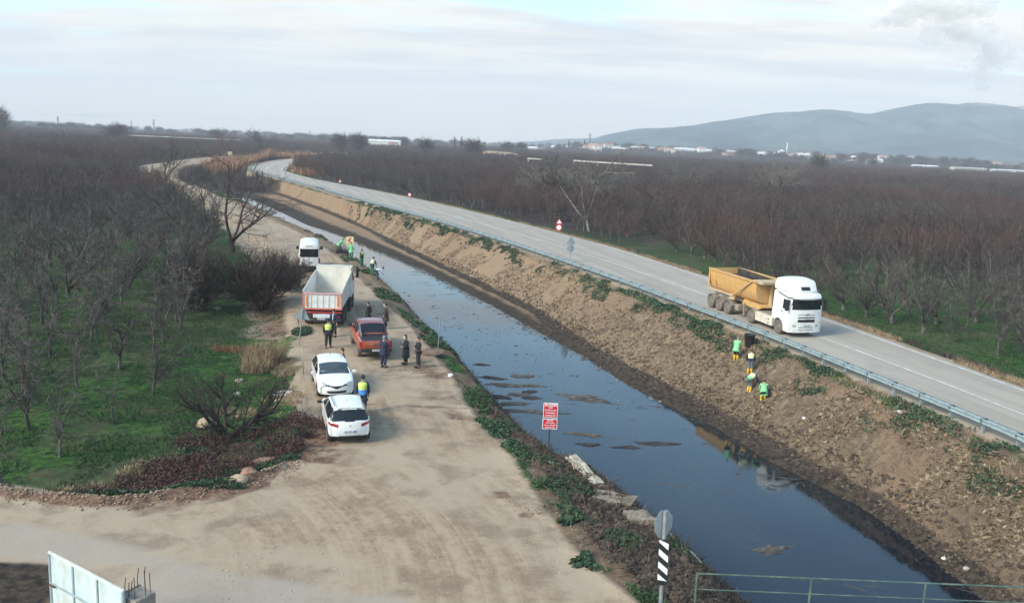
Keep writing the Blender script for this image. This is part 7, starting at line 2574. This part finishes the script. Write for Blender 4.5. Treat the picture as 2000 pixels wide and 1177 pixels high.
TOWN_Y = 1330
colors_ = ['pale', 'beige', 'reddish', 'white', 'grey']
n = n2 = 0
px = 1040
lines_ = []
while px < 2010:
    u = rh.random()
    wm = rh.randrange(5); rm = rh.choice([0, 0, 1, 1, 2, 3])
    w = rh.uniform(9, 20); fl = rh.choice([1, 1, 2, 2, 3])
    pyb = 288 + (px - 1040) * .0415
    if not (1440 < px < 1535 or 1780 < px < 1835 or 1855 < px < 1925):
        house(px, pyb, TOWN_Y + rh.uniform(-120, 260), w, rh.uniform(8, 11), 2.9 * fl + .6, rh.uniform(1.4, 2.6), HW[wm], ROOF[rm],
              'small %s house with a %s roof, %s' % (colors_[wm], ['red tile', 'faded red', 'grey', 'white'][rm], ('%s from the left in the town' % ORD[n]) if px < 1530 else ('%s right of the minaret' % ORD[n2])))
        if px < 1530: n += 1
        else: n2 += 1
    px += rh.uniform(7, 17) if 1130 < px < 1720 else rh.uniform(12, 30)
house(752, 279, 900, 33, 10, 8.2, 1.6, HW[4], ROOF[3], 'long warehouse with a white roof on the skyline left of centre', None, 0, 'warehouse')
house(768, 281, 870, 8, 8, 6.5, 1.5, HW[2], ROOF[0], 'small red-roofed shed at the right end of the long white warehouse', None, 0, 'shed')
house(1487, 309, 1300, 42, 14, 4.5, 3.5, HW[3], ROOF[3], 'wide white hall with a low domed roof left of the mosque', None, .05, 'hall')
house(1462, 311, 1290, 26, 10, 4, 2.5, HW[3], ROOF[2], 'lower white hall at the left end of the wide domed hall', None, .05, 'hall')
house(1335, 301, 1350, 30, 12, 7, 2, HW[3], ROOF[3], 'big white apartment block with a flat pale roof in the town', None, .05, 'apartment_block')
house(1188, 292, 1350, 34, 12, 6.5, 1.2, HW[0], ROOF[2], 'long cream building in front of the cypress row', None, .08, 'apartment_block')
house(1806, 325, 1150, 32, 12, 4.5, 1.5, HW[4], ROOF[3], 'long shed with a bright white roof right of the dark evergreen', None, 0, 'shed')
house(1890, 336, 900, 34, 10, 6.8, .8, mat('shed_yellow', (.55, .48, .30), .8), ROOF[2], 'long yellowish sheds at the right in front of the town', None, .05, 'shed')
house(1975, 338, 900, 40, 10, 6.4, .8, HW[4], ROOF[3], 'long white-roofed shed at the right picture edge', None, .05, 'shed')
house(1017, 288, 1200, 10, 8, 4, 1.5, HW[3], ROOF[3], 'single white house left of the cypress row', None, 0, 'house')
house(1060, 287, 1400, 18, 8, 4, 1.5, HW[3], ROOF[3], 'white farm building left of the round evergreen', None, 0, 'house')
# mosque
p = at_depth(1525, 310, 1450)
e = empty('mosque', (p.x, 1450, 6.6), 0, 'white mosque with a dome and one slim minaret in the town', 'mosque')
MB().box((-9, -9, 0), (9, 9, 7)).build('hall', HW[3], e)
MB().lathe([(6.5, 7), (6.3, 8.5), (5.4, 10.5), (3.6, 12), (1.5, 12.7), (.05, 12.9)], 20).build('dome', ROOF[3], e, smooth=True)
MB().lathe([(1.0, 0), (.9, 15), (1.5, 15.2), (1.5, 16.4), (.85, 16.5), (.8, 21), (1.1, 21.2), (.05, 26)], 12, (8.5, 0, 0)).build('minaret', HW[3], e, smooth=True)
# pale walls / fence lines across the far fields
def far_wall(name, pts, hgt, th, m, label, cat, n_panels=0):
    P = [at(px, py, hgt) for px, py in pts]
    for q_ in P: q_.z = -.3
    e = empty(name, (P[0].x, P[0].y, -.3), 0, label, cat)
    for a, b_ in zip(P, P[1:]):
        d = b_ - a; L_ = d.length; nn = max(1, int(L_ / 28))
        for i in range(nn):
            o = MB().box((.15, -th / 2, hgt - .6), (L_ / nn - .15, th / 2, hgt)).box((.4, -th / 2, 0), (.9, th / 2, hgt - .9)).build('wall_panel', m, e)
            o.location = a + d * (i / nn) - P[0]; o.location.z = 0; o.rotation_euler[2] = math.atan2(d.y, d.x)
    return e


PALEW = mat('pale_wall', (.42, .395, .36), .85, var=.12, scale=.2)
far_wall('greenhouse_row', [(250, 262.5), (340, 266.5), (470, 272)], 5.8, 5, PALEW, 'long thin white greenhouse line across the upper left fields', 'greenhouse')
far_wall('field_wall', [(1120, 311), (1165, 314), (1275, 320.5)], 5.6, .5, PALEW, 'long pale broken wall across the field right of the huge spreading tree top', 'wall')
far_wall('field_wall', [(1030, 307), (1058, 308.5)], 5.6, .5, PALEW, 'short pale wall at the left of the huge spreading tree top', 'wall')
# embankment of dug earth
q = MB(); cc = at(985, 312, -.2)
vs = []; fs = []
nu, nv = 40, 12
for i in range(nu):
    for j in range(nv):
        u = i / (nu - 1); v = j / (nv - 1)
        h_ = math.sin(math.pi * v) ** .8 * (math.sin(math.pi * min(1, u * 1.05)) ** .5) * 6.0 * (1 + .4 * float(vnoise(np.array([u * 7]), np.array([v * 2]), 7)[0])) * (1.2 - u * .6)
        vs.append((cc.x - 20 + u * 44, cc.y - 5 + v * 26, -.4 + h_))
for i in range(nu - 1):
    for j in range(nv - 1): a = i * nv + j; fs.append((a, a + nv, a + nv + 1, a + 1))
o = MB().add(vs, fs).build('earth_embankment', mat('embankment_soil', (.34, .23, .15), .95, var=.25, scale=.15), None, smooth=True); o['kind'] = 'structure'


def pylon(px, pyb, Y, hpx, label):
    p = at_depth(px, pyb, Y); H_ = hpx / CAM_F * Y; w = H_ * .09
    e = empty('pylon', (p.x, Y, -.3 + float(farz(p.x, Y))), 0, label, 'pylon'); q = MB(); rr = .004 * H_ + .12
    for sx in (-1, 1):
        for sy in (-1, 1): q.tube([(sx * w, sy * w, 0), (sx * w * .35, sy * w * .35, H_ * .6), (sx * w * .2, sy * w * .2, H_)], rr, 4)
    for k in range(9):
        z0, z1 = H_ * k / 9, H_ * (k + 1) / 9; f0, f1 = w * (1 - .8 * k / 9), w * (1 - .8 * (k + 1) / 9)
        q.tube([(-f0, -f0, z0), (f1, -f1, z1)], rr * .6, 3).tube([(f0, -f0, z0), (-f1, -f1, z1)], rr * .6, 3)
    q.build('lattice', STEEL_D, e)
    q = MB()
    for z in (.72, .84, .95): q.tube([(-w * 1.3, 0, H_ * z), (w * 1.3, 0, H_ * z)], rr, 4)
    q.build('cross_arms', STEEL_D, e)


pylon(1151, 294, 1400, 32, 'tall lattice mast rising behind the cypress row')
pylon(114, 256, 1300, 28, 'tall dark mast on the skyline at upper left')
pylon(301, 268, 1700, 26, 'faint lattice pylon on the skyline right of the greenhouse line start')
pylon(257, 262, 2000, 20, 'very faint pylon on the skyline above the greenhouse line')
pylon(605, 272, 1700, 17, 'faint pylon on the skyline above the far bend of the road')

# ---------------------------------------------------------------- smoke plume beyond the hills
def plume():
    Y = 5600
    pts = [(1908, 168, 20), (1922, 150, 24), (1905, 135, 26), (1880, 128, 18), (1930, 118, 36), (1938, 98, 44), (1915, 80, 46), (1890, 62, 48), (1870, 45, 50), (1840, 32, 46), (1800, 26, 40), (1760, 32, 36), (1720, 40, 30), (1835, 8, 54), (1780, 4, 44), (1885, 20, 46), (1900, -20, 60)]
    rg = random.Random(6)
    bm = bmesh.new()
    for px, py, r in pts:
        for k in range(7):
            p = at_depth(px + rg.gauss(0, r * .34), py + rg.gauss(0, r * .24), Y + rg.uniform(-90, 90))
            rr = r * rg.uniform(.22, .50) / CAM_F * Y
            new = bmesh.ops.create_icosphere(bm, subdivisions=3, radius=rr, matrix=Matrix.Translation(p) @ Matrix.Diagonal((1.25, 1, .8, 1)))['verts']
            for v in new:
                n_ = fbm(np.array([v.co.x * .03 + k]), np.array([v.co.z * .03 + v.co.y * .02]), 5, 4)[0] - .5
                v.co += (v.co - p) * n_ * 1.1
    me = bpy.data.meshes.new('smoke_plume'); bm.to_mesh(me); bm.free()
    for q in me.polygons: q.use_smooth = True
    o = link('smoke_plume', me)
    m = bpy.data.materials.new('smoke'); m.use_nodes = True; nt = m.node_tree; nt.nodes.clear()
    ou = N(nt, 'ShaderNodeOutputMaterial'); d = N(nt, 'ShaderNodeBsdfDiffuse'); t = N(nt, 'ShaderNodeBsdfTransparent'); tl = N(nt, 'ShaderNodeBsdfTranslucent')
    d.inputs[0].default_value = (1.0, .95, .88, 1); tl.inputs[0].default_value = (1.0, .96, .92, 1)
    m1 = N(nt, 'ShaderNodeMixShader'); m1.inputs[0].default_value = .35; nt.links.new(d.outputs[0], m1.inputs[1]); nt.links.new(tl.outputs[0], m1.inputs[2])
    m2 = N(nt, 'ShaderNodeMixShader'); m2.inputs[0].default_value = .15
    nt.links.new(t.outputs[0], m2.inputs[1]); nt.links.new(m1.outputs[0], m2.inputs[2]); nt.links.new(m2.outputs[0], ou.inputs[0])
    me.materials.append(m)
    o['kind'] = 'stuff'


plume()
